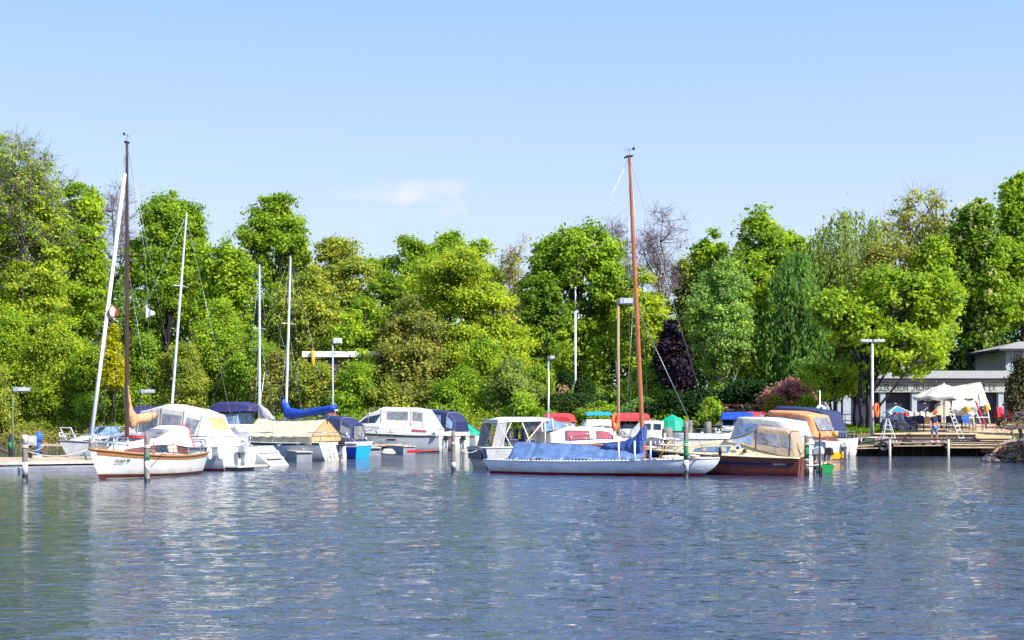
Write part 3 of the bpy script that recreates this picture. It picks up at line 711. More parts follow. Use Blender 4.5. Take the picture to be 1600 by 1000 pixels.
b.pane('window', cl, 'glass', .36, .50, .06, .24, off=.022); b.pane('window', cl, 'curtainc', .26, .37, .06, .24, off=.022)
hb = MB(); hb.box((.35, 0, 1.40), (.75, .62, .07)); hb.build('hatch', M['red'], cl[0], bevel=.01)
sp = b.loft('spray_hood', S6((-2.15, .78, .60, 1.0, 1.78, .35), (-1.6, .80, .62, 1.02, 1.80, .38), (-.95, .80, .60, 1.1, 1.66, .34), (-.3, .66, .4, 1.25, 1.32, .06)), 'canvas_w', r=.6)
b.pane('clear_window', sp, 'vinyl', .55, .93, .10, .33, nu=8); b.front('clear_window', sp, 'vinyl', .68, .97, .42, .58)
b.tubes('red_piping', [[loft_fn(sp[2], off=.01)(0.02, v / 20) for v in range(21)]], .02, 'red', 5, sp[0])
ck = MB(); ck.grid(lambda u, v: (-2.2 - u * .85, (.74 - .08 * u) * (1 - 2 * v), 1.0 - .05 * u), 3, 3); ck.build('cockpit_cover', M['canvas_w'], b.root)
mtop = (H + (HR - 222) / F * 49.0)
xm = .85
a_, t_ = b.mast(xm, 1.30, mtop, m='mastbrown', r=.075, spread=.75)
b.tubes('furled_headsail', [[(b.L / 2 - .05, 0, 1.2), (lerp(b.L / 2 - .05, xm + .1, .5), 0, lerp(1.2, mtop - 1.1, .5)), (xm + .14, 0, mtop - 1.1)]], .068, 'white', 8)
fo = bpy.data.objects[b.root.children[-1].name]
b.tubes('forestay', [[(b.L / 2 + .04, 0, 1.05), (b.L/2 - .25 , 0, 2.4), (xm + .05, 0, mtop - .3)]], .012, 'wire', 5)
b.cover('sail_cover', [(xm + .04, 3.15, .10, .03), (xm + .02, 3.0, .11, .12), (xm - .05, 2.45, .14, .40), (xm - .25, 2.0, .17, .33), (xm - .6, 2.0, .17, .17), (xm - 1.1, 2.06, .16, .17), (xm - 1.65, 2.16, .13, .13)], 'canvas_t')
b.tubes('boom', [[(xm, 0, 1.93), (xm - 1.8, 0, 2.12)]], .045, 'mastbrown', 8)
b.pulpit(.50, .80); b.rails(.12, .80, .46, 5)
b.tubes('pushpit', [[(-b.L/2 + .1, y * .72, .82), (-b.L/2, y * .72, 1.28)] for y in (-1, 1)] + [[(-b.L/2 + .6, -.85, 1.28), (-b.L/2, -.72, 1.28), (-b.L/2, .72, 1.28), (-b.L/2 + .6, .85, 1.28)]], .02, 'steel')
an = MB(); an.bar((b.L/2 - .1, 0, .98), (b.L/2 + .28, 0, .86), .05); an.bar((b.L/2 + .28, -.14, .80), (b.L/2 + .28, .14, .80), .05); an.bar((b.L/2 + .28, 0, .9), (b.L/2 + .12, 0, .66), .05); an.build('anchor', M['pontoon'], b.root)
b.text('Dolph III', b.L/2 - 1.05, .56, b.pt(.84, .66).y + .06, .155, 'letter', .3, yaw=-.42)
fl = MB(); fl.ball((0, 0, 0), (.17, .08, .2), 12, 8); f0 = fl.build('signal_ball', M['red'], None, smooth=True)
f0.location = (X(176, 48), 48.0, Z(488, 48)); tag(f0, 'red and white round signal shape hanging between the furled headsail and brown mast', 'signal shape')
f0.data.materials.append(M['white']); f0.data.polygons.foreach_set('material_index', [1 if (i // 8) % 4 < 2 else 0 for i in range(len(f0.data.polygons))])
b.tubes('flag_halyard', [[b.root.matrix_world.inverted() @ Vector((0, 0, 0)), b.root.matrix_world.inverted() @ Vector((0, 0, 0.01))]], .001, 'wire', 3) if False else None
def pennant(name, label, px, row, D, w, h, m, cat='pennant', halyard=None):
    mb = MB(); mb.grid(lambda u, v: (w * u, .05 * math.sin(u * 7), -h * (v - .0) * (1 - .75 * u) - u * h * .45), 8, 3); mb.grid(lambda u, v: (w * u, .008 + .05 * math.sin(u * 7), -h * v * (1 - .75 * u) - u * h * .45), 8, 3)
    o = mb.build(name, M[m], None, smooth=True); o.location = (X(px, D), D, Z(row, D)); tag(o, label, cat)
    if halyard: hm = MB(); hm.tube([(0, 0, halyard), (0, 0, -h * 1.3)], .008, 4); hm.build('halyard', M['wire'], o)
    return o
pennant('pennant', 'small white pennant flying just right of the brown mast', 228, 480, 49, .30, .36, 'white', halyard=.25)

# --- small grey speedboat behind the left pier
b = Boat('motor_boat', 'small pale speedboat with bow over the left pier and tilted windscreen frame', 'motorboat', WL(92, 716), WL(205, 712), group=GB)
b.hull(2.0, .92, .72, rake=.75, m='gel_old', boot='gel_old', deck='gel', sag=.03, rail='navyboot', tw=.9)
c2 = b.loft('cabin', S6((-2.2, .8, .7, .70, 1.2), (-.2, .82, .72, .76, 1.25), (1.2, .66, .5, .84, 1.12), (2.2, .25, .12, .90, .95, .02)), 'gel')
b.pane('side_window', c2, 'glass', .3, .6, .08, .28); b.pane('side_window', c2, 'glass', .64, .84, .08, .26)
ws = b.loft('windscreen', S6((-1.2, .7, .62, 1.2, 1.72, .05), (-.2, .7, .55, 1.22, 1.66, .05), (.35, .6, .4, 1.2, 1.25, .01)), 'glassblue')
b.front('screen_pane', ws, 'glass', .55, .95, .40, .60, parts=2)
lf = MB()
for y in (-.35, .35): lf.bar((b.L/2 - 1.0, y, .95), (b.L/2 - .5, y, 1.62), .05)
lf.bar((b.L/2 - .5, -.35, 1.62), (b.L/2 - .5, .35, 1.62), .05); lf.bar((b.L/2 - .75, -.35, 1.28), (b.L/2 - .75, .35, 1.28), .04); lf.build('bow_ladder', M['white'], b.root)
b.pulpit(.42, .8, r=.016)
b.fender(.35, m='bluecloth', z=1.1)

# --- striped blue hooded boat behind the sloop
b = Boat('motor_boat', 'white boat under a violet blue hood partly hidden behind the brown mast', 'motorboat', WL(150, 709), WL(262, 704), L=7.0, group=GB)
b.hull(2.5, 1.15, .9, rake=.8, m='gel_old', boot='navyboot', deck='gel')
c3 = b.loft('cabin', S6((-2.4, 1.05, .98, .9, 1.7), (.2, 1.05, .95, .95, 1.75), (1.6, .8, .6, 1.05, 1.5), (2.4, .4, .2, 1.08, 1.12, .02)), 'gel')
b.pane('side_window', c3, 'glass', .45, .72, .1, .28)
h3 = b.loft('canopy', S6((-3.1, 1.0, .85, 1.0, 2.3, .2), (-2.2, 1.05, .95, 1.5, 2.95, .25), (-.1, 1.0, .85, 1.6, 2.98, .25), (1.0, .8, .5, 1.65, 1.75, .05)), 'canvas_p')
b.pane('fabric_stripe', h3, 'canvas_w', .02, .95, .02, .13, off=.014, nu=12); b.pane('clear_window', h3, 'vinyl', .35, .62, .16, .33)
b.pulpit(.5, .78)

# --- cream canopied motor sailer with leaning silver mast
b = Boat('motor_sailer', 'white motor cruiser under a long cream canopy with a leaning silver mast', 'motorboat', *heading(374, 734.5, 56, 7.6), group=GB)
b.xs = .86; b.zs = .95
b.hull(2.7, 1.15, .92, rake=.8, srake=.0, m='gel', boot='redboot', bz=.08, tw=.92, deck='gel', rail='black', full=2.6)
b.strip('topside_shade_band', 'gel_old', .05, .95, .55, .60, off=.01)
c4 = b.loft('cabin', S6((-1.1, 1.12, 1.05, .93, 1.5, .08), (1.0, 1.1, 1.0, .98, 1.62, .1), (2.3, .8, .65, 1.08, 1.45, .1), (3.1, .4, .2, 1.12, 1.18, .02)), 'gel')
b.pane('cabin_window', c4, 'glass', .10, .50, .12, .30); b.pane('cabin_window', c4, 'glass', .56, .74, .12, .28)
sd4 = b.loft('cockpit_coaming', S6((-3.6, 1.15, 1.10, .9, 1.35, .05), (-1.1, 1.15, 1.1, .93, 1.42, .05)), 'gel')
h4 = b.loft('canopy', S6((-3.65, 1.05, .55, 1.36, 1.40, .02), (-3.0, 1.1, .80, 1.38, 2.30, .14), (-2.2, 1.12, .92, 1.4, 2.52, .18), (-.9, 1.1, .95, 1.45, 2.72, .22), (.5, 1.0, .8, 1.5, 2.46, .2), (1.3, .8, .55, 1.58, 1.70, .05)), 'canvas_w')
b.pane('clear_window', h4, 'vinyl', .43, .59, .04, .31); b.pane('clear_window', h4, 'vinyl', .63, .79, .04, .30)
b.pane('clear_window', h4, 'vinyl', .23, .39, .04, .30, slant=-.04); b.front('open_flap', h4, 'canvas_t', .05, .165, .44, .56)
b.front('clear_window', h4, 'vinyl', .82, .97, .40, .60, parts=3)
for u_ in (.2, .41, .6, .8): b.tubes('canopy_hoop', [[loft_fn(h4[2], off=.012)(u_, v / 16) for v in range(17)]], .016, 'canvas_b', 5, h4[0])
pf = MB(); pf.box((-b.L/2 - .32, 0, .16), (.7, 2.1, .07)); pf.build('swim_platform', M['gel'], b.root, bevel=.01)
b.outboard(-b.L/2 - .4, .35, .55, 'canvas_gray'); b.fender(.06, m='white'); b.fender(.0, m='white')
b.rails(.1, .85, .5, 6)
b.mast(-.55, 2.6, H + (HR - 337) / F * 58.6, m='alubright', r=.055, lean=(-.72, 0), spread=.5, vane=False, stays=False)
b.tubes('rigging', [[(-1.25, 0, 10.3), (3.9, 0, 1.2)], [(-1.25, 0, 10.3), (-3.6, 0, 1.4)]], .008, 'wire', 4)

# --- navy bimini cruiser
b = Boat('motor_boat', 'white cabin cruiser with a rounded dark violet bimini above its windscreen', 'motorboat', *heading(438, 709, 64, 8.0), group=GB)
b.zs = 1.08
b.hull(2.7, 1.15, .95, rake=.8, m='gel', boot='navyboot', deck='gel', rail='black')
c5 = b.loft('cabin', S6((-3.2, 1.2, 1.12, .95, 1.7, .1), (-.4, 1.2, 1.1, 1.0, 1.78, .1), (.8, 1.0, .85, 1.05, 1.6, .1), (2.4, .5, .3, 1.1, 1.2, .04)), 'gel')
b.pane('side_window', c5, 'teakdark', .15, .32, .12, .28); b.pane('side_window', c5, 'glass', .40, .66, .1, .26)
w5 = b.loft('windscreen', S6((-1.7, 1.05, .98, 1.7, 2.35, .05), (.2, 1.0, .9, 1.72, 2.3, .05), (.9, .9, .7, 1.66, 1.72, .02)), 'glassblue')
b.tubes('screen_frame', [[loft_fn(w5[2], off=.012)(u_, v / 16) for v in range(17)] for u_ in (.02, .35, .66, .98)], .022, 'alubright', 5, w5[0])
b.loft('bimini', S6((-2.6, 1.1, 1.0, 2.45, 2.75, .25), (-1.6, 1.1, 1.0, 2.42, 3.0, .35), (-.2, 1.1, 1.0, 2.42, 2.98, .35), (.7, 1.0, .85, 2.35, 2.55, .1)), 'canvas_p')
b.tubes('whip_aerial', [[(-2.0, -.9, 1.7), (-2.35, -1.2, 5.0)]], .018, 'alubright', 5)
b.tubes('pushpit', [[(-3.8, y, .95), (-3.9, y, 1.6)] for y in (-1, 0, 1)] + [[(-3.0, -1.1, 1.6), (-3.9, -1, 1.6), (-3.9, 1, 1.6), (-3.0, 1.1, 1.6)]], .02, 'steel')

# --- white yacht with scooped stern, and the sloop behind it
b = Boat('motor_yacht', 'white yacht with long scooped stern and two white fenders right of the cream canopied boat', 'motorboat', *heading(437, 727.5, 58, 7.4), group=GB)
b.hull(2.6, 1.05, .86, rake=.9, srake=-.95, tw=.72, m='gel_old', boot='gel_old', bz=.05, tm='gel', deck='gel', rail='black')
c6 = b.loft('cabin', S6((-1.2, .95, .85, .86, 1.28, .1), (.6, .95, .8, .92, 1.36, .12), (1.8, .6, .45, 1.0, 1.2, .08), (2.6, .3, .15, 1.02, 1.06, .02)), 'gel')
b.pane('cabin_window', c6, 'glass', .08, .34, .1, .26); b.pane('cabin_window', c6, 'teakdark', .42, .60, .1, .26)
for x, z, w_ in ((-3.0, .6, 1.5), (-3.35, .34, 1.2)): st = MB(); st.box((x, 0, z), (.42, w_, .06)); st.build('stern_step', M['gel'], b.root, bevel=.01)
b.strip('name_plate', 'black', .10, .2, .66, .70, off=.014, nu=4); b.strip('exhaust_port', 'black', .05, .062, .55, .60, off=.014, nu=2)
b.tubes('pushpit', [[(-2.7, y, .9), (-2.8, y, 1.45)] for y in (-1, 1)] + [[(-2.0, -1.1, 1.42), (-2.8, -1, 1.45), (-2.8, 1, 1.45), (-2.0, 1.1, 1.42)]], .02, 'steel')
b.rails(.2, .85, .5, 5); b.fender(.25, m='white', z=.4); b.fender(.36, m='white', z=.42)
lb = MB(); lb.torus((-2.6, b.cs * 1.22, .9), .22, .07, 'y'); lb.build('horseshoe_buoy', M['white'], b.root, smooth=True)
se_ = b.loft('seat_cover', S6((-1.9, .4, .3, .9, 1.45, .1), (-1.6, .45, .35, .9, 1.75, .15), (-1.1, .4, .3, .9, 1.5, .1)), 'canvas_gray')
b = Boat('sailing_boat', 'sloop with a pale grey sail bunched at its silver mast behind the scoop-sterned yacht', 'sailboat', *heading(488, 714.5, 56, 7.6), group=GB)
b.hull(2.5, 1.05, .85, rake=.9, srake=-.4, tw=.75, m='gel', boot='navyboot', bz=.05, deck='gel', rail='black')
c6 = b.loft('cabin', S6((-1.6, .9, .8, .86, 1.3, .1), (.6, .9, .78, .92, 1.4, .12), (2.2, .45, .3, 1.0, 1.12, .05)), 'gel'); b.pane('cabin_window', c6, 'glass', .1, .6, .1, .25)
xm = -.3; D6 = 79.5
b.mast(xm, 1.3, H + (HR - 414) / F * D6, m='alubright', r=.07, spread=.6)
b.cover('sail_cover', [(xm + .12, 2.95, .06, .05), (xm - .1, 2.6, .13, .34), (xm - .5, 2.1, .2, .5), (xm - 1.1, 1.75, .2, .34), (xm - 1.9, 1.6, .16, .2), (xm - 2.8, 1.55, .12, .14)], 'canvas_gray')
b.tubes('boom', [[(xm, 0, 1.6), (xm - 3.0, 0, 1.55)]], .045, 'alubright')

# --- beige boom tent boat with royal blue sail cover
b = Boat('sailing_boat', 'grey-white yacht under a beige ridge tent with royal blue boom cover', 'sailboat', *heading(525, 719.5, 50, 7.8), group=GB)
b.hull(2.5, 1.05, .9, rake=.8, srake=-.25, tw=.8, m='gel_old', boot='gel_old', bz=.05, topstripe='black', tm='gel', deck='gel', rail='white')
D7 = 74
c7 = b.loft('cabin', S6((-.8, .9, .8, .9, 1.3, .1), (1.2, .85, .7, .95, 1.35, .1), (2.4, .4, .25, 1.0, 1.1, .04)), 'gel')
te = MB()
for sd in (1, -1):
    te.grid(lambda u, v: (-3.3 + u * 4.6, sd * (1.18 * v + .02), 2.10 - .90 * v - .05 * math.sin(math.pi * u)), 12, 5)
    te.grid(lambda u, v: (-3.3 + u * 4.6, sd * (1.19 - .08 * v + .04 * math.sin(u * 38)), 1.20 - .40 * v), 40, 3)
to = te.build('ridge_tent', M['canvas_c'], b.root, smooth=True)
ge = MB(); ge.add([(-3.28, -1.15, 1.17), (-3.28, 1.15, 1.17), (-3.28, 0, 2.08)], [(0, 1, 2)]); ge.add([(-3.28, -1.1, .9), (-3.28, 1.1, .9), (-3.28, 1.15, 1.25), (-3.28, -1.15, 1.25)], [(0, 1, 2, 3)]); ge.build('tent_end', M['canvas_t'], to)
xm = -.55
b.mast(xm, 1.3, H + (HR - 404) / F * D7, m='alubright', r=.07, spread=.55, lean=(-.35, 0))
b.cover('sail_cover', [(xm + .05, 3.25, .1, .04), (xm + .02, 3.1, .14, .2), (xm + .05, 2.65, .2, .55), (xm - .3, 2.36, .18, .3), (xm - 1.1, 2.34, .18, .2), (xm - 2.2, 2.46, .18, .2), (xm - 3.3, 2.62, .18, .2)], 'canvas_royal')
b.tubes('boom', [[(xm, 0, 2.25), (xm - 3.45, 0, 2.5)]], .05, 'alubright')
b.outboard(-b.L/2 - .1, -.3 , .55, 'black'); b.tubes('pushpit', [[(-3.7, y, .9), (-3.8, y, 1.4)] for y in (-1, 1)] + [[(-3.0, -1.1, 1.4), (-3.8, -1, 1.4), (-3.8, 1, 1.4), (-3.0, 1.1, 1.4)]], .02, 'steel')
b.tubes('stern_ladder', [[(-4.1, .35, .1), (-3.8, .35, 1.0)], [(-4.1, .65, .1), (-3.8, .65, 1.0)], [(-4.05, .35, .35), (-4.05, .65, .35)], [(-3.95, .35, .65), (-3.95, .65, .65)]], .018, 'steel')

# --- royal blue boat with cyan transom
b = Boat('motor_boat', 'royal blue boat with bright cyan transom and navy hood with clear windows', 'motorboat', *heading(566, 715.5, 67, 6.2), group=GB)
b.zs = .93
b.hull(2.5, 1.0, .82, rake=.7, srake=.15, tw=.85, m='bluehull', boot='navyboot', bz=.05, tm='cyan', deck='gel', rail='white', railr=.06)
b.strip('upper_band', 'gel', .0, .97, .80, .985, off=.014); b.strip('upper_band', 'gel', .0, .97, .80, .985, off=.014, side=-b.cs)
tb = MB(); tb.box((-b.L/2 - .12, 0, .76), (.06, 2.0, .22)); tb.build('transom_board', M['gel'], b.root, bevel=.02)
h8 = b.loft('canopy', S6((-2.9, 1.05, .8, .85, 1.85, .15), (-2.2, 1.08, .95, .86, 2.3, .25), (-1.2, 1.05, .9, .9, 2.42, .28), (-.4, .95, .7, .92, 1.95, .2), (.2, .8, .5, .95, 1.1, .05)), 'canvas_n')
for u_ in (.22, .42, .62, .8): b.tubes('seam', [[loft_fn(h8[2], off=.01)(u_, v / 16) for v in range(17)]], .012, 'canvas_gray', 5, h8[0])
b.pane('clear_window', h8, 'vinyl', .04, .22, .08, .31); b.pane('clear_window', h8, 'vinyl', .34, .58, .10, .31); b.front('clear_window', h8, 'vinyl', .78, .97, .40, .6, parts=2)
en = MB(); en.grid(lambda u, v: (-2.93, lerp(-.7, .7, u), lerp(1.0, 1.7, v)), 2, 2); en.build('rear_window', M['vinyl'], h8[0])
for y in (-1, 1): b.tubes('handrail', [[(-3.1, y * .9, .9), (-2.2, y * 1.1, 1.5)]], .02, 'steel')

# --- large white cabin cruiser
b = Boat('motor_boat', 'large white cabin cruiser with cream canopy right of the blue boat with cyan transom', 'motorboat', *heading(693, 705.8, 76, 7.3), group=GB)
b.xs = .80; b.zs = .92
b.hull(2.8, 1.25, 1.0, rake=.9, srake=.0, tw=.92, m='gel_old', boot='navyboot', bz=.06, tm='gel', deck='gel', rail='black', sag=.03, full=2.8)
b.strip('hawse_slot', 'black', .40, .485, .80, .86, off=.02, nu=4)
c9 = b.loft('cabin', S6((-4.25, 1.32, 1.22, 1.12, 1.6, .1), (-1.4, 1.34, 1.24, 1.14, 1.85, .12), (.4, 1.3, 1.2, 1.2, 1.98, .12), (2.2, 1.1, .95, 1.26, 1.92, .12), (3.7, .55, .4, 1.3, 1.7, .1)), 'gel')
b.pane('side_window', c9, 'black', .76, .93, .12, .30, nu=8); b.pane('window_curtain', c9, 'curtainb', .79, .89, .15, .27, off=.02)
b.pane('side_window', c9, 'curtain', .06, .17, .13, .27, off=.014)
b.text('SCHWAN B', .95, 1.50, 1.28, .24, 'letter', name='name_board')
h9 = b.loft('canopy', S6((-4.3, 1.2, .8, 1.5, 1.6, .05), (-3.3, 1.22, 1.05, 1.62, 2.9, .2), (-2.5, 1.22, 1.08, 1.7, 3.02, .22), (.2, 1.18, 1.0, 1.85, 3.08, .25), (1.4, 1.05, .85, 1.9, 2.75, .2), (2.6, .85, .6, 1.92, 1.98, .03)), 'canvas_w')
for u_ in (.22, .42, .62, .8): b.tubes('seam', [[loft_fn(h9[2], off=.01)(u_, v / 16) for v in range(17)]], .012, 'canvas_gray', 5, h9[0])
b.pane('clear_window', h9, 'vinyl', .44, .57, .14, .34); b.pane('clear_window', h9, 'vinyl', .24, .41, .14, .34); b.pane('side_flap', h9, 'canvas_c', .03, .12, .06, .34); b.pane('side_window', h9, 'glass', .66, .92, .03, .28, slant=-.08)
b.front('windscreen_pane', h9, 'glass', .66, .96, .38, .62, parts=3)
b.rails(.3, .95, .45, 6); b.outboard(-b.L/2 - .25, .4, .6); b.fender(.02, m='white', z=1.2)

# --- white boat with navy hood behind the cruiser
b = Boat('motor_boat', 'white speedboat with navy framed hood seen past the big cruiser\'s stern', 'motorboat', *heading(722, 703.5, 60, 6.2), group=GB)
b.hull(2.5, 1.2, 1.0, rake=.8, srake=-.1, tw=.92, m='gel', boot='redboot', bz=.04, deck='gel', rail='white')
c10 = b.loft('coaming', S6((-3.1, 1.1, 1.05, 1.0, 1.35, .08), (-.2, 1.1, 1.0, 1.02, 1.6, .08), (1.8, .7, .4, 1.15, 1.3, .05)), 'gel')
h10 = b.loft('canopy', S6((-3.1, 1.0, .8, 1.25, 1.95, .15), (-2.4, 1.08, .95, 1.35, 2.65, .2), (-.5, 1.05, .9, 1.5, 2.85, .25), (.5, .9, .7, 1.55, 2.5, .2), (1.3, .7, .4, 1.5, 1.6, .03)), 'canvas_n')
for u_ in (.22, .42, .62, .8): b.tubes('seam', [[loft_fn(h10[2], off=.01)(u_, v / 16) for v in range(17)]], .012, 'canvas_gray', 5, h10[0])
b.pane('clear_window', h10, 'vinylblue', .08, .24, .08, .33); b.pane('clear_window', h10, 'vinylblue', .30, .48, .1, .33)
b.outboard(-b.L/2 - .2, .2, .55, 'black'); b.fender(.06, m='red', z=.5)
# --- green tarp boat
b = Boat('motor_boat', 'low white boat under a sloping emerald tarpaulin beside the navy hooded boat', 'motorboat', *heading(752, 702, 62, 6.5), group=GB)
b.hull(2.4, 1.1, .95, rake=.7, m='gel', boot='redboot', deck='gel', rail='orange')
b.loft('tarpaulin', S6((-3.1, .7, .3, .98, 1.15, .05), (-1.8, 1.0, .5, 1.0, 1.95, .3), (.1, 1.05, .5, 1.0, 2.45, .5), (2.2, .6, .2, 1.1, 2.1, .3)), 'canvas_g')

# --- white boat with bimini and red curtains behind the blue tarpaulin
b = Boat('motor_boat', 'white cruiser with white sun roof and red curtained cabin behind the blue tarpaulin', 'motorboat', WL(985, 730), WL(750, 732.5), group=GB)
b.xs = .72; b.zs = .84
b.hull(2.5, 1.2, .88, rake=.8, srake=.25, tw=.9, m='gel_old', boot='navyboot', bz=.09, deck='gel', rail='white', full=3, sag=.0)
b.strip('corner_band', 'navyboot', .0, .02, .3, .97, off=.016)
tb = MB(); tb.box((-b.L/2 - .2, 0, .62), (.05, 1.9, .42)); tb.build('transom_panel', M['navyboot'], b.root)
zf = .95
c11 = b.loft('cabin', S6((-.9, 1.12, 1.02, .95, 1.62, .08), (.2, 1.12, 1.0, .98, 1.92, .12), (2.6, 1.0, .85, 1.1, 1.86, .12), (3.4, .8, .6, 1.15, 1.5, .1), (4.1, .45, .3, 1.18, 1.25, .02)), 'gel')
b.pane('cabin_window', c11, 'black', .20, .66, .10, .33, nu=10, slant=.0); b.pane('window_curtain', c11, 'curtain', .23, .38, .12, .31, off=.02); b.pane('window_curtain', c11, 'curtain', .44, .62, .12, .31, off=.02); b.pane('window_curtain', c11, 'canvas_w', .385, .43, .12, .31, off=.02)
w11 = b.loft('windscreen', S6((-1.4, 1.0, .9, 1.62, 2.2, .05), (-.7, 1.0, .88, 1.7, 2.28, .05), (.3, .9, .75, 1.9, 1.95, .01)), 'glassblue')
b.tubes('screen_frame', [[loft_fn(w11[2], off=.012)(u_, v / 16) for v in range(17)] for u_ in (.02, .5, .97)] + [[(.22, 0, 1.79), (-.5, 0, 2.08)]], .028, 'white', 5, w11[0])
bm = b.loft('sun_roof', S6((-4.0, 1.05, 1.0, 2.05, 2.22, .1), (-3.2, 1.08, 1.0, 2.12, 2.36, .12), (-1.4, 1.05, .98, 2.15, 2.36, .12), (-.9, 1.0, .9, 2.15, 2.30, .1)), 'canvas_w')
b.tubes('roof_frame', [[(x0 * .72, y * 1.02, .9), (x1 * .72, y * 1.02, 1.94)] for y in (-1, 1) for x0, x1 in ((-3.2, -4.0), (-3.9, -3.2), (-2.0, -2.6), (-2.6, -1.3), (-1.2, -1.2))], .022, 'white', 6)
for y in (-1, 1): fs_ = MB(); fs_.grid(lambda u, v: (lerp(-3.15, -2.65, u) + v * (.25 - u * .1), y * 1.04, lerp(.9, 1.93, v)), 4, 4); fs_.build('side_curtain', M['canvas_gray'], b.root, smooth=True)
se = MB()
for y in (-.5, .5):
    for x in (-2.1, -1.4): se.box((x, y, 1.15), (.42, .45, .14)); se.box((x - .22, y, 1.4), (.1, .45, .5))
se.build('seats', M['navyboot'], b.root, bevel=.03)
b.rails(.55, .92, .4, 4); b.tubes('deck_vent', [[(.6, -.8, 1.65), (.6, -.8, 1.8)]], .06, 'black')

# --- boats behind it
b = Boat('motor_boat', 'boat with orange red sun hood and grey side cover left of the blue roofed boat', 'motorboat', WL(885, 700), WL(868, 703), L=6, group=GB)
b.hull(2.4, 1.2, .95, m='gel', boot='navyboot', deck='gel'); b.root.location.x = X(876, 92); b.root.location.y = 92; b.zs = .93
c = b.loft('cabin', S6((-2.4, 1.0, .9, .95, 1.6), (.5, 1.0, .85, 1.0, 1.7), (2.2, .5, .3, 1.1, 1.2, .03)), 'gel')
b.loft('sun_hood', S6((-2.6, 1.05, .9, 2.0, 2.35, .2), (-1.6, 1.1, .95, 2.0, 2.62, .3), (-.2, 1.1, .95, 2.0, 2.58, .3), (.6, 1.0, .8, 2.0, 2.2, .1)), 'canvas_r')
b.loft('side_cover', S6((-2.7, 1.1, .95, 1.0, 2.0, .1), (-1.0, 1.12, 1.0, 1.2, 2.05, .1), (.8, .95, .75, 1.5, 2.0, .1), (1.6, .7, .5, 1.3, 1.4, .03)), 'canvas_gray')
b = Boat('motor_boat', 'high white flybridge boat with small sky blue roof facing the basin', 'motorboat', WL(948, 718), WL(930, 708), L=6.8, group=GB)
b.hull(2.7, 1.25, 1.0, m='gel', boot='navyboot', deck='gel'); b.root.location.x = X(937, 76); b.root.location.y = 76; b.zs = .76
c = b.loft('cabin', S6((-2.8, 1.2, 1.05, 1.0, 1.9, .15), (-.8, 1.2, 1.0, 1.02, 2.1, .15), (.9, 1.0, .8, 1.1, 1.9, .2), (2.4, .5, .3, 1.2, 1.3, .04)), 'gel')
b.front('windscreen', c, 'glass', .60, .70, .38, .62, parts=3); b.pane('side_window', c, 'glass', .15, .5, .12, .28)
f = b.loft('flybridge', S6((-2.4, .95, .85, 2.0, 2.35, .05), (-.6, .9, .75, 2.05, 2.45, .05), (.0, .75, .6, 2.0, 2.1, .02)), 'gel')
b.loft('roof', S6((-2.3, .8, .7, 2.72, 2.82, .08), (-1.6, .85, .75, 2.72, 2.98, .2), (-.4, .8, .7, 2.72, 2.86, .1)), 'cyan')
b.tubes('roof_post', [[(x, y, 1.95), (x, y * .95, 2.3)] for x in (-2.1, -.5) for y in (-.75, .75)], .03, 'black'); b.pulpit(.5, .7)
b = Boat('motor_boat', 'boat with a crimson and white folded hood just left of the varnished mast', 'motorboat', WL(1012, 716), WL(985, 708), L=6.6, group=GB)
b.hull(2.5, 1.2, .95, m='gel', boot='navyboot', deck='gel'); b.root.location.x = X(990, 80); b.root.location.y = 80; b.zs = .83
c = b.loft('cabin', S6((-2.6, 1.1, 1.0, .95, 1.75), (-.2, 1.1, .95, 1.0, 1.85), (2.2, .5, .3, 1.1, 1.25, .04)), 'gel')
b.pane('side_window', c, 'glass', .1, .6, .1, .27, slant=.03)
wd = b.loft('windscreen', S6((-1.6, 1.0, .9, 1.8, 2.2, .04), (-.3, .9, .75, 1.85, 2.15, .04), (.5, .7, .5, 1.75, 1.8, .01)), 'glass')
h = b.loft('hood', S6((-2.5, 1.0, .9, 2.25, 2.5, .15), (-1.6, 1.05, .95, 2.2, 2.78, .3), (-.4, 1.05, .95, 2.2, 2.74, .3), (.2, .95, .85, 2.2, 2.45, .1)), 'canvas_r')
b.pane('white_stripe', h, 'canvas_w', .1, .9, .14, .26, off=.014, nu=10)
b = Boat('motor_boat', 'white wheelhouse boat with deep blue hull band right of the varnished mast', 'motorboat', WL(1008, 712), WL(1108, 708), L=6.8, group=GB)
b.hull(2.6, 1.2, 1.05, m='gel', boot='navyboot', bz=.2, deck='gel', rail='navyboot', tw=.95); b.root.location.x = X(1060, 76); b.root.location.y = 76; b.root.rotation_euler.z = R(170); b.cs = 1; b.zs = .78
b.strip('hull_band', 'bluehull', 0, .97, .35, .62)
b.strip('hull_band', 'bluehull', 0, .97, .35, .62, side=-1)
c = b.loft('wheelhouse', S6((.75, 1.05, .95, 1.05, 2.28, .1), (1.3, 1.05, .95, 1.08, 2.32, .1), (2.0, .95, .8, 1.12, 2.28, .1), (2.6, .8, .6, 1.15, 1.5, .04)), 'gel')
b.pane('side_window', c, 'glass', .06, .30, .20, .33); b.pane('side_window', c, 'glass', .38, .62, .20, .33); b.front('windscreen', c, 'glass', .70, .95, .38, .62, parts=3)
co = b.loft('cockpit_side', S6((-3.2, 1.15, 1.1, 1.0, 1.35, .04), (.2, 1.15, 1.1, 1.02, 1.5, .04)), 'gel')
t = MB(); k = 10
t.v = [(.34, 0, 2.34)] + [(.34 + .56 * math.cos(2*math.pi*i/k), .56 * math.sin(2*math.pi*i/k), 1.98 + (.08 if i % 2 else 0)) for i in range(k)] + [(.34 + .72 * math.cos(2*math.pi*i/k), .72 * math.sin(2*math.pi*i/k), 1.46) for i in range(k)]
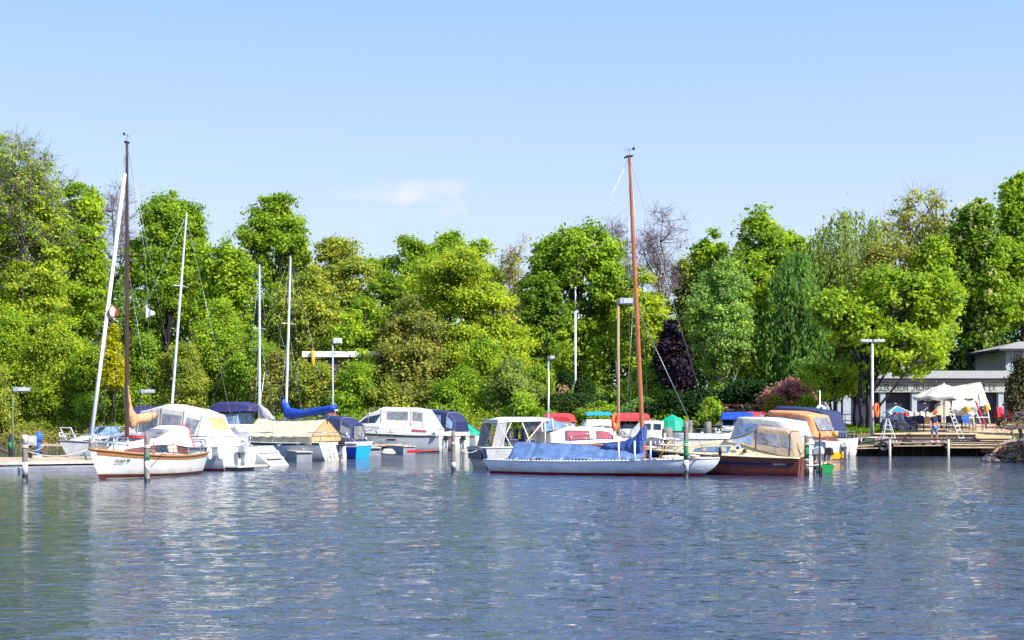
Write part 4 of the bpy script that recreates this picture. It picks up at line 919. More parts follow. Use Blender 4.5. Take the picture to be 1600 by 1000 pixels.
t.f = [(0, 1 + i, 1 + (i + 1) % k) for i in range(k)] + [(1 + i, 1 + k + i, 1 + k + (i + 1) % k, 1 + (i + 1) % k) for i in range(k)]; t.mi = [0] * len(t.f); t.build('tarpaulin', M['canvas_g'], b.root)
b = Boat('motor_boat', 'white boat with steel bow rails pointing at us between the grey piles', 'motorboat', WL(1092, 724), WL(1128, 710), L=6.2, group=GB)
b.hull(2.2, 1.05, .85, m='gel', boot='navyboot', deck='gel'); c = b.loft('cabin', S6((-2.4, .95, .85, .85, 1.3), (0, .95, .8, .9, 1.4), (1.9, .4, .25, 1.0, 1.1, .03)), 'gel')
b.front('windscreen', c, 'glass', .45, .65, .4, .6, parts=2); b.pulpit(.55, .55); b.rails(.2, .6, .5, 4)
b = Boat('motor_boat', 'white boat with bright blue bimini and twin screens in front of the dark fence', 'motorboat', WL(1142, 712), WL(1156, 702), L=7, group=GB)
b.hull(2.6, 1.2, 1.0, m='gel', boot='navyboot', deck='gel'); b.root.location.x = X(1151, 86); b.root.location.y = 86; b.zs = .84
c = b.loft('cabin', S6((-2.8, 1.1, 1.0, 1.0, 1.75), (-.4, 1.1, .95, 1.0, 1.8), (1.2, .9, .7, 1.1, 1.5), (2.4, .4, .25, 1.18, 1.25, .03)), 'gel')
w = b.loft('windscreen', S6((-1.5, .98, .9, 1.75, 2.35, .04), (-.6, .98, .88, 1.78, 2.3, .04), (-.1, .9, .8, 1.75, 1.8, .01)), 'gel')
b.front('screen_pane', w, 'glass', .55, .95, .38, .62, parts=2)
b.loft('bimini', S6((-2.6, 1.05, .95, 2.35, 2.6, .15), (-1.4, 1.08, 1.0, 2.35, 2.85, .25), (-.4, 1.05, .95, 2.35, 2.75, .2), (.1, 1.0, .9, 2.3, 2.4, .05)), 'canvas_royal'); b.pulpit(.5, .7)
b = Boat('motor_boat', 'boat with a coral red fabric wheelhouse beside the blue bimini', 'motorboat', WL(1178, 708), WL(1190, 700), L=6.4, group=GB)
b.hull(2.4, 1.2, 1.0, m='gel', boot='navyboot', deck='gel'); b.root.location.x = X(1180, 90); b.root.location.y = 90; b.zs = .92
h = b.loft('canopy', S6((-2.2, 1.0, .85, 1.1, 2.35, .15), (-1.2, 1.02, .9, 1.1, 2.75, .25), (.4, 1.0, .85, 1.1, 2.72, .25), (1.0, .9, .7, 1.1, 2.2, .15), (1.4, .8, .5, 1.1, 1.2, .02)), 'canvas_r')
b.pane('clear_window', h, 'vinyl', .3, .6, .14, .33); b.front('clear_window', h, 'vinyl', .62, .74, .38, .62, parts=2)

# --- long silver sailboat with blue tarpaulin (centre foreground)
b = Boat('sailing_boat', 'long low silver-white sailboat with varnished mast and big blue tarpaulin over its cockpit', 'sailboat', WL(1106, 744.5), WL(790, 739), group=GB)
b.L += .9; b.root.location.x -= .02
b.hull(2.1, .66, .50, rake=.75, srake=.30, tw=.34, m='silver', boot='redboot', bz=.085, deck='gel_old', rail='white', railr=.02, sag=.03, spoon=2.0, full=2.5, wl_full=1.6)
b.strip('toe_rail', 'black', .03, .97, .975, 1.03, off=.0, nu=30)
b.root.rotation_euler.x = 0
tr_ = MB()
for i in range(64):
    p = b.pt(.03 + .94 * i / 64, 1)
    for sd in (1, -1): tr_.box((p.x, sd * p.y, p.z + .035), (.06, .03, .035))
tag(tr_.build('rail_scuppers', M['white'], b.root), kind='stuff')
rd = MB(); rd.box((-b.L/2 + .05, 0, .15), (.5, .06, .7)); rd.build('rudder', M['bluehull'], b.root, bevel=.02)
rows_ = [(-3.75, .42, .10, .52, .60, .05), (-3.5, .62, .12, .50, 1.15, .08), (-2.4, .78, .1, .50, 1.16, .06), (-1.2, .86, .08, .50, 1.10, .05), (0.0, .92, .08, .50, 1.04, .06), (1.0, .92, .08, .52, .98, .08), (1.7, .7, .08, .56, .90, .1)]
tf = loft_fn(rows_, .42, .8); tm_ = MB()
def tarp(u, v):
    p = tf(u, v); s_ = math.sin(u * 21 + 3 * math.sin(v * 9)) * .03 + math.sin(u * 47 + v * 20) * .012 - .035 * math.exp(-(((u * 5) % 1 - .5) / .07) ** 2)
    e = min(v, 1 - v); p.z += (.10 * abs(math.sin(u * 13)) - .02) * max(0, 1 - e * 9); p.y += s_ * (1 if v < .5 else -1); p.z += s_ * .5; return p
tm_.grid(tarp, 110, 30); to = tm_.build('tarpaulin', M['canvas_blue'], b.root, smooth=True)
b.tubes('tarpaulin_tie', [[(x, b.cs * .86, .62), (x - .15, b.cs * 1.0, .5)] for x in (-3.0, -2.3, -1.2, -.1, .7)], .012, 'rope', 4, to)
b.tubes('ridge_boom', [[(-3.4, 0, 1.14), (2.1, 0, 1.0)]], .045, 'mastwood')
Dm = 51.0; xm = 1.58
mt = H + (HR - 243) / F * Dm
b.mast(xm, .60, mt, m='mastwood', r=.085, lean=(-.55, .0), spread=None, bowx=4.4, sternx=-4.4)
b.tubes('backstay_pair', [[(xm - .4, -.0, 6.3), (xm + 2.1, -.3 * b.cs, 1.0)], [(xm - .4, .1, 6.2), (xm + 2.25, .3, .7)]], .012, 'wire', 4)
b.tubes('masthead_crane', [[(xm - .75, 0, mt - .02), (xm - .4, 0, mt + .04)]], .03, 'black')
b.cover('sail_wrap', [(xm + .12, 1.70, .08, .05), (xm + .06, 1.5, .16, .3), (xm - .05, 1.15, .22, .55), (xm - .35, 1.0, .2, .42), (xm - .8, .95, .2, .22), (xm - 1.5, 1.0, .2, .12)], 'canvas_steel')
for x in (1.0, 1.6, 2.2):
    b.tubes('stanchion', [[(x, b.cs * .95, .5), (x, b.cs * .95, 1.25 if x < 2.3 else .95)]], .035, 'white')
de = MB(); de.box((3.05, 0, .64), (.9, .7, .10)); de.box((2.6, .35, .66), (.35, .3, .14)); de.build('hatch', M['cream'], b.root, bevel=.03)
rp = MB()
rr = random.Random(4)
for i in range(7): rp.torus((2.2 + rr.random() * 1.6, b.cs * (.1 + rr.random() * .5), .62 + .02 * i), .12 + .05 * rr.random(), .025, 'z')
rp.build('coiled_rope', M['rope'], b.root, smooth=True)
b.tubes('boat_hook', [[(2.3, b.cs * .5, .6), (2.75, b.cs * .4, 1.25)]], .02, 'yellow')

# --- cream cruiser with oxblood hull (right foreground)
b = Boat('motor_boat', 'cream and oxblood small cruiser with taupe hood and clear windows', 'motorboat', *heading(1253, 742.5, 80, 5.5), group=GB)
b.hull(2.3, .86, .64, rake=.75, srake=.1, tw=.92, m='brownhull', boot='redboot', bz=.06, deck='cream', rail='cream', railr=.04, full=2.9, sag=-.02)
b.strip('dark_flash', 'navyboot', .03, .92, .66, .77, off=.014, nu=20); b.strip('stern_flash', 'orange', .0, .05, .28, .62, off=.014) if False else None
Lh = b.L / 2
c = b.loft('cabin', S6((-Lh, 1.08, 1.0, .63, .72, .03), (-Lh + .9, 1.1, .98, .65, .88, .06), (-Lh + 1.7, 1.1, .95, .67, 1.10, .1), (-Lh + 2.4, 1.06, .88, .70, 1.27, .14), (-Lh + 3.2, .95, .72, .74, 1.23, .14), (-Lh + 4.0, .62, .42, .80, 1.06, .1), (-Lh + 4.7, .28, .14, .86, .89, .01)), 'cream')
b.pane('window', c, 'steel', .50, .80, .09, .29, off=.012, nu=10, slant=-.02); b.pane('window_glass', c, 'glassblue', .515, .785, .11, .27, off=.02, nu=10, slant=-.02); b.pane('window_curtain', c, 'curtainc', .53, .58, .12, .26, off=.028); b.pane('window_curtain', c, 'curtainc', .69, .725, .12, .26, off=.028)
bd = MB(); bd.tube([(0, 0, 0), (0, b.cs * .03, 0)], .10, 18); bo = bd.build('round_badge', M['white'], c[0], loc=(-Lh + 2.1, b.cs * 1.04, 1.02)); bd = MB(); bd.tube([(0, b.cs * .025, -.03), (0, b.cs * .04, -.03)], .055, 12); bd.build('badge_mark', M['bluehull'], bo)
bv = MB(); bv.tube([(-Lh + 1.85, b.cs * 1.0, .88), (-Lh + 1.85, b.cs * 1.12, .88)], .07, 10); bv.build('vent', M['teakdark'], c[0])
b.text('Hutmann II', -Lh + 1.15, .72, 1.125, .15, 'brownletter', .3); b.text('Sundancer', -Lh + .6, .39, 1.14, .11, 'pontoon', .3)
b.text('Seafarer', -Lh + 1.55, .96, 1.08, .08, 'brownletter', .2)
h = b.loft('canopy', S6((-Lh - .02, 1.06, .95, .68, .78, .03), (-Lh + .25, 1.07, .88, .70, 1.58, .14), (-Lh + .6, 1.07, .85, .74, 1.70, .16), (-Lh + 1.45, 1.04, .78, .95, 1.78, .18), (-Lh + 2.0, .98, .70, 1.12, 1.45, .1), (-Lh + 2.7, .86, .55, 1.22, 1.28, .01)), 'canvas_b')
b.pane('clear_window', h, 'vinyl', .17, .38, .14, .33, nu=8, slant=.05); b.pane('clear_window', h, 'vinyl', .41, .62, .12, .33, nu=8, slant=.05); b.pane('clear_window', h, 'vinylblue', .66, .92, .10, .32); b.front('windscreen', h, 'glassblue', .64, .95, .37, .63, parts=3)
for u_ in (.2, .6): b.tubes('canopy_hoop', [[loft_fn(h[2], off=.012)(u_, v / 16) for v in range(17)]], .016, 'teakdark', 5, h[0])
b.pulpit(.45, .8, r=.018)
b.fender(.50, m='black', z=.85, ln=.3, r=.06)

# --- pale blue canopied boat behind
b = Boat('motor_boat', 'white boat with white framed pale blue tent canopy behind the taupe hooded cruiser', 'motorboat', *heading(1279, 738, 66, 5.0), group=GB)
b.xs = .72; b.zs = .84
b.hull(2.4, 1.0, .85, m='gel', boot='navyboot', bz=.05, deck='gel', tw=.95, srake=-.1)
c = b.loft('cabin', S6((-2.5, 1.12, 1.05, .85, 1.2, .05), (.0, 1.12, 1.0, .9, 1.35, .08), (1.8, .6, .4, .98, 1.1, .04)), 'gel')
h = b.loft('canopy', S6((-2.6, 1.05, .8, 1.1, 1.5, .05), (-2.2, 1.08, .98, 1.15, 2.15, .08), (-.8, 1.08, 1.0, 1.2, 2.32, .08), (.6, 1.05, .98, 1.25, 2.35, .08), (1.3, .8, .6, 1.2, 1.4, .02)), 'canvas_w')
b.pane('clear_window', h, 'vinylblue', .27, .49, .02, .29); b.pane('clear_window', h, 'vinylblue', .52, .73, .02, .29); b.pane('clear_window', h, 'vinylblue', .08, .22, .04, .3)
en = MB(); en.grid(lambda u, v: (-1.90 + .28 * v, lerp(-.8, .8, u), lerp(1.35, 1.85, v)), 2, 2); en.build('rear_window', M['vinylblue'], h[0])
b.outboard(-2.65, .3, .55, 'gel_old'); b.outboard(-2.7, -.5, .5, 'black')

# --- orange canopy boat
b = Boat('motor_boat', 'boat with salmon orange canopy, grey window and yellow stern', 'motorboat', *heading(1308, 718.5, 62, 6.0), group=GB)
b.xs = .74; b.zs = .84
b.hull(2.7, 1.2, .95, m='gel', boot='yellow', bz=.38, deck='gel', tw=.95, tm='gel', rail='white', railr=.04)
c = b.loft('coaming', S6((-3.2, 1.2, 1.12, .95, 1.3, .05), (.2, 1.2, 1.05, 1.0, 1.5, .08), (2.2, .7, .4, 1.1, 1.25, .04)), 'teakdark')
h = b.loft('canopy', S6((-3.2, 1.12, .9, 1.2, 1.5, .05), (-2.7, 1.15, 1.0, 1.22, 2.55, .15), (-1.2, 1.15, 1.02, 1.3, 2.8, .2), (.6, 1.1, .95, 1.35, 2.85, .2), (1.7, .9, .7, 1.4, 1.7, .03)), 'canvas_o')
b.pane('clear_window', h, 'vinyl', .28, .47, .06, .32, slant=.03); b.pane('clear_window', h, 'vinyl', .52, .72, .06, .32)
en = MB(); en.grid(lambda u, v: (-2.42 + .36 * v, lerp(-.8, .8, u), lerp(1.5, 2.15, v)), 2, 2); en.build('rear_window', M['vinyl'], h[0])
yp = MB(); yp.box((-b.L/2 - .04, 0, .22), (.05, 2.0, .34)); yp.build('transom_panel', M['yellow'], b.root, bevel=.01)
bu = MB(); bu.ball((-3.1, .4, 1.30), .16); bu.build('mooring_ball', M['yellow'], b.root, smooth=True)
b.tubes('handrail', [[(-3.0, -1, .95), (-3.0, -1, 1.4), (-3.0, 1, 1.4), (-3.0, 1, .95)]], .025, 'steel'); b.outboard(-3.3, -.3, .5, 'white')
# --- navy canopy boat beyond
b = Boat('motor_boat', 'boat with wide navy canopy rising behind the salmon orange one', 'motorboat', *heading(1322, 713.5, 62, 7.0), group=GB)
b.xs = .85; b.zs = .88
b.hull(2.8, 1.25, 1.0, m='gel', boot='navyboot', deck='gel', tw=.95, rail='white')
h = b.loft('canopy', S6((-3.6, 1.2, .95, 1.05, 1.5, .05), (-3.1, 1.22, 1.05, 1.05, 2.75, .15), (-1.4, 1.22, 1.08, 1.1, 3.0, .2), (.4, 1.2, 1.05, 1.15, 3.1, .2), (1.3, 1.0, .8, 1.2, 2.7, .1), (1.9, .8, .6, 1.2, 1.3, .02)), 'canvas_n')
b.pane('clear_window', h, 'vinyl', .25, .5, .1, .33); b.outboard(-3.75, .2, .5, 'white')
b.tubes('stern_rail', [[(-3.4, -1.1, 1.0), (-3.45, -1.1, 1.4), (-3.45, 1.1, 1.4), (-3.4, 1.1, 1.0)]], .022, 'steel')
# --- green dinghy
b = Boat('dinghy', 'little green rowing dinghy with white gunwale behind the ladder posts', 'dinghy', *heading(1291, 738.5, 35, 1.9), group=None)
b.hull(.8, .36, .30, m='greenhull', boot='greenhull', deck='gel', rail='white', railr=.035, draft=.15, tw=.8)
th = MB(); th.box((.1, 0, .40), (.22, .95, .05)); th.box((-.7, 0, .40), (.22, .9, .05)); th.build('thwart', M['teak'], b.root)

# mooring lines between piles and bows
def rope(label, a, c, sag=.25, r=.014):
    a, c = Vector(a), Vector(c); m = (a + c) / 2; mb = MB(); mb.tube([a.lerp(c, t / 10) - m - Vector((0, 0, sag * 4 * (t / 10) * (1 - t / 10))) for t in range(11)], r, 5)
    o = mb.build('mooring_line', M['rope'], None, smooth=True); o.location = m; tag(o, label, 'rope', 'mooring lines between boats and piles')
def pw(px, row, z): p = WL(px, row); return (p.x, p.y, z)
rope('mooring line from the left pier pile to the small speedboat\'s bow', pw(39, 752, 1.1), (X(72, 70), 70, .95))
rope('mooring line from the sloop\'s bow to the pile at the left pier', pw(39, 752, 1.0), pw(136, 750, 1.0), .2)
rope('mooring line from the sloop\'s rail to the pile in front of its hull', pw(229.5, 752, 1.1), pw(262, 744, .85), .1)
rope('mooring line from the lone slim pile to the sun roof boat\'s corner', pw(708.5, 740, 1.1), pw(750, 732.5, .85), .25)
rope('mooring line from the tall green banded pile to the silver sailboat', pw(1072, 746, 1.1), pw(1040, 742, .6), .1)
rope('mooring line from the second green banded pile to the oxblood cruiser\'s stern', pw(1260.5, 743.5, 1.05), pw(1247, 742, .66), .06)

for rt_ in [o for o in COL.objects if o.type == 'EMPTY' and o.get('group') == GB and o.get('category') == 'motorboat']:
    dk = [c for c in rt_.children if c.name.split('.')[0] == 'deck']
    if not dk: continue
    vs_ = [v.co for v in dk[0].data.vertices]; zx = max(v.z for v in vs_); L2 = max(v.x for v in vs_); ym = max(v.y for v in vs_); zs_ = min(v.z for v in vs_)
    for sg in (-1, 1):
        mb = MB(); mb.bar((-L2 * .86, sg * ym * .82, zs_ + .09), (-L2 * .86 + .26, sg * ym * .82, zs_ + .09), .03); mb.box((-L2 * .86 + .13, sg * ym * .82, zs_ + .045), (.08, .05, .07)); mb.build('cleat', M['steel'], rt_)
# ---------------------------------------------------------------- piers, piles, lamps
def pier_world(name, label, pts, z, mtop='plank', cat='pontoon', floats=None, thick=.14, group=None):
    # pts: world polygon of the deck (counter-clockwise, near edge first)
    c = sum((Vector(p) for p in pts), Vector((0, 0))) / len(pts)
    r = thing(name, label, cat, (c.x, c.y, 0), 0, group); n = len(pts); q = [(p[0] - c.x, p[1] - c.y) for p in pts]
    mb = MB(); mb.add([(x, y, z) for x, y in q] + [(x, y, z - .03) for x, y in q], [tuple(range(n)), tuple(reversed(range(n, 2 * n)))] + [(i, n + i, n + (i + 1) % n, (i + 1) % n) for i in range(n)])
    mb.build('deck', M[mtop], r)
    fb = MB(); c2 = 1.004
    for i in range(n):
        a, b_ = Vector((*q[i], z - .045)), Vector((*q[(i + 1) % n], z - .045)); fb.bar(a * 1, b_ * 1, .07, .11)
    fb.build('edge_beam', M['concrete'], r)
    for (fx, fy, L_, W_, rz) in floats or []:
        f = MB(); f.box((0, 0, -.02), (L_, W_, .42)); o = f.build('float', M['pontoon'], r, loc=(fx - c.x, fy - c.y, z - .36), bevel=.04); o.rotation_euler.z = rz
    return r
# left pier: near edge from the frame edge to the sloop's bow
a = WL(-20, 725, .37); a2 = WL(139, 720, .37)
pier_world('floating_pier', 'floating pier with pale planked deck and grey floats at the left edge', [(a.x - 4, a.y), (a2.x + .3, a2.y), (a2.x - 1.2, a2.y + 7.0), (a.x - 6, a.y + 8.5)], .37,
           floats=[(X(14, 54), 54.3, 1.1, 2.4, .0), (X(86, 55.5), 56.4, 3.4, 2.6, .08), (X(-60, 53), 54.5, 2, 2.4, .05), (X(90, 55), 60.5, 3.4, 2, .12)])
def finger(label, p0, p1, z, w=.7):
    a, b_ = Vector(p0), Vector(p1); d = (b_ - a); d.z = 0; L_ = d.length; ang = math.atan2(d.y, d.x)
    r = thing('finger_pontoon', label, 'pontoon', ((a.x + b_.x) / 2, (a.y + b_.y) / 2, 0), ang, 'finger pontoons between the moored boats')
    mb = MB(); mb.box((0, 0, z - .03), (L_, w, .06)); mb.build('deck', M['concrete'], r, bevel=.01)
    mb = MB(); mb.box((L_ * .1, 0, z - .31), (L_ * .78, w * .96, .48)); mb.build('float', M['pontoon'], r, bevel=.03)
    mb = MB(); mb.tube([(L_ * .45, -.25, z), (L_ * .45, -.25, z + .16), (L_ * .45 + .3, .0, z + .16), (L_ * .45 + .3, .0, z)], .03, 6); mb.build('cleat', M['steel'], r, smooth=True); return r
finger('grey finger pontoon between the white sloop and the cream canopied boat', WL(288, 727), WL(354, 733.5), .46, .8)
finger('grey finger pontoon between the scoop-sterned yacht and the tent boat', WL(425, 714), WL(476, 721.5), .5, .8)
finger('grey finger pontoon with coiled lines under the big cabin cruiser', WL(580, 706), WL(640, 710), .50, .8)
finger('short grey finger pontoon left of the big cabin cruiser beside the cyan transom', WL(560, 706), WL(585, 713), .50, .8)
ro = MB()
for i in range(5): ro.torus((0, 0, .03 + .035 * i), .30 - .03 * i, .05, 'z')
o = ro.build('coiled_rope', M['rope'], None, smooth=True); p = WL(606, 709, .5); o.location = (p.x, p.y + .1, .5); tag(o, 'pale rope coiled in a heap on the pontoon below the big cruiser', 'rope')
oa = MB(); oa.tube([(0, 0, 0), (.8, .1, .03)], .03, 8); oa.box((-.2, 0, 0), (.5, .04, .13)); o = oa.build('oar', M['red'], None, bevel=.01); p = WL(652, 708, .55); o.location = (p.x, p.y, .62); tag(o, 'dark red oar lying along the side of the big white cruiser', 'oar')

def pile(px, row, toprow, wpx, label, bands=(), m='pile', group='mooring piles in the open water', name='mooring_pile'):
    p = WL(px, row); D = p.y; r = wpx / 2 / F * D; zt = Z(toprow, D)
    root = thing(name, label, 'mooring pile', (p.x, p.y, 0), 0, group)
    rg = random.Random(px); mb = MB(); k = 14
    mb.tube([(.01 * rg.uniform(-1, 1) , .01 * rg.uniform(-1, 1), -1.2 + (zt + 1.2) * i / k) for i in range(k)] + [(0, 0, zt)], [r * rg.uniform(.97, 1.03) for _ in range(k)] + [r * .9], 14); mb.build('post', M[m], root, smooth=True)
    mb = MB(); mb.tube([(0, 0, -1), (0, 0, .22)], r * 1.05, 14); mb.build('wet_foot', M['algae'], root, smooth=True)
    for (z0, z1, mm) in bands:
        mb = MB(); mb.tube([(0, 0, z0), (0, 0, z1)], r * 1.04, 14); mb.build('band', M[mm], root, smooth=True)
    mb = MB(); mb.torus((0, 0, min(zt - .3, 1.1)), r * 1.1, .022, 'z'); mb.torus((.01, 0, min(zt - .3, 1.1) + .05), r * 1.1, .02, 'z'); mb.build('rope_turn', M['rope'], root, smooth=True)
    return root
pile(39, 752, 679, 8.5, 'grey pile standing in front of the left pier', [(.22, .62, 'pilewhite'), (1.2, 1.5, 'pilewhite')])
pile(229.5, 752, 676, 8.5, 'grey pile in front of the white sloop\'s hull', [(.22, .65, 'pilewhite'), (.7, .95, 'pilegreen')])
pile(708.5, 740, 673, 7, 'slim grey pile alone in open water right of the big cabin cruiser', [(.22, .42, 'pilewhite')])
pile(1072, 746, 658, 7.5, 'tall dark pile with green band in front of the silver sailboat', [(.22, .6, 'pilewhite'), (.62, 1.3, 'pilegreen')])
pile(1260.5, 743.5, 680, 7.5, 'dark pile with green band at the stern of the oxblood cruiser', [(.22, .6, 'pilewhite'), (.62, 1.15, 'pilegreen')])
G2 = 'thick timber piles among the moored boats'
pile(1042.5, 722, 669, 17, 'thick weathered pile with pale notice behind the silver sailboat', group=G2)
pile(1106, 712, 659, 11, 'thick grey pile beside the steel bow rails', group=G2)
pile(1078, 716, 657, 8, 'brown pile just right of the tall green banded one', group=G2)
no = MB(); p = WL(1040, 722); no.box((0, 0, 0), (.24, .03, .30)); o = no.build('notice_plate', M['alubright'], None); o.location = (p.x, p.y - .24, 1.25); tag(o, 'small pale notice plate fixed to the thick weathered pile', 'sign')
# steel ladder beside the green banded pile
lp = WL(1281, 744); rt = thing('swim_ladder', 'thin black ladder between two posts right of the oxblood cruiser', 'ladder', (lp.x, lp.y, 0))
mb = MB()
for x in (0, ): mb.tube([(x, 0, -.8), (x, 0, 1.55)], .035, 8)
mb.tube([(-.16, .1, -.8), (-.16, .1, .35)], .06, 8); mb.tube([(.1, .1, -.8), (.1, .1, .3)], .05, 8); mb.build('post', M['poleblack'], rt, smooth=True)
mb = MB()
for z in (.35, .75, 1.35): mb.tube([(-.45, -.02, z), (0, 0, z)], .02, 6)
mb.build('rung', M['poleblack'], rt, smooth=True)
# channel mark pile with a lamp at the far left
def lamp(label, px, topr, baserow, D, head, pole='poleblack', r=.05, hw=.55, hh=.2, side=1, base_z=None, two=False, group=None, lens='lampwhite', hm='lampgray'):
    x = X(px, D); zt = Z(topr, D); zb = base_z if base_z is not None else Z(baserow, D)
    rt = thing('street_lamp', label, 'street lamp', (x, D, zb), 0, 'box lamps along the jetty and bank')
    mb = MB(); mb.tube([(0, 0, -.2), (0, 0, (zt - zb) * .35), (0, 0, zt - zb)], [r * 1.3, r, r * .8], 10); mb.build('pole', M[pole], rt, smooth=True)
    for sd in ((1, -1) if two else (side,)):
        mb = MB(); mb.box((sd * (hw / 2 + .06), 0, zt - zb + .02), (hw, .3, hh)); o = mb.build('lamp_head', M[hm], rt, bevel=.02)
        mb = MB(); mb.box((sd * (hw * .62 + .06), -.155, zt - zb + .02), (hw * .62, .02, hh * .75)); mb.box((sd * (hw * .55 + .06), 0, zt - zb + .02 - hh / 2 - .01), (hw * .7, .24, .02)); mb.build('lens', M[lens], o)
    mb = MB(); mb.box((side * .04, 0, zt - zb + .0), (.14, .14, hh * .8)); mb.build('bracket', M['lampgray'], rt); return rt
lamp('box lamp on a thin dark pole at the far left of the pier', 20, 609, 712, 74, 0, 'polegreen', .05, .8, .22, base_z=.2)
bt = MB(); bt.tube([(0, 0, -1), (0, 0, 1.25)], .16, 12); bt.tube([(0, 0, .45), (0, 0, .85)], .168, 12, mi=1); o = bt.build('mooring_pile', [M['poleblack'], M['pilegreen']], None, smooth=True); o.location = (X(18, 75), 75, 0); tag(o, 'short dark pile with green band at the foot of the far left lamp', 'mooring pile', G2)
lamp('box lamp seen above the furled tan sail, its pole hidden by boats', 219, 612, 700, 80, 0, 'poleblack', .05, .75, .2, base_z=.2)
lamp('white box lamp on a slim pole at the end of the royal blue sail cover', 520, 533, 690, 82, 0, 'lampgray', .055, .45, .3, base_z=.3, hm='white')
lamp('small silver lamp pole beside the white sun roof', 857, 559, 690, 80, 0, 'alu', .065, .28, .18, base_z=.3)
lamp('grey box lamp on a pale wooden pole left of the varnished mast', 966, 471, 690, 74, 0, 'polewood', .085, .7, .3, base_z=.6)
lamp('double headed street lamp by the big maple on the terrace', 1363, 533, 672, 84, 0, 'alubright', .085, .65, .16, base_z=1.25, two=True, hm='lampwhite')
bs = MB(); bs.box((0, 0, .55), (1.1, .9, 1.3)); o = bs.build('lamp_plinth', M['stone'], None, bevel=.03); o.location = (X(969, 73.6), 73.6, 0); tag(o, 'squat grey-green block carrying the wooden lamp pole', 'plinth')
lamp_ids = 0
fp = thing('flagpole', 'bare white flagpole with bluish tip on the slope behind the boats', 'flagpole', (X(899, 108), 108, ter(X(899, 108), 108)))
zt = Z(450, 108) - fp.location.z
mb = MB(); mb.tube([(0, 0, -.3), (0, 0, zt * .8)], [.10, .07], 10); mb.tube([(0, 0, 0), (0, 0, 1.6)], .15, 10); mb.build('pole', M['white'], fp, smooth=True)
mb = MB(); mb.tube([(0, 0, zt * .8), (0, 0, zt)], [.07, .045], 10); mb.ball((0, 0, zt), .09); mb.build('tip', M['alu'], fp, smooth=True)
pl = WL(55, 713, .37)
rt = thing('blue_post', 'slim bright blue post with a wider top on the left pier', 'post', (X(58, 62), 62, .37))
mb = MB(); mb.tube([(0, 0, 0), (.02, 0, .1), (.05, 0, .55), (.06, 0, .75)], [.07, .06, .08, .12], 10); mb.tube([(.04, 0, .7), (.08, 0, .95), (.1, 0, 1.12)], [.15, .16, .10], 10); mb.build('post', M['bluecloth'], rt, smooth=True)
mb = MB(); mb.box((.02, 0, .04), (.34, .22, .08)); mb.build('foot', M['white'], rt, bevel=.02)
rt = thing('power_pedestal', 'grey service box on a thin post beside the blue post', 'service box', (X(49, 60.5), 60.5, .37))
mb = MB(); mb.box((0, 0, .76), (.42, .2, .42)); mb.build('box', M['lampgray'], rt, bevel=.02); mb = MB(); mb.tube([(-.04, 0, 0), (-.04, 0, .6)], .05, 8); mb.build('post', M['poleblack'], rt, smooth=True)
mb = MB(); mb.box((.05, -.106, .8), (.2, .012, .24)); mb.build('cover_plate', M['alubright'], rt)
def lifebuoy(px, row, D, label, r0=.36, axis='y', rot=.9):
    mb = MB(); mb.torus((0, 0, 0), r0, .085, 'y', 20, 8); o = mb.build('lifebuoy', [M['orange'], M['white']], None, smooth=True); o.location = (X(px, D), D, Z(row, D)); o.rotation_euler.z = rot
    tag(o, label, 'lifebuoy', 'orange lifebuoys on their stands'); return o
lifebuoy(961, 659, 73.6, 'large orange lifebuoy hung on the wooden lamp pole', .40, rot=1.2)
lifebuoy(519, 649, 80.6, 'orange lifebuoy near the end of the royal blue boom cover', .24, rot=1.0)
lifebuoy(1369.5, 641, 83.7, 'orange lifebuoy on the double headed lamp pole by the terrace', .36, rot=1.1)
mb = MB(); mb.torus((0, 0, 0), .26, .09, 'y'); o = mb.build('lifebuoy', M['white'], None, smooth=True); o.location = (X(1282, 84), 84, Z(641, 84)); o.rotation_euler.z = .5; tag(o, 'white lifebuoy in front of the pale blue columns above the navy canopy', 'lifebuoy')
mb = MB(); mb.tube([(0, 0, 0), (0, 0, Z(610, 84) - .5)], .04, 8); o = mb.build('signal_post', M['alubright'], None, smooth=True); o.location = (X(1281, 84.2), 84.2, 0.5); tag(o, 'thin white post carrying the white lifebuoy', 'post')

# fixed jetty behind the centre boats
rt = thing('jetty', 'dark timber walkway running behind the centre boats', 'jetty', (X(1060, 74), 74, 0))
mb = MB(); mb.box((0, 0, .55), (17, 1.6, .12)); mb.build('deck', M['plank'], rt); 
for i in range(9): mb = MB(); mb.tube([(-8 + 2 * i, -.7, -1), (-8 + 2 * i, -.7, .5)], .1, 8); mb.build('support', M['plankdark'], rt)
rt = thing('jetty', 'long low walkway far behind the left boats against the bank', 'jetty', (X(350, 88), 88, 0))
mb = MB(); mb.box((0, 0, .5), (23, 1.4, .12)); mb.build('deck', M['plank'], rt); 
for i in range(11): mb = MB(); mb.tube([(-11 + 2.15 * i, -.6, -1), (-14 + 2.15 * i, -.6, .45)], .09, 8); mb.build('support', M['plankdark'], rt)

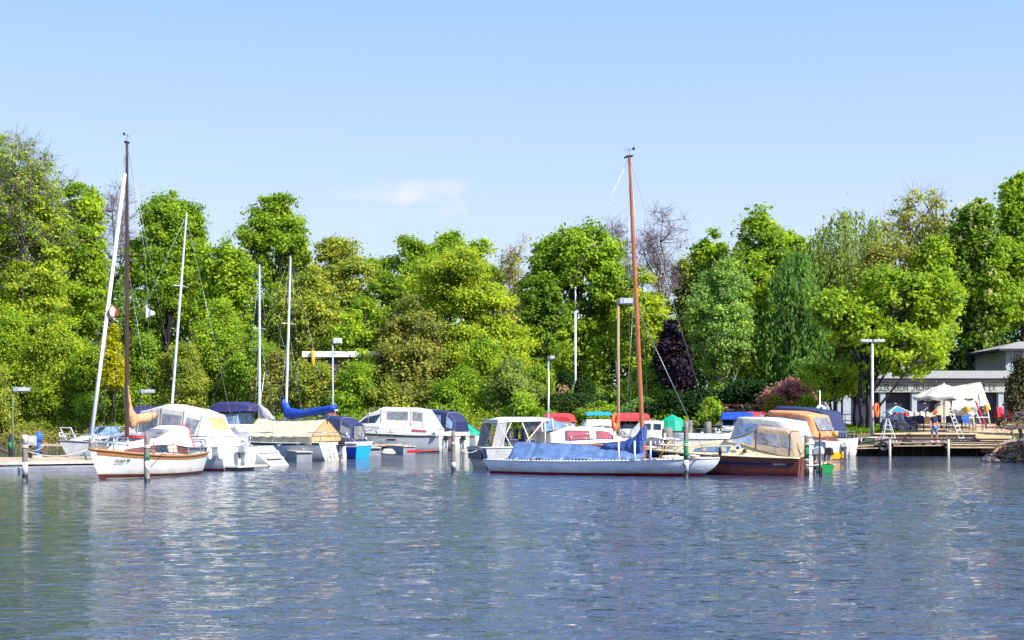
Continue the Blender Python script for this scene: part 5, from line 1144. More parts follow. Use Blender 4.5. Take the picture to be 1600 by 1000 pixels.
# ---------------------------------------------------------------- right-hand landing stage, wall and terrace
xa, xb = X(1325, 80), X(1592, 80)
rt = thing('landing_stage', 'low timber landing stage with black rail below the terrace', 'jetty', (X(1460, 80.5), 80.5, 0)); ox = rt.location.x
def lx(px, D=80): return X(px, D) - ox
mb = MB(); n = 56
for i in range(n):
    x0 = lx(1372) + (lx(1572) - lx(1372)) * i / n; mb.box((x0 + .06, .35, .74), (.125 * 1.0, 1.9, .05))
mb.build('deck', M['plank'], rt)
mb = MB(); mb.bar((lx(1386), -.85, .95), (lx(1590), -.85, .95), .12, .10); mb.bar((lx(1386), -.85, .95), (lx(1326), -.5, .62), .10, .10); mb.build('top_rail', M['poleblack'], rt)
mb = MB()
for z, a0, a1 in ((.82, 1478, 1566), (.66, 1478, 1562), (.50, 1474, 1552)): mb.bar((lx(a0), -.78, z), (lx(a1), -.78, z), .05, .085)
for z, a0, a1 in ((.72, 1412, 1474), (.58, 1395, 1474), (.44, 1330, 1392)): mb.bar((lx(a0), -.62, z), (lx(a1), -.60, z + .03), .3, .05)
mb.build('board', M['plank'], rt)
mb = MB()
for px in (1387, 1478): mb.tube([(lx(px), -.95, -1), (lx(px), -.95, .95)], .075, 8)
mb.build('front_post', M['concrete'], rt, smooth=True)
mb = MB()
for px in range(1335, 1590, 17): mb.tube([(lx(px), .9 + .2 * math.sin(px), -1), (lx(px), .9, .7)], .1, 8)
mb.box((lx(1470), 1.3, .2), (9.4, .2, .8)); mb.build('understructure', M['plankdark'], rt)
mb = MB(); mb.torus((0, 0, 0), .22, .075, 'y', 20, 8); o = mb.build('tyre_fender', M['black'], None, smooth=True); o.location = (X(1380, 79), 79.0, Z(697, 79)); tag(o, 'round black tyre hanging at the left end of the black rail', 'tyre')
rt = thing('gangway', 'sloping timber gangway at the left end of the landing stage', 'gangway', (X(1352, 80.6), 80.6, 0)); 
mb = MB(); mb.bar((-1.1, .2, .52), (1.0, .2, .62), 1.1, .05); mb.build('deck', M['plank'], rt); mb = MB()
mb.tube([(-1.0, -.3, .5), (-1.0, -.3, 1.0), (1.2, -.3, 1.08)], .03, 6); mb.tube([(-.3, -.3, .5), (-.3, -.3, 1.02)], .03, 6); mb.build('handrail', M['alu'], rt, smooth=True)
rt = thing('retaining_wall', 'low pink-brown stone wall with sandy coping below the terrace', 'wall', (X(1445, 82.1), 82.1, 0)); ox2 = rt.location.x
mb = MB(); mb.box((0, .1, .62), (X(1524, 82.1) - X(1366, 82.1), .35, 1.16)); mb.build('stonework', M['stone'], rt)
mb = MB(); mb.box((0, .05, 1.24), (X(1526, 82.1) - X(1364, 82.1), .5, .08)); mb.build('coping', M['stonecap'], rt, bevel=.015)
# terrace paving, sloping up to the clubhouse; the ramp to its right is bare sand
tm = MB()
def tz(x, y): return ter(x, y) + .03
def strip_(x0, x1, y0, y1, nu, nv, mb): mb.grid(lambda u, v: (lerp(x0, x1, u), lerp(y0, y1, v), tz(lerp(x0, x1, u), lerp(y0, y1, v))), nu, nv)
strip_(X(1392, 83), 44, 82.9, 96, 30, 20, tm); o = tm.build('terrace', mat('sandy paving', (.52, .38, .24), .9, var=.16, vs=1.5, bump=.01, bs=12), None, smooth=True); tag(o, kind='structure')
tm = MB(); tm.grid(lambda u, v: (lerp(X(1527, 81.5), X(1588, 81.5), u), lerp(80.9, 82.95, v), lerp(.86, 1.30, v)), 4, 4); tm.grid(lambda u, v: (lerp(X(1527, 81.5), X(1588, 81.5), u), 80.9, lerp(.2, .86, v)), 2, 2)
o = tm.build('ramp', mat('ochre sand', (.55, .36, .17), .9, var=.15, vs=2), None); tag(o, kind='structure')

# clubhouse
CY = 96.0; gz = 1.75
rt = thing('clubhouse', 'low boat clubhouse with dark doors, pale piers and a lettered sign band', 'building', (X(1450, CY), CY, gz)); ox = rt.location.x
def cx(px, D=CY): return X(px, D) - ox
def cz(row, D=CY): return Z(row, D) - gz
xL, xR = cx(1283), cx(1720); xF = cx(1352)
mb = MB(); mb.box(((xL + xR) / 2, 4.15, cz(612) / 2), (xR - xL - .2, 7.8, cz(612))); mb.build('wall', M['door'], rt)
for px, w_ in ((1292, 17), (1310, 5), (1322, 12), (1378, 8), (1427, 8), (1470, 9), (1515, 8), (1562, 8), (1605, 8), (1650, 8)):
    mb = MB(); mb.box((cx(px), -.02, cz(613) / 2), (w_ / F * CY, .5, cz(613))); mb.build('pier', M['whitewall'], rt)
for px0, px1 in ((1383, 1423), (1432, 1466), (1475, 1511), (1519, 1558), (1566, 1601)):
    d = MB(); d.box((cx((px0 + px1) / 2), .2, cz(613) / 2 - .05), ((px1 - px0) / F * CY - .1, .06, cz(613) - .15)); o = d.build('door', M['door'], rt)
    d = MB()
    for k in range(3): d.box((cx((px0 + px1) / 2 - 3 + 2 * k), .155, cz(630 + 8 * k)), (.16, .02, .06))
    d.build('fitting', M['lampgray'], o)
mb = MB(); mb.box(((xF + xR) / 2, -.32, (cz(598) + cz(613)) / 2), (xR - xF, .12, cz(598) - cz(613))); sb_ = mb.build('sign_band', M['signboard'], rt)
tx_ = textmesh('lettering', 'SEGLER-VEREIN  „FRÜHAUF“  SCHWANWERDER  E.V.', .66, M['letter'], sb_, Matrix.Rotation(R(90), 4, 'X'))
tw_ = [v.co.x for v in tx_.data.vertices]; tx_.data.transform(Matrix.Translation((cx(1457.5), -.39, cz(611.3))) @ Matrix.Diagonal(((1554 - 1361) / F * CY / (max(tw_) - min(tw_)), 1, 1, 1)))
mb = MB(); mb.box(((xF + xR) / 2, 1.2, cz(594.5)), (xR - xF + .6, 3.6, .28)); mb.build('eave', M['dark'], rt)
mb = MB(); x0, x1 = xF - .3, xR + .3; z0, z1 = cz(592.2), cz(575)
mb.add([(x0, -.65, z0), (x1, -.65, z0), (x1, 5, z1), (x0, 5, z1), (x0, 8.5, z0), (x1, 8.5, z0)], [(0, 1, 2, 3), (3, 2, 5, 4)]); mb.add([(x0, -.65, z0), (x0, 5, z1), (x0, 8.5, z0)], [(0, 1, 2)]); mb.add([(x1, -.65, z0), (x1, 5, z1), (x1, 8.5, z0)], [(0, 1, 2)])
mb.build('roof', M['roofgray'], rt)
# upper house behind
HY = 108.0; rt = thing('house', 'pale blue house with hipped grey roof behind the clubhouse', 'building', (X(1600, HY) + 2.0, HY, 2.2)); ox3, gz3 = X(1600, HY), 2.2
hz = lambda row: Z(row, HY) - gz3
mb = MB(); mb.box((X(1600, HY) - ox3 + 1.5, 4, hz(545) / 2), (9.6, 7.5, hz(545))); w_ = mb.build('wall', M['whitewall'], rt)
x0, x1, e, t_ = -4.0, 7.0, hz(545), hz(529)
mb = MB(); mb.add([(x0, -.4, e), (x1, -.4, e), (x1, 8.4, e), (x0, 8.4, e), (x0 + 3, 4, t_), (x1 - 3, 4, t_)], [(0, 1, 5, 4), (1, 2, 5), (2, 3, 4, 5), (3, 0, 4)]); mb.build('roof', M['roofgray'], rt)
mb = MB(); mb.box((1.5, 4, e - .1), (11, 8.8, .16)); mb.build('eave', M['dark'], rt)
for x in (-2.4, .6, 3.4):
    mb = MB(); mb.box((x, .22, hz(558)), (.9, .08, 1.3)); o = mb.build('window', M['white'], rt); mb = MB(); mb.box((x, .17, hz(558)), (.74, .04, 1.14)); mb.build('pane', M['glass'], o)
# pavilion half hidden in the trees
def pav(label, px0, px1, r0, r1, D, deep, m='warmwall', posts=True, name='pavilion'):
    x0, x1 = X(px0, D), X(px1, D); g = ter((x0 + x1) / 2, D) - .2; rt = thing(name, label, 'building', ((x0 + x1) / 2, D, g)); w_ = x1 - x0; zt, zb = Z(r0, D) - g, Z(r1, D) - g
    mb = MB(); mb.box((0, deep / 2, (zt + zb) / 2), (w_, deep, zt - zb)); mb.build('fascia', M[m], rt, bevel=.02)
    mb = MB(); mb.box((0, deep / 2, zb / 2), (w_ - .8, deep - .8, zb)); mb.build('wall', M['plankdark'] if posts else M[m], rt)
    for k in range(4): mb = MB(); mb.box((lerp(-w_ / 2 + .5, w_ / 2 - .5, k / 3), .35, zb * .55), (w_ / 9, .12, zb * .5)); mb.build('window', M['glass'], rt)
    return rt
pav('long low pavilion with white flat roof edge half hidden in the trees', 472, 602, 549, 558, 113.2, 3)
pav('small white block building right of the long pavilion among branches', 624, 682, 559, 572, 112.6, 3, posts=False, name='shed')
pav('sliver of white roof showing through trees at the left', 82, 136, 531, 535, 134, 4, name='cabin')
ys_ = MB(); ys_.tube([(0, 0, 0), (0, 0, 1.9)], .14, 10); o = ys_.build('downpipe', M['yellow'], None, smooth=True); o.location = (X(489, 113), 113, Z(573, 113) - .6); tag(o, 'bright yellow upright post under the left end of the white pavilion roof', 'post')
# dark picket fence with terracotta flower boxes
FD = 93.0; rt = thing('picket_fence', 'dark picket fence topped by terracotta boxes behind the blue bimini', 'fence', (X(1164, FD), FD, 1.2)); fx = rt.location.x
mb = MB()
for i in range(34): x = X(1128, FD) + (X(1200, FD) - X(1128, FD)) * i / 33 - fx; mb.box((x, 0, .85), (.045, .03, 1.5))
for z in (.25, 1.45): mb.box((0, .03, z), (3.1, .04, .07))
mb.build('picket', M['plankdark'], rt)
for k in range(5):
    x = X(1134 + 15.5 * k, FD) - fx; mb = MB(); mb.box((x, 0, Z(634, FD) - 1.2), (.40, .22, .17), taper=1.15); o = mb.build('flower_box', M['brick'], rt, bevel=.02)
# white frame fence at the clubhouse lawn
rt = thing('rail_fence', 'thin white rail in front of the pale blue columns', 'fence', (X(1318, 90), 90, ter(X(1318, 90), 90)))
mb = MB()
for z in (.55, .95): mb.tube([(-1.4, 0, z), (1.6, 0, z)], .03, 6)
for x in (-1.3, .1, 1.5): mb.tube([(x, 0, 0), (x, 0, .98)], .03, 6)
mb.build('rail', M['whitewall'], rt, smooth=True)

# umbrella, tent, furniture on the terrace
def gt(px, D): return Vector((X(px, D), D, ter(X(px, D), D) + .035))
UD = 85.5; p = gt(1475, UD); rt = thing('parasol', 'large off-white parasol open over the terrace tables', 'parasol', p)
zt, ze = Z(600, UD) - p.z, Z(619, UD) - p.z; rw = 49 / F * UD; k = 8; mb = MB(); nu = 6
def cano(u, v):
    a = v * 2 * math.pi; seg = (a / (2 * math.pi / k)) % 1; rr = rw * u * (1 - .08 * math.sin(math.pi * seg)); z = zt - (zt - ze) * (u ** 1.15) - .10 * math.sin(math.pi * seg) * u * u * (1 if u < 1.01 else 0)
    if u > .999: pass
    return (rr * math.cos(a), rr * math.sin(a), z)
mb.grid(cano, nu, k * 6); 
mb.grid(lambda u, v: (lambda q: (q[0] * (1 - .01 * u), q[1] * (1 - .01 * u), q[2] - .16 * u * (1 + .3 * math.sin(v * 50))))(cano(1, v)), 1, k * 6)
mb.build('canopy', M['canvas_w'], rt, smooth=True)
mb = MB(); mb.tube([(0, 0, 0), (0, 0, zt + .06)], .045, 8); mb.build('pole', M['white'], rt, smooth=True)
for i in range(k): a = 2 * math.pi * i / k; mb = MB(); mb.tube([(0, 0, ze + .1), (.55 * rw * math.cos(a), .55 * rw * math.sin(a), lerp(zt, ze, .5) - .03)], .018, 5); mb.build('rib', M['white'], rt)
mb = MB(); mb.cyl((0, 0, 0), .35, .1, 16); mb.build('foot', M['concrete'], rt)
TD = 90; p = gt(1510, TD); rt = thing('tent', 'collapsed white party tent leaning behind the parasol', 'tent', p)
def tp(px, row, dy): return (X(px, TD + dy) - p.x, dy, Z(row, TD + dy) - p.z)
pk = tp(1529, 598, 0); mb = MB()
def sheet(a, b_, c, d, mb, n=8, w_=.06, s=0): mb.grid(lambda u, v: tuple(Vector(a).lerp(Vector(b_), u).lerp(Vector(d).lerp(Vector(c), u), v) + Vector((0, w_ * math.sin(9 * u + 5 * v + s), w_ * .5 * math.sin(14 * v + s)))), n, n)
sheet(pk, tp(1533, 598, .1), tp(1546, 638, -.6), tp(1531, 634, -1.2), mb, s=1)
sheet(tp(1486, 605, .5), pk, tp(1531, 634, -1.2), tp(1488, 640, -.8), mb, s=2)
sheet(tp(1486, 605, .5), pk, tp(1535, 604, 2.2), tp(1490, 606, 2.4), mb); sheet(tp(1531, 634, -1.2), tp(1488, 640, -.8), tp(1490, 652, -.8), tp(1524, 648, -1.2), mb, s=3)
sheet(tp(1533, 598, .1), tp(1535, 604, 2.2), tp(1548, 640, 2.0), tp(1546, 638, -.6), mb, s=4)
mb.build('canopy', M['canvas_w'], rt, smooth=True)
mb = MB()
for (q, e) in ((tp(1541, 630, -.6), (1547, 664, -.6)), (tp(1519, 630, -.8), (1533, 662, -1.0)), (tp(1492, 620, 0), (1500, 660, .2))): mb.tube([q, tp(*e)], .05, 6)
mb.build('pole', M['alubright'], rt, smooth=True)
# small teal and white tent top
p = gt(1401, 92); rt = thing('gazebo', 'small teal and white pointed awning behind the stacked bicycles', 'awning', p); e0 = Z(645, 92) - p.z; t0 = Z(635, 92) - p.z; hw_ = 17 / F * 92
mb = MB(); q = [(-hw_, -hw_, e0), (hw_, -hw_, e0), (hw_, hw_, e0), (-hw_, hw_, e0)]; mb.v = [(0, 0, t0)] + q; mb.f = [(0, 1, 2), (0, 2, 3), (0, 3, 4), (0, 4, 1)]; mb.mi = [0] * 4; mb.build('awning', mat('teal fabric', (.02, .22, .36), .7), rt)
mb = MB()
for i in range(4): mb.tube([(0, 0, t0 + .01), Vector(q[i]) + Vector((0, 0, .015))], .035, 5)
for x, y, _ in q: mb.tube([(x, y, 0), (x, y, e0)], .025, 6)
mb.build('frame', M['white'], rt)
# tables with things on them
def table(px, D, w_, label, cloth='white', dep=.8, h=.75):
    p = gt(px, D); rt = thing('table', label, 'table', p, 0, 'folding tables on the terrace')
    mb = MB(); mb.box((0, 0, h), (w_, dep, .05)); mb.build('tabletop', M[cloth], rt, bevel=.01)
    for x in (-1, 1):
        for y in (-1, 1): mb = MB(); mb.tube([(x * (w_ / 2 - .08), y * (dep / 2 - .06), 0), (x * (w_ / 2 - .12), y * (dep / 2 - .1), h - .02)], .022, 6); mb.build('leg', M['poleblack'], rt)
    return rt
table(1402, 89, 2.3, 'long pale table near the teal awning', 'concrete'); table(1440, 89.5, 2.0, 'pale table behind the person in the red cap', 'white'); table(1490, 87, 2.4, 'white table under the right side of the parasol', 'white'); table(1522, 88, 1.5, 'small white table below the yellow bags', 'white')
table(1376, 89, 1.1, 'short table with turquoise cloth right of the big maple trunk', 'cyan')
rg = random.Random(3)
for i, (px, c, nm, lb) in enumerate([(1391, 'white', 'crate', 'white crate at the left end of the pale table'), (1399, 'redboot', 'bag', 'pink-red bag nearest the teal awning\'s left'), (1408, 'red', 'bag', 'red bag in the middle of the long pale table'), (1414, 'canvas_r', 'bag', 'bright red bundle at the right end of the long table'),
        (1422, 'white', 'box', 'white box left of the grey sloping board'), (1431, 'gel_old', 'box', 'light grey box on the second pale table'), (1440, 'white', 'box', 'white box right beside the capped person\'s head height'), (1449, 'concrete', 'box', 'dun box just left of the capped person')]):
    D = 89.2; p = gt(px, D); s = rg.uniform(.22, .34); mb = MB(); mb.box((0, 0, .14), (s, .3, .26), taper=.8, rz=rg.random()); mb.box((0, 0, .28), (s * .5, .05, .06)); o = mb.build(nm, M[c], None, bevel=.03); o.location = (p.x, p.y, p.z + .775); tag(o, lb, nm, 'bundles laid out on the terrace tables')
# covered boat: cream tarpaulin heap
p = gt(1484, 90); mb = MB()
def heap(u, v):
    a = math.pi * v; r_ = math.sin(math.pi * min(.98, max(.02, u))) ** .5; return ((u - .5) * 3.3, .7 * math.cos(a) * r_, .25 + (1.15 + .35 * math.exp(-((u - .42) / .12) ** 2) + .06 * math.sin(u * 31)) * math.sin(a) * r_)
mb.grid(heap, 26, 12); o = mb.build('covered_boat', M['canvas_c'], None, smooth=True); o.location = (p.x, p.y, p.z); tag(o, 'dinghy on land wrapped in a cream tarpaulin under the parasol', 'covered boat')
def bag(px, row, D, label, w_=.45, h=.6):
    mb = MB(); mb.tube([(0, 0, 0), (.02, 0, h * .3), (0, 0, h * .8), (0, 0, h)], [w_ * .25, w_ * .45, w_ * .5, w_ * .4], 10); o = mb.build('yellow_bag', M['yellow'], None, smooth=True); o.location = (X(px, D), D, Z(row, D)); tag(o, label, 'bag', 'yellow bags under the white tent')
bag(1541, 645, 89, 'yellow bag hanging at the right edge of the white tent', .34, .5); bag(1511, 644, 88.8, 'yellow bag left of the red pole under the tent', .42, .35)
def chair(px, D, label, m='canvas_n', rz=0.0, first=[None]):
    p = gt(px, D)
    if first[0] is None or first[0][1] != m:
        rt = thing('garden_chair', label, 'chair', p, rz, 'chairs standing on the terrace')
        mb = MB(); mb.box((0, 0, .44), (.46, .44, .04)); mb.build('seat', M[m], rt, bevel=.01)
        mb = MB(); mb.box((0, .23, .72), (.44, .04, .46)); mb.build('backrest', M[m], rt, bevel=.01)
        for x in (-.2, .2):
            for y in (-.19, .21): mb = MB(); mb.tube([(x, y, 0), (x, y, .44 if y < 0 else .55)], .017, 6); mb.build('leg', M['poleblack'], rt)
            mb = MB(); mb.tube([(x * 1.12, -.18, .44), (x * 1.12, -.18, .66), (x * 1.12, .2, .66)], .015, 6); mb.build('armrest', M['poleblack'], rt)
        first[0] = (rt, m)
    else:
        rt = copy_tree(first[0][0]); rt.location = p; rt.rotation_euler.z = rz; rt['label'] = label
    return rt
chair(1430, 85, 'dark chair left of the person in the red cap', rz=.3); chair(1438, 86, 'second dark chair from the left at the pale table', rz=-.2); chair(1471, 86.4, 'dark chair just right of the parasol pole', rz=.5)
chair(1486, 85.4, 'dark chair in the middle under the parasol', rz=.1); chair(1497, 86, 'dark chair left of the blue one', rz=-.3); chair(1530, 86, 'dark chair at the right end of the row', rz=1.4)
chair(1512, 85.6, 'bright blue chair under the right edge of the parasol', 'bluecloth', .2)
# bicycles behind the step ladder: frame, wheels
def bike(px, D, label, rz):
    p = gt(px, D); rt = thing('bicycle', label, 'bicycle', p, rz, 'bicycles parked at the terrace edge')
    for x in (-.52, .52):
        mb = MB(); mb.torus((x, 0, .34), .31, .024, 'y', 20, 6); w_ = mb.build('wheel', M['black'], rt, smooth=True); mb = MB()
        for k in range(8): a = math.pi * k / 8; mb.tube([(x - .3 * math.cos(a), 0, .34 - .3 * math.sin(a)), (x + .3 * math.cos(a), 0, .34 + .3 * math.sin(a))], .004, 3)
        mb.build('spokes', M['steel'], w_)
    mb = MB()
    for a, c in (((-.52, 0, .34), (-.1, 0, .32)), ((-.1, 0, .32), (-.22, 0, .85)), ((-.52, 0, .34), (-.2, 0, .75)), ((-.2, 0, .75), (.36, 0, .8)), ((-.1, 0, .32), (.38, 0, .72)), ((.52, 0, .34), (.36, 0, .95))): mb.tube([a, c], .018, 6)
    mb.build('frame', M['poleblack'], rt); mb = MB(); mb.box((-.23, 0, .9), (.26, .14, .06), taper=.8); mb.build('saddle', M['black'], rt, bevel=.02); mb = MB(); mb.tube([(.32, -.27, 1.0), (.38, 0, .98), (.32, .27, 1.0)], .014, 6); mb.build('handlebar', M['steel'], rt)
bike(1397, 84.6, 'dark bicycle leaning right of the step ladder', .15); bike(1412, 84.9, 'dark bicycle next to the one at the step ladder', -.2)
p = gt(1403, 85.4); mb = MB(); mb.grid(lambda u, v: ((u - .5) * 2.0, .35 * math.cos(math.pi * v), .15 + .95 * math.sin(math.pi * v) * (1 - .5 * (2 * u - 1) ** 2) + .05 * math.sin(23 * u)), 16, 8); o = mb.build('covered_motorcycle', M['canvas_n'], None, smooth=True); o.location = p; tag(o, 'dark covered heap behind the bicycles at the terrace edge', 'covered motorcycle')
# step ladders
def ladder(px, D, toprow, label, w0=.16, spread=.42):
    p = gt(px, D) if D > 82.2 else Vector((X(px, D), D, .77)); h = Z(toprow, D) - p.z; rt = thing('step_ladder', label, 'ladder', p, .1, 'aluminium step ladders')
    for sd in (-1, 1):
        mb = MB(); mb.tube([(sd * spread, -.3, 0), (sd * .05, 0, h)], .028, 6); mb.tube([(sd * spread, .3, 0), (sd * .05, 0, h)], .022, 6); mb.build('rail', M['alubright'], rt)
    mb = MB()
    for k in range(1, 5): t = k / 5.5; mb.box((0, -.3 * (1 - t), h * t), (2 * lerp(spread, .05, t), .08, .03))
    mb.build('tread', M['alubright'], rt)
ladder(1387, 81.2, 654, 'aluminium step ladder at the left end of the stone wall'); 
rt = thing('ladder', 'long leaning aluminium ladder between parasol and stone wall', 'ladder', (X(1505, 81.6), 81.6, .78)); mb = MB()
q0, q1 = Vector((0, 0, 0)), Vector((X(1478, 84) - X(1505, 81.6), 2.4, Z(624, 84) - .78))
for o_ in (-.14, .14): mb.tube([q0 + Vector((o_, 0, 0)), q1 + Vector((o_ * .7, 0, 0))], .022, 6)
for k in range(1, 11): c_ = q0.lerp(q1, k / 11); mb.tube([c_ + Vector((-.13, 0, 0)), c_ + Vector((.13, 0, 0))], .014, 5)
mb.build('ladder_frame', M['alubright'], rt)
o = rt; ch = rt.children[0]; ch.name = 'rail'
mb = MB(); mb.bar((0, 0, 0), (.5, 0, .55), .3, .03); o = mb.build('sloping_board', M['gel_old'], None); p = gt(1436, 89.4); o.location = (p.x, p.y, p.z + .8); tag(o, 'pale grey sloping board on the second table', 'board')
mb = MB(); mb.tube([(0, 0, 0), (.75, .1, -1.7)], .05, 6); o = mb.build('red_pole', M['red'], None); p = gt(1524, 88.5); o.location = (p.x, p.y, p.z + 1.75); tag(o, 'red pole leaning between the yellow bags and the small table', 'pole')
# red tractor
p = gt(1581, 91); rt = thing('tractor', 'small red tractor parked at the right end of the clubhouse front', 'tractor', p, R(-100))
mb = MB(); mb.box((.5, 0, .85), (1.3, .62, .55)); mb.box((.5, 0, 1.15), (1.25, .5, .12), taper=.85); mb.build('bonnet', M['red'], rt, bevel=.05)
mb = MB(); mb.box((1.16, 0, .85), (.05, .5, .45)); mb.build('grille', M['black'], rt)
for y in (-.2, .2): mb = MB(); mb.tube([(1.18, y, 1.05), (1.24, y, 1.05)], .08, 10); mb.build('headlight', M['lampwhite'], rt)
for y in (-.7, .7):
    mb = MB(); mb.torus((-.6, y, .62), .46, .16, 'y', 22, 8); w_ = mb.build('rear_wheel', M['black'], rt, smooth=True); mb = MB(); mb.tube([(-.6, y - .08, .62), (-.6, y + .08, .62)], .34, 16); mb.build('rim', M['red'], w_)
    mb = MB(); mb.grid(lambda u, v: (-.6 + .74 * math.cos(math.pi * u), y - .18 + .36 * v, .66 + .66 * math.sin(math.pi * u)), 10, 1); mb.build('mudguard', M['red'], rt, smooth=True)
    mb = MB(); mb.torus((.95, y * .85, .36), .25, .11, 'y', 18, 8); w_ = mb.build('front_wheel', M['black'], rt, smooth=True); mb = MB(); mb.tube([(.95, y * .85 - .06, .36), (.95, y * .85 + .06, .36)], .18, 12); mb.build('rim', M['red'], w_)
mb = MB(); mb.box((-.55, 0, 1.05), (.45, .45, .08)); mb.box((-.78, 0, 1.3), (.08, .42, .45)); mb.build('seat', M['black'], rt, bevel=.03)
mb = MB(); mb.tube([(-.05, 0, 1.1), (-.2, 0, 1.45)], .03, 6); mb.torus((-.2, 0, 1.47), .19, .02, 'z'); mb.build('steering_wheel', M['black'], rt, smooth=True); mb = MB(); mb.tube([(.6, .2, 1.2), (.6, .2, 1.9)], .03, 6); mb.build('exhaust', M['poleblack'], rt)
mb = MB(); mb.box((-.1, 0, .55), (1.6, .4, .3)); mb.build('chassis', M['poleblack'], rt)

# ---------------------------------------------------------------- people
def person(label, loc, rz, joints, parts, hcap=True, scale=1.0):
    rt = thing('person', label, 'person', loc, rz)
    def skin(name, J, E, m, sub=2):
        me = bpy.data.meshes.new(name); me.from_pydata([q[:3] for q in J], E, []); o = bpy.data.objects.new(name, me); COL.objects.link(o)
        sk = o.modifiers.new('s', 'SKIN'); sk.use_smooth_shade = True; ly = me.skin_vertices[0].data if me.skin_vertices else None
        if ly is None:
            bpy.context.view_layer.objects.active = o; bpy.ops.mesh.customdata_skin_add(); ly = me.skin_vertices[0].data
        for i, q in enumerate(J): r_ = q[3]; ly[i].radius = r_ if isinstance(r_, tuple) else (r_, r_)
        ly[0].use_root = True; s2 = o.modifiers.new('u', 'SUBSURF'); s2.levels = sub; s2.render_levels = sub
        bpy.context.view_layer.update(); nm = bpy.data.meshes.new_from_object(o.evaluated_get(bpy.context.evaluated_depsgraph_get())); bpy.data.objects.remove(o)
        nm.materials.clear(); nm.materials.append(M[m]); nm.polygons.foreach_set('use_smooth', [True] * len(nm.polygons))
        r = bpy.data.objects.new(name, nm); COL.objects.link(r); r.parent = rt; return r
    J, E = joints; skin('body', J, E, 'skin')
    for nm, J2, E2, m in parts: skin(nm, J2, E2, m)
    return rt
J = [(0, 0, .93, .11), (0, 0, 1.12, .12), (0, 0, 1.35, .14), (0, 0, 1.47, .07), (0, 0, 1.55, .055), (0, -.01, 1.64, .085), (0, 0, 1.73, .075),
     (.09, 0, .88, .09), (.12, -.10, .50, .06), (.12, -.02, .09, .035), (.12, -.14, .04, .03),
     (-.09, 0, .88, .09), (-.10, .08, .50, .06), (-.09, .22, .12, .035), (-.09, .12, .04, .03),
     (.17, 0, 1.42, .055), (.24, .05, 1.15, .042), (.25, -.08, .92, .032), (.25, -.12, .84, .03), (.255, -.16, .78, .012), (.24, -.15, .77, .012), (.265, -.13, .77, .011), (.22, -.15, .82, .012), (.27, -.11, .785, .010),
     (-.17, 0, 1.42, .055), (-.25, .08, 1.17, .042), (-.27, .02, .92, .032), (-.27, -.01, .84, .03), (-.275, -.04, .77, .012), (-.26, -.03, .765, .012), (-.285, -.01, .77, .011), (-.24, -.04, .82, .012), (-.29, .01, .785, .010)]
E = [(0, 1), (1, 2), (2, 3), (3, 4), (4, 5), (5, 6), (0, 7), (7, 8), (8, 9), (9, 10), (0, 11), (11, 12), (12, 13), (13, 14), (2, 15), (15, 16), (16, 17), (17, 18), (18, 19), (18, 20), (18, 21), (18, 22), (18, 23), (2, 24), (24, 25), (25, 26), (26, 27), (27, 28), (27, 29), (27, 30), (27, 31), (27, 32)]
shirt = ([(0, 0, .95, (.145, .12)), (0, 0, 1.15, (.15, .125)), (0, 0, 1.36, (.165, .13)), (0, 0, 1.47, .08), (.17, 0, 1.42, .075), (.22, .03, 1.24, .06), (-.17, 0, 1.42, .075), (-.23, .05, 1.25, .06)], [(0, 1), (1, 2), (2, 3), (2, 4), (4, 5), (2, 6), (6, 7)])
shorts = ([(0, 0, .93, (.14, .12)), (.09, -.01, .86, .11), (.115, -.08, .55, .085), (.12, -.07, .42, .075), (-.09, .01, .86, .11), (-.10, .07, .55, .085), (-.098, .11, .42, .075)], [(0, 1), (1, 2), (2, 3), (0, 4), (4, 5), (5, 6)])
cap = ([(0, 0, 1.70, .098), (0, 0, 1.76, .085), (0, -.13, 1.705, .04)], [(0, 1), (0, 2)])
def face(rt, z=1.64, r=.095):
    for x in (-.032, .032): mb = MB(); mb.ball((x, -r + .002, z + .01), .011, 8, 6); mb.build('eye', M['black'], rt)
    mb = MB(); mb.ball((0, -r - .008, z - .02), (.012, .018, .02), 8, 6); mb.build('nose', M['skin'], rt, smooth=True); mb = MB(); mb.box((0, -r + .004, z - .055), (.045, .01, .008)); mb.build('mouth', M['red'], rt)
    for x in (-.092, .092): mb = MB(); mb.ball((x, 0, z - .005), (.012, .022, .032), 8, 6); mb.build('ear', M['skin'], rt, smooth=True)
    for y, x in ((-.14, .12), (.12, -.09)): mb = MB(); mb.box((x, y + .04, .045), (.09, .24, .09)); mb.build('shoe', M['white'], rt, bevel=.02)
pr = person('person in red cap, navy shirt and blue denim shorts walking on the landing stage', (X(1460, 80.9), 80.9, .765), R(28), (J, E), [('shirt', *shirt, 'shirt'), ('shorts', *shorts, 'jeans'), ('cap', *cap, 'redcap')]); face(pr)
pr = person('person in red cap and pale top behind the table right of the walker', (*gt(1467, 91).xy, gt(1467, 91).z - .02), R(-20), (J, E), [('shirt', *shirt, 'canvas_c'), ('shorts', *shorts, 'canvas_n'), ('cap', *cap, 'redcap')]); face(pr)
hairp = ([(0, .02, 1.68, .098), (0, .03, 1.74, .085), (0, .07, 1.62, .06)], [(0, 1), (0, 2)])
pr = person('dark haired person in white shirt standing behind the pale blue tent canopy', (X(1198, 66), 66, .45), R(10), (J, E), [('shirt', *shirt, 'white'), ('shorts', *shorts, 'canvas_n'), ('hair', *hairp, 'hair')]); face(pr)
pr = person('person dressed in white standing beside the silver lamp pole behind the sun roof', (X(852, 79), 79, .42), R(-15), (J, E), [('shirt', *shirt, 'white'), ('shorts', *shorts, 'canvas_gray'), ('hair', *hairp, 'hair')]); face(pr)
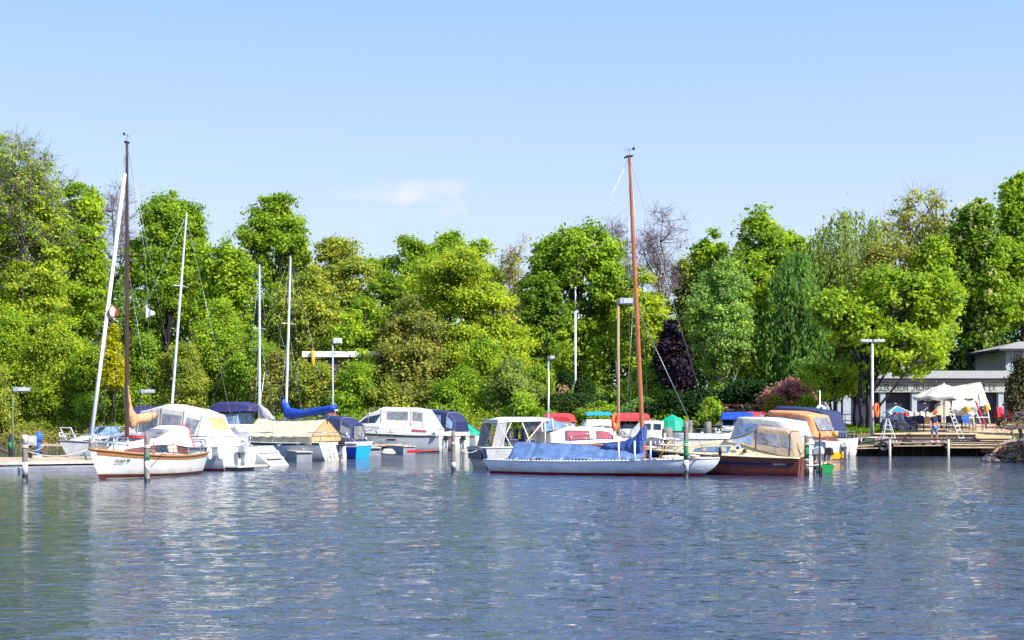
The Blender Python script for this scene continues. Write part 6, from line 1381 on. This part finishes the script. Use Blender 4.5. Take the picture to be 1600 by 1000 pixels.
rt = thing('jetty', 'short timber walkway behind the white sun roof boat', 'jetty', (X(868, 79.5), 79.5, 0)); mb = MB(); mb.box((0, 0, .37), (6, 1.5, .1)); mb.build('deck', M['plank'], rt); 
for i in range(4): mb = MB(); mb.tube([(-2.7 + 1.8 * i, -.6, -1), (-2.7 + 1.8 * i, -.6, .35)], .09, 8); mb.build('support', M['plankdark'], rt)
rt = thing('jetty', 'narrow timber walkway behind the taupe hooded cruiser', 'jetty', (X(1198, 66.3), 66.3, 0)); mb = MB(); mb.box((0, 0, .4), (3, 1.2, .1)); mb.build('deck', M['plank'], rt); 
for i in range(3): mb = MB(); mb.tube([(-1.3 + 1.3 * i, -.5, -1), (-1.3 + 1.3 * i, -.5, .38)], .09, 8); mb.build('support', M['plankdark'], rt)
# ---------------------------------------------------------------- trees: name, label, px, top, bottom, width, distance, leaves, options
T = lambda *a, **k: tree(*a, **k)
# background row, left to right
T('bare_tree', 'tall tree with bare purple twigs above thin lime leaves in the upper left corner', 'tree', 44, 194, 470, 165, 127, 'bright', dens=.10, seed=41, bark='twig', base_px=14, twig=6, fork=2, tr=.26, clr=.8)
T('broadleaf_tree', 'lime green tree at the left edge with leaning pale trunks', 'tree', -8, 205, 520, 120, 130, 'bright', dens=.6, seed=1, bark='barkpale', fork=2, base_px=-12, hollow=.3)
T('broadleaf_tree', 'airy lime tree with long bare leaning trunk left of the furled headsail', 'tree', 52, 250, 560, 110, 128, 'lime', dens=.55, seed=2, bark='barkpale', base_px=22, fork=2, twig=2)
T('broadleaf_tree', 'yellow-green dense tree between the left edge and the white furled sail', 'tree', 112, 258, 600, 105, 131, 'bright', dens=1, seed=3)
T('bare_tree', 'thin purple-grey bare tree between the furled sail and the round linden', 'tree', 176, 274, 470, 84, 138, None, seed=42, bark='twig', twig=7, tr=.2)
T('broadleaf_tree', 'tall rounded linden just right of the brown mast', 'tree', 258, 277, 520, 112, 133, 'mid', dens=.82, seed=4, bark='barkdark')
T('broadleaf_tree', 'smaller shoulder-high crown joined to the right of the round linden', 'tree', 306, 311, 520, 52, 134, 'mid', dens=.8, seed=5)
T('broadleaf_tree', 'light green maple with loose top between the leaning mast and the dark oval tree', 'tree', 350, 350, 640, 92, 122, 'bright', dens=.7, seed=6, size=.33, bark='barkdark')
T('broadleaf_tree', 'tall oval dark green tree left of centre, highest above the silver masts', 'tree', 432, 300, 520, 110, 136, 'mid', dens=.82, seed=7, bark='barkdark')
T('broadleaf_tree', 'thin olive tree right of the tall oval one', 'tree', 528, 366, 560, 110, 134, 'olive', dens=.7, seed=8, twig=2)
T('broadleaf_tree', 'dull olive tree in front of the oval one by the twin silver masts', 'tree', 488, 398, 650, 112, 119, 'olive', dens=.8, seed=9, twig=1)
T('broadleaf_tree', 'dense green domed tree left of the broad yellow-green willow', 'tree', 640, 359, 520, 118, 138, 'mid', dens=.82, seed=10)
T('broadleaf_tree', 'middle dome of the three joined crowns behind the willow', 'tree', 698, 357, 480, 84, 140, 'mid', dens=.82, seed=11)
T('broadleaf_tree', 'right hand dome of the three joined crowns behind the willow', 'tree', 752, 362, 500, 84, 139, 'bright', dens=1.0, seed=12)
T('broadleaf_tree', 'dark green tree wedged low behind the left domed crown', 'tree', 600, 415, 560, 90, 132, 'deep', dens=.82, seed=13)
T('bare_tree', 'yellow-brown budding tree right of the three domed crowns', 'tree', 808, 352, 560, 74, 137, 'olive', dens=.10, seed=45, bark='twigy', twig=6, tr=.2)
T('willow_tree', 'broad yellow-green willow at the centre with crooked dark limbs', 'tree', 716, 376, 650, 232, 114, 'lime', dens=.85, seed=14, bark='barkdark', base_px=668, fork=2, twig=1, size=.24, tr=.3)
T('broadleaf_tree', 'brownish green half-leafed tree left of the broad willow', 'tree', 640, 442, 650, 130, 113, 'brown', dens=.6, seed=15, bark='barkdark', base_px=648, fork=2, twig=2, size=.24)
T('broadleaf_tree', 'vivid green round tree between the box lamp and the brownish one', 'tree', 574, 455, 650, 120, 115, 'bright', dens=.82, seed=16)
T('broadleaf_tree', 'large dense green tree behind the white flagpole', 'tree', 895, 334, 590, 150, 122, 'mid', dens=.82, seed=17, size=.32, bark='barkdark')
T('broadleaf_tree', 'leaning spur of foliage low on the left of the flagpole tree', 'tree', 846, 420, 600, 70, 118, 'deep', dens=1.0, seed=18)
T('bare_tree', 'grey bare crown peeping behind the flagpole tree by the varnished mast', 'tree', 966, 328, 470, 76, 134, None, seed=43, bark='twig', twig=7, tr=.18)
T('bare_tree', 'tall slender bare pale purple tree right of the varnished mast', 'tree', 1036, 304, 490, 92, 121, None, seed=44, bark='twig', base_px=1032, twig=7, tr=.19)
T('broadleaf_tree', 'thin yellow-green trees filling the gap below the slender bare one', 'tree', 1002, 405, 640, 96, 120, 'lime', dens=.55, seed=19, twig=1, fork=2)
T('broadleaf_tree', 'sparse olive tree between the bare tree and the birch', 'tree', 1066, 395, 560, 66, 124, 'olive', dens=.5, seed=20, twig=1)
T('broadleaf_tree', 'glossy dark green tree rising highest right of the varnished mast', 'tree', 1196, 310, 560, 118, 120, 'mid', dens=.82, seed=21, size=.34, bark='barkdark')
T('broadleaf_tree', 'mid-height green crown behind the pale birch\'s top', 'tree', 1118, 346, 560, 72, 124, 'mid', dens=.9, seed=22, size=.3)
T('birch_tree', 'pale feathery birch behind the pile beside the bow rails', 'tree', 1126, 390, 620, 100, 107, 'birch', dens=.75, seed=23, bark='birchbark', size=.21, twig=1, clr=.6)
T('broadleaf_tree', 'sunny yellow-green tree right of the feathery birch', 'tree', 1180, 396, 640, 84, 108, 'bright', dens=.82, seed=24, size=.3)
T('plum_tree', 'almost black purple leaved conical tree left of the birch', 'tree', 1050, 486, 650, 48, 101, 'purple', dens=1.4, seed=25, bark='barkdark')
T('weeping_tree', 'dark blue-green weeping tree between the yellow-green tree and the front maple', 'tree', 1246, 372, 640, 92, 106, 'blue', kind='weep', dens=.5, seed=26, bark='barkdark', size=.32)
T('birch_tree', 'grey-green feathery birch top behind the front maple', 'tree', 1322, 298, 560, 120, 112, 'gray', kind='weep', dens=.6, seed=27, bark='barkdark', size=.28, twig=1)
T('broadleaf_tree', 'brown-olive half-leafed tree above the front maple', 'tree', 1398, 352, 560, 150, 106, 'brown', dens=.5, seed=28, bark='barkdark', twig=2, size=.22)
T('oak_tree', 'gnarled oak with yellow buds standing above the front maple', 'tree', 1442, 284, 430, 140, 122, 'olive', dens=.16, seed=46, bark='twigy', twig=5, fork=2, tr=.4)
T('chestnut_tree', 'dark chestnut covered in cream flower candles at the right', 'tree', 1518, 305, 600, 112, 116, 'deep', dens=.82, seed=29, size=.34, flowers='flower', bark='barkdark')
T('broadleaf_tree', 'huge dark green tree touching the right edge of the photograph', 'tree', 1600, 246, 520, 120, 122, 'mid', dens=.82, seed=30, size=.36)
T('broadleaf_tree', 'bright green pointed crown between gnarled oak and chestnut', 'tree', 1458, 358, 600, 70, 104, 'bright', dens=.9, seed=31)
T('broadleaf_tree', 'mid green maple in front of the chestnut above the clubhouse roof', 'tree', 1562, 362, 520, 108, 116, 'mid', dens=.82, seed=32, size=.32)
T('maple_tree', 'big round sunlit maple with forked dark trunk on the terrace lawn', 'tree', 1394, 402, 602, 274, 87, 'bright', dens=.62, seed=33, bark='barkdark', base_px=1352, fork=2, size=.27, tr=.26, twig=1, limbs=22, hollow=.3, clr=.62, ky=.7)
T('young_tree', 'small light green tree on a short trunk in front of the pale blue columns', 'tree', 1296, 556, 630, 84, 89, 'bright', dens=.8, seed=34, bark='barkdark', size=.16, base_px=1298, tr=.11)
T('broadleaf_tree', 'slim tree with dark twin trunk just left of the big maple\'s trunk', 'tree', 1334, 540, 630, 50, 90, 'bright', dens=.5, seed=35, bark='barkdark', size=.18, tr=.13)
T('cherry_tree', 'pink blossoming cherry left of the clubhouse', 'tree', 1236, 584, 655, 84, 94, 'pink', dens=.5, seed=36, bark='barkdark', size=.17, twig=2, tr=.1)
T('juniper_tree', 'dark olive conifer in front of the clubhouse at the right edge', 'tree', 1594, 548, 668, 46, 82, 'juniper', kind='cone', dens=1.5, seed=37, size=.17, bark='barkdark')
# shrubs and bushes along the bank
bs = [('yellow-flowering shrub at the foot of the furled white headsail', 178, 500, 640, 44, 112, 'yellow', .5), ('tall lime bush at the left edge above the pier', 10, 470, 690, 110, 121, 'bright', .9), ('broad lime bush left of the white furled sail', 84, 480, 690, 120, 119, 'lime', .8),
 ('dark hollow bush behind the small speedboat', 118, 590, 700, 90, 118, 'deep', 1.2), ('olive bush at the very left end of the bank', -10, 560, 700, 90, 118, 'olive', .9), ('sunny green bush between furled sail and brown mast', 150, 530, 690, 80, 116, 'bright', .9),
 ('tangled green bush behind the brown mast\'s tan sail', 222, 520, 680, 90, 115, 'mid', .9), ('golden olive bush below the leaning silver mast', 285, 520, 680, 100, 114, 'olive', .8), ('large leafed green bush right of the leaning silver mast', 345, 450, 680, 90, 116, 'bright', .8),
 ('mid green bush behind the dark violet bimini', 392, 500, 680, 80, 113, 'mid', .9), ('brown-green thicket between the twin silver masts', 435, 540, 680, 80, 112, 'brown', .7), ('olive thicket above the royal blue boom cover', 490, 560, 690, 90, 111, 'olive', .8),
 ('green bush right of the white box lamp', 550, 555, 690, 84, 110, 'mid', .9), ('mixed green bush behind the cyan transom boat', 600, 590, 690, 90, 109, 'olive', .7), ('brown scrub above the big cabin cruiser\'s canopy', 650, 590, 680, 90, 109, 'brown', .55),
 ('dark green bush under the centre willow', 700, 590, 680, 90, 108, 'mid', .9), ('tall sunny bush right of the centre willow\'s trunk', 752, 520, 680, 90, 109, 'bright', .95), ('pale green shrub above the emerald tarpaulin', 800, 555, 670, 90, 107, 'gray', .7),
 ('dark shrub left of the silver lamp pole', 838, 560, 640, 50, 108, 'mid', .9), ('rounded leafy shrub behind the left part of the hedge', 812, 610, 672, 70, 103.5, 'bright', .8), ('dark evergreen shrub just left of the flagpole', 876, 578, 622, 44, 110, 'dark', 1.2),
 ('brown-pink low shrub between yellow conifer and flagpole', 882, 600, 624, 34, 107, 'dry', .6), ('bright light green bush left of the varnished mast\'s foot', 990, 590, 640, 50, 103, 'bright', .8), ('dark blue-green shrub behind the crimson hood', 1000, 620, 668, 70, 100, 'blue', 1.1),
 ('mid green bush closing the gap under the thin trees by the varnished mast', 1012, 560, 660, 70, 112, 'mid', 1.1), ('dark bush below the purple plum tree', 1045, 610, 668, 90, 98, 'dark', 1.1), ('deep green bush in shade under the birch', 1095, 600, 668, 70, 99, 'dark', 1.1), ('yellow-green bush beside the dark picket fence', 1112, 620, 672, 40, 94.5, 'bright', .8),
 ('dark bush behind the picket fence', 1165, 590, 640, 100, 97, 'dark', 1.2), ('gold-leaved bush under the pink cherry', 1214, 618, 664, 50, 92, 'gold', .8), ('small green bush right of the pink cherry', 1262, 615, 660, 40, 92, 'bright', .7),
 ('olive shrub filling the gap left of the weeping tree', 1215, 480, 600, 60, 108, 'mid', .9), ('dark shrub beneath the weeping tree', 1258, 560, 660, 70, 103, 'blue', 1.0),
 ('green bush on the lawn edge above the boats in the centre', 930, 626, 668, 80, 101, 'mid', .9), ('lime bush at the right end of the hedge', 965, 618, 660, 50, 104, 'bright', .8),
 ('low bright weeds on the slope left of the hedge', 842, 636, 668, 60, 101, 'grass', .8)]
for i, (lb, px, t_, bo, w_, D, lf_, dn) in enumerate(bs): tree('bush', lb, 'bush', px, t_, bo, w_, D, lf_, kind='bush', dens=dn * 1.15, size=.2, seed=60 + i, bark='bark', group='bushes along the bank', twig=1 if lf_ in ('brown', 'dry', 'olive') else None)
# clipped shrubs and hedge
def clipped(name, label, px, top, bot, w_, D, leaf, cat='shrub', ry=None):
    rng = np.random.default_rng(px); x = X(px, D); g = ter(x, D); rt = thing(name, label, cat, (x, D, g)); a = w_ / 2 / F * D; z1 = Z(top, D) - g; z0 = min(0, Z(bot, D) - g); n = int(2600 * a * (z1 - z0)) + 900
    d = unit(rng.normal(size=(n, 3))); d = np.sign(d) * np.abs(d) ** .75; p = d * np.array([a, ry or a, (z1 - z0) / 2]) * (.86 + .14 * rng.random((n, 1))) + np.array([0, 0, (z0 + z1) / 2])
    V_, F_, t_ = leaves(p, .06, 2, .13, rng, hollow=0, outc=np.array([0, 0, (z0 + z1) / 2])); npmesh('foliage', V_, F_, L[leaf], rt, t_)
    mb = MB(); mb.tube([(0, 0, -.2), (0, 0, z1 * .6)], .08, 8); mb.build('stem', M['bark'], rt); return rt
clipped('topiary', 'large clipped dome shrub right of the flagpole', 914, 589, 617, 34, 106, 'hedge')
clipped('topiary', 'small clipped round shrub beside the pale path', 951, 603, 618, 12, 108, 'hedge')
clipped('columnar_conifer', 'small yellow-green columnar conifer left of the flagpole', 861, 590, 618, 12, 105, 'bright')
clipped('hedge', 'long clipped dark hedge on the slope above the centre boats', 900, 614, 652, 122, 104, 'hedge', 'hedge', ry=1.6)
pm = MB(); pm.grid(lambda u, v: (lerp(X(925, 110), X(985, 110), u), 109 + 1.6 * v - 2 * u, ter(lerp(X(925, 110), X(985, 110), u), 109 + 1.6 * v - 2 * u) + .12), 8, 3); o = pm.build('path', M['stonecap'], None); tag(o, kind='structure')
# foliage nobody could count: ground cover on the bank, and the wood closing the view behind the trees
def scatter(name, n, xr, dr, size, leafk, seed, hgt=(.05, .5), cond=None, label=None, cat=None, nper=6, rc=.3):
    rng = np.random.default_rng(seed); P_ = []
    while len(P_) < n:
        x = rng.uniform(*xr); y = shore(x) + rng.uniform(*dr)
        if cond and not cond(x, y): continue
        P_.append((x, y, ter(x, y) + rng.uniform(*hgt)))
    V_, F_, t_ = leaves(np.array(P_), rc, nper, size, rng, flat=.8, up=.7); o = npmesh(name, V_, F_, L[leafk], None, t_); tag(o, label, cat, kind='stuff'); return o
lawn = lambda x, y: x < 8
scatter('ground_cover', 9000, (-62, 9), (.1, 9), .17, 'olive', 1, (.0, .7), label='tangled olive ground cover on the water\'s edge of the bank', cat='ground cover')
scatter('undergrowth', 9000, (-62, 12), (1.5, 22), .2, 'mid', 2, (.1, 1.0), label='low green undergrowth beneath the trees on the slope', cat='undergrowth')
scatter('dry_brush', 5000, (-62, 6), (-.1, 3.5), .15, 'dry', 3, (-.1, .5), label='dry reddish brush and dead leaves along the waterline', cat='brush')
scatter('lawn_grass', 9000, (17.5, 24), (1.6, 9), .10, 'grass', 4, (0, .08), label='short bright lawn grass under the big maple', cat='grass', nper=8, rc=.2, cond=lambda x, y: x < X(1392, y) + .4)
def wood(name, x0, x1, toprow, D, leafk, seed, label, n=1500):
    rng = np.random.default_rng(seed); P_ = []
    for _ in range(n):
        x = rng.uniform(x0, x1); y = D + rng.uniform(-3, 6); g = ter(x, y); top = Z(toprow, D) * (.86 + .12 * math.sin(x * .7) + .06 * math.sin(x * 1.9 + 1)); P_.append((x, y, g + (top - g) * rng.random() ** .8))
    V_, F_, t_ = leaves(np.array(P_), 1.25, 34, .42, rng, flat=.7, hollow=.2); o = npmesh(name, V_, F_, L[leafk], None, t_); tag(o, label, 'woodland', kind='stuff')
wood('woodland', -72, -28, 400, 146, 'deep', 5, 'far dark wood closing the gaps behind the left trees', 2000)
wood('woodland', -30, 18, 470, 144, 'deep', 6, 'far dark wood closing the gaps behind the centre trees', 2100)
wood('woodland', 12, 64, 440, 140, 'dark', 7, 'far dark wood closing the gaps behind the right hand trees', 2000)
wood('woodland', -110, -70, 430, 146, 'mid', 8, 'far wood beyond the left edge of the view', 700)

# the rocky right-hand spit with dead branches
rg = random.Random(9)
def rock(i, x, y, s):
    bm = MB(); rr = random.Random(i)
    def fn(u, v):
        t = 2 * math.pi * u; q = math.pi * (v - .5); k = 1 + .22 * math.sin(3 * t + i) * math.cos(2 * q) + .15 * math.sin(5 * q + i * 2)
        return (s * k * math.cos(q) * math.cos(t), s * .8 * k * math.cos(q) * math.sin(t), s * .6 * k * math.sin(q))
    bm.grid(fn, 9, 6); o = bm.build('rock', M['rock'], None); o.location = (x, y, max(.02, ter(x, y)) + s * .1); o.rotation_euler = (0, 0, rr.random() * 6)
    tag(o, 'grey boulder in the jumble along the right hand bank\'s waterline', 'rock', 'boulders along the right hand bank'); return o
k_ = 0
for i in range(44):
    y = rg.uniform(57, 80); x = spit(y) + rg.uniform(-.5, .6); rock(i, x, y, rg.uniform(.14, .36))
for i, (x, y, h, lb) in enumerate([(25.0, 66, 1.6, 'dense bare thorn scrub nearest the right edge of the photograph'), (26.2, 71, 1.7, 'bare brown scrub behind the rocks at the right edge'), (29.0, 77, 1.5, 'leafless scrub where the landing stage meets the bank'), (24.2, 62.5, 1.3, 'bare twigs low over the rocks at the bottom of the right hand bank'), (25.8, 73.5, 1.2, 'twiggy bare scrub halfway along the rocks'), (26.8, 67, 2.0, 'tallest bare scrub behind the pale dead branch'), (29.0, 79.5, 1.2, 'small bare scrub beside the end of the black rail')]):
    px = 800 + x / y * F; row = lambda z: HR - (z - H) / y * F
    bare('dead_scrub', lb, 'bush', px, row(ter(x, y) + h), row(ter(x, y) + .35), 90, y, 'twig', 40 + i, levels=6, spread=.8, tr=.05, leaf='dry', leafn=1, lsize=.07)
br = MB(); br.tube([(-1.9, -.3, .0), (-1.1, 0, .25), (-.4, .1, .3), (.5, .2, .7), (1.4, .3, 1.2)], [.05, .09, .10, .09, .05], 8); br.tube([(-.4, .1, .3), (-.3, .1, -.2), (-.5, 0, -.6)], [.07, .06, .05], 8); o = br.build('dead_branch', M['barkpale'], None, smooth=True); o.location = (24.9, 68, .75); tag(o, 'pale dead branch reaching over the rocks toward the water', 'branch')
rb = scatter('bank_weeds', 10, (0, 1), (0, 1), .1, 'mid', 11); bpy.data.objects.remove(rb)
rng = np.random.default_rng(12); P_ = []
while len(P_) < 320:
    y = rng.uniform(56, 84); x = spit(y) + rng.uniform(.2, 5); P_.append((x, y, ter(x, y) + rng.uniform(0, .35)))
V_, F_, t_ = leaves(np.array(P_), .22, 6, .12, rng, flat=.8); o = npmesh('bank_weeds', V_, F_, L['mid'], None, t_); tag(o, 'scattered low weeds on the right hand bank', 'weeds', kind='stuff')

P_ = []
while len(P_) < 5200:
    y = rng.uniform(56, 82); x = spit(y) + rng.uniform(-.1, 4); P_.append((x, y, ter(x, y) + rng.uniform(0, .28)))
V_, F_, t_ = leaves(np.array(P_), .2, 6, .11, rng, flat=.8); o = npmesh('leaf_litter', V_, F_, L['litter'], None, t_); tag(o, 'dark leaf litter and brush covering the right hand bank', 'leaf litter', kind='stuff')
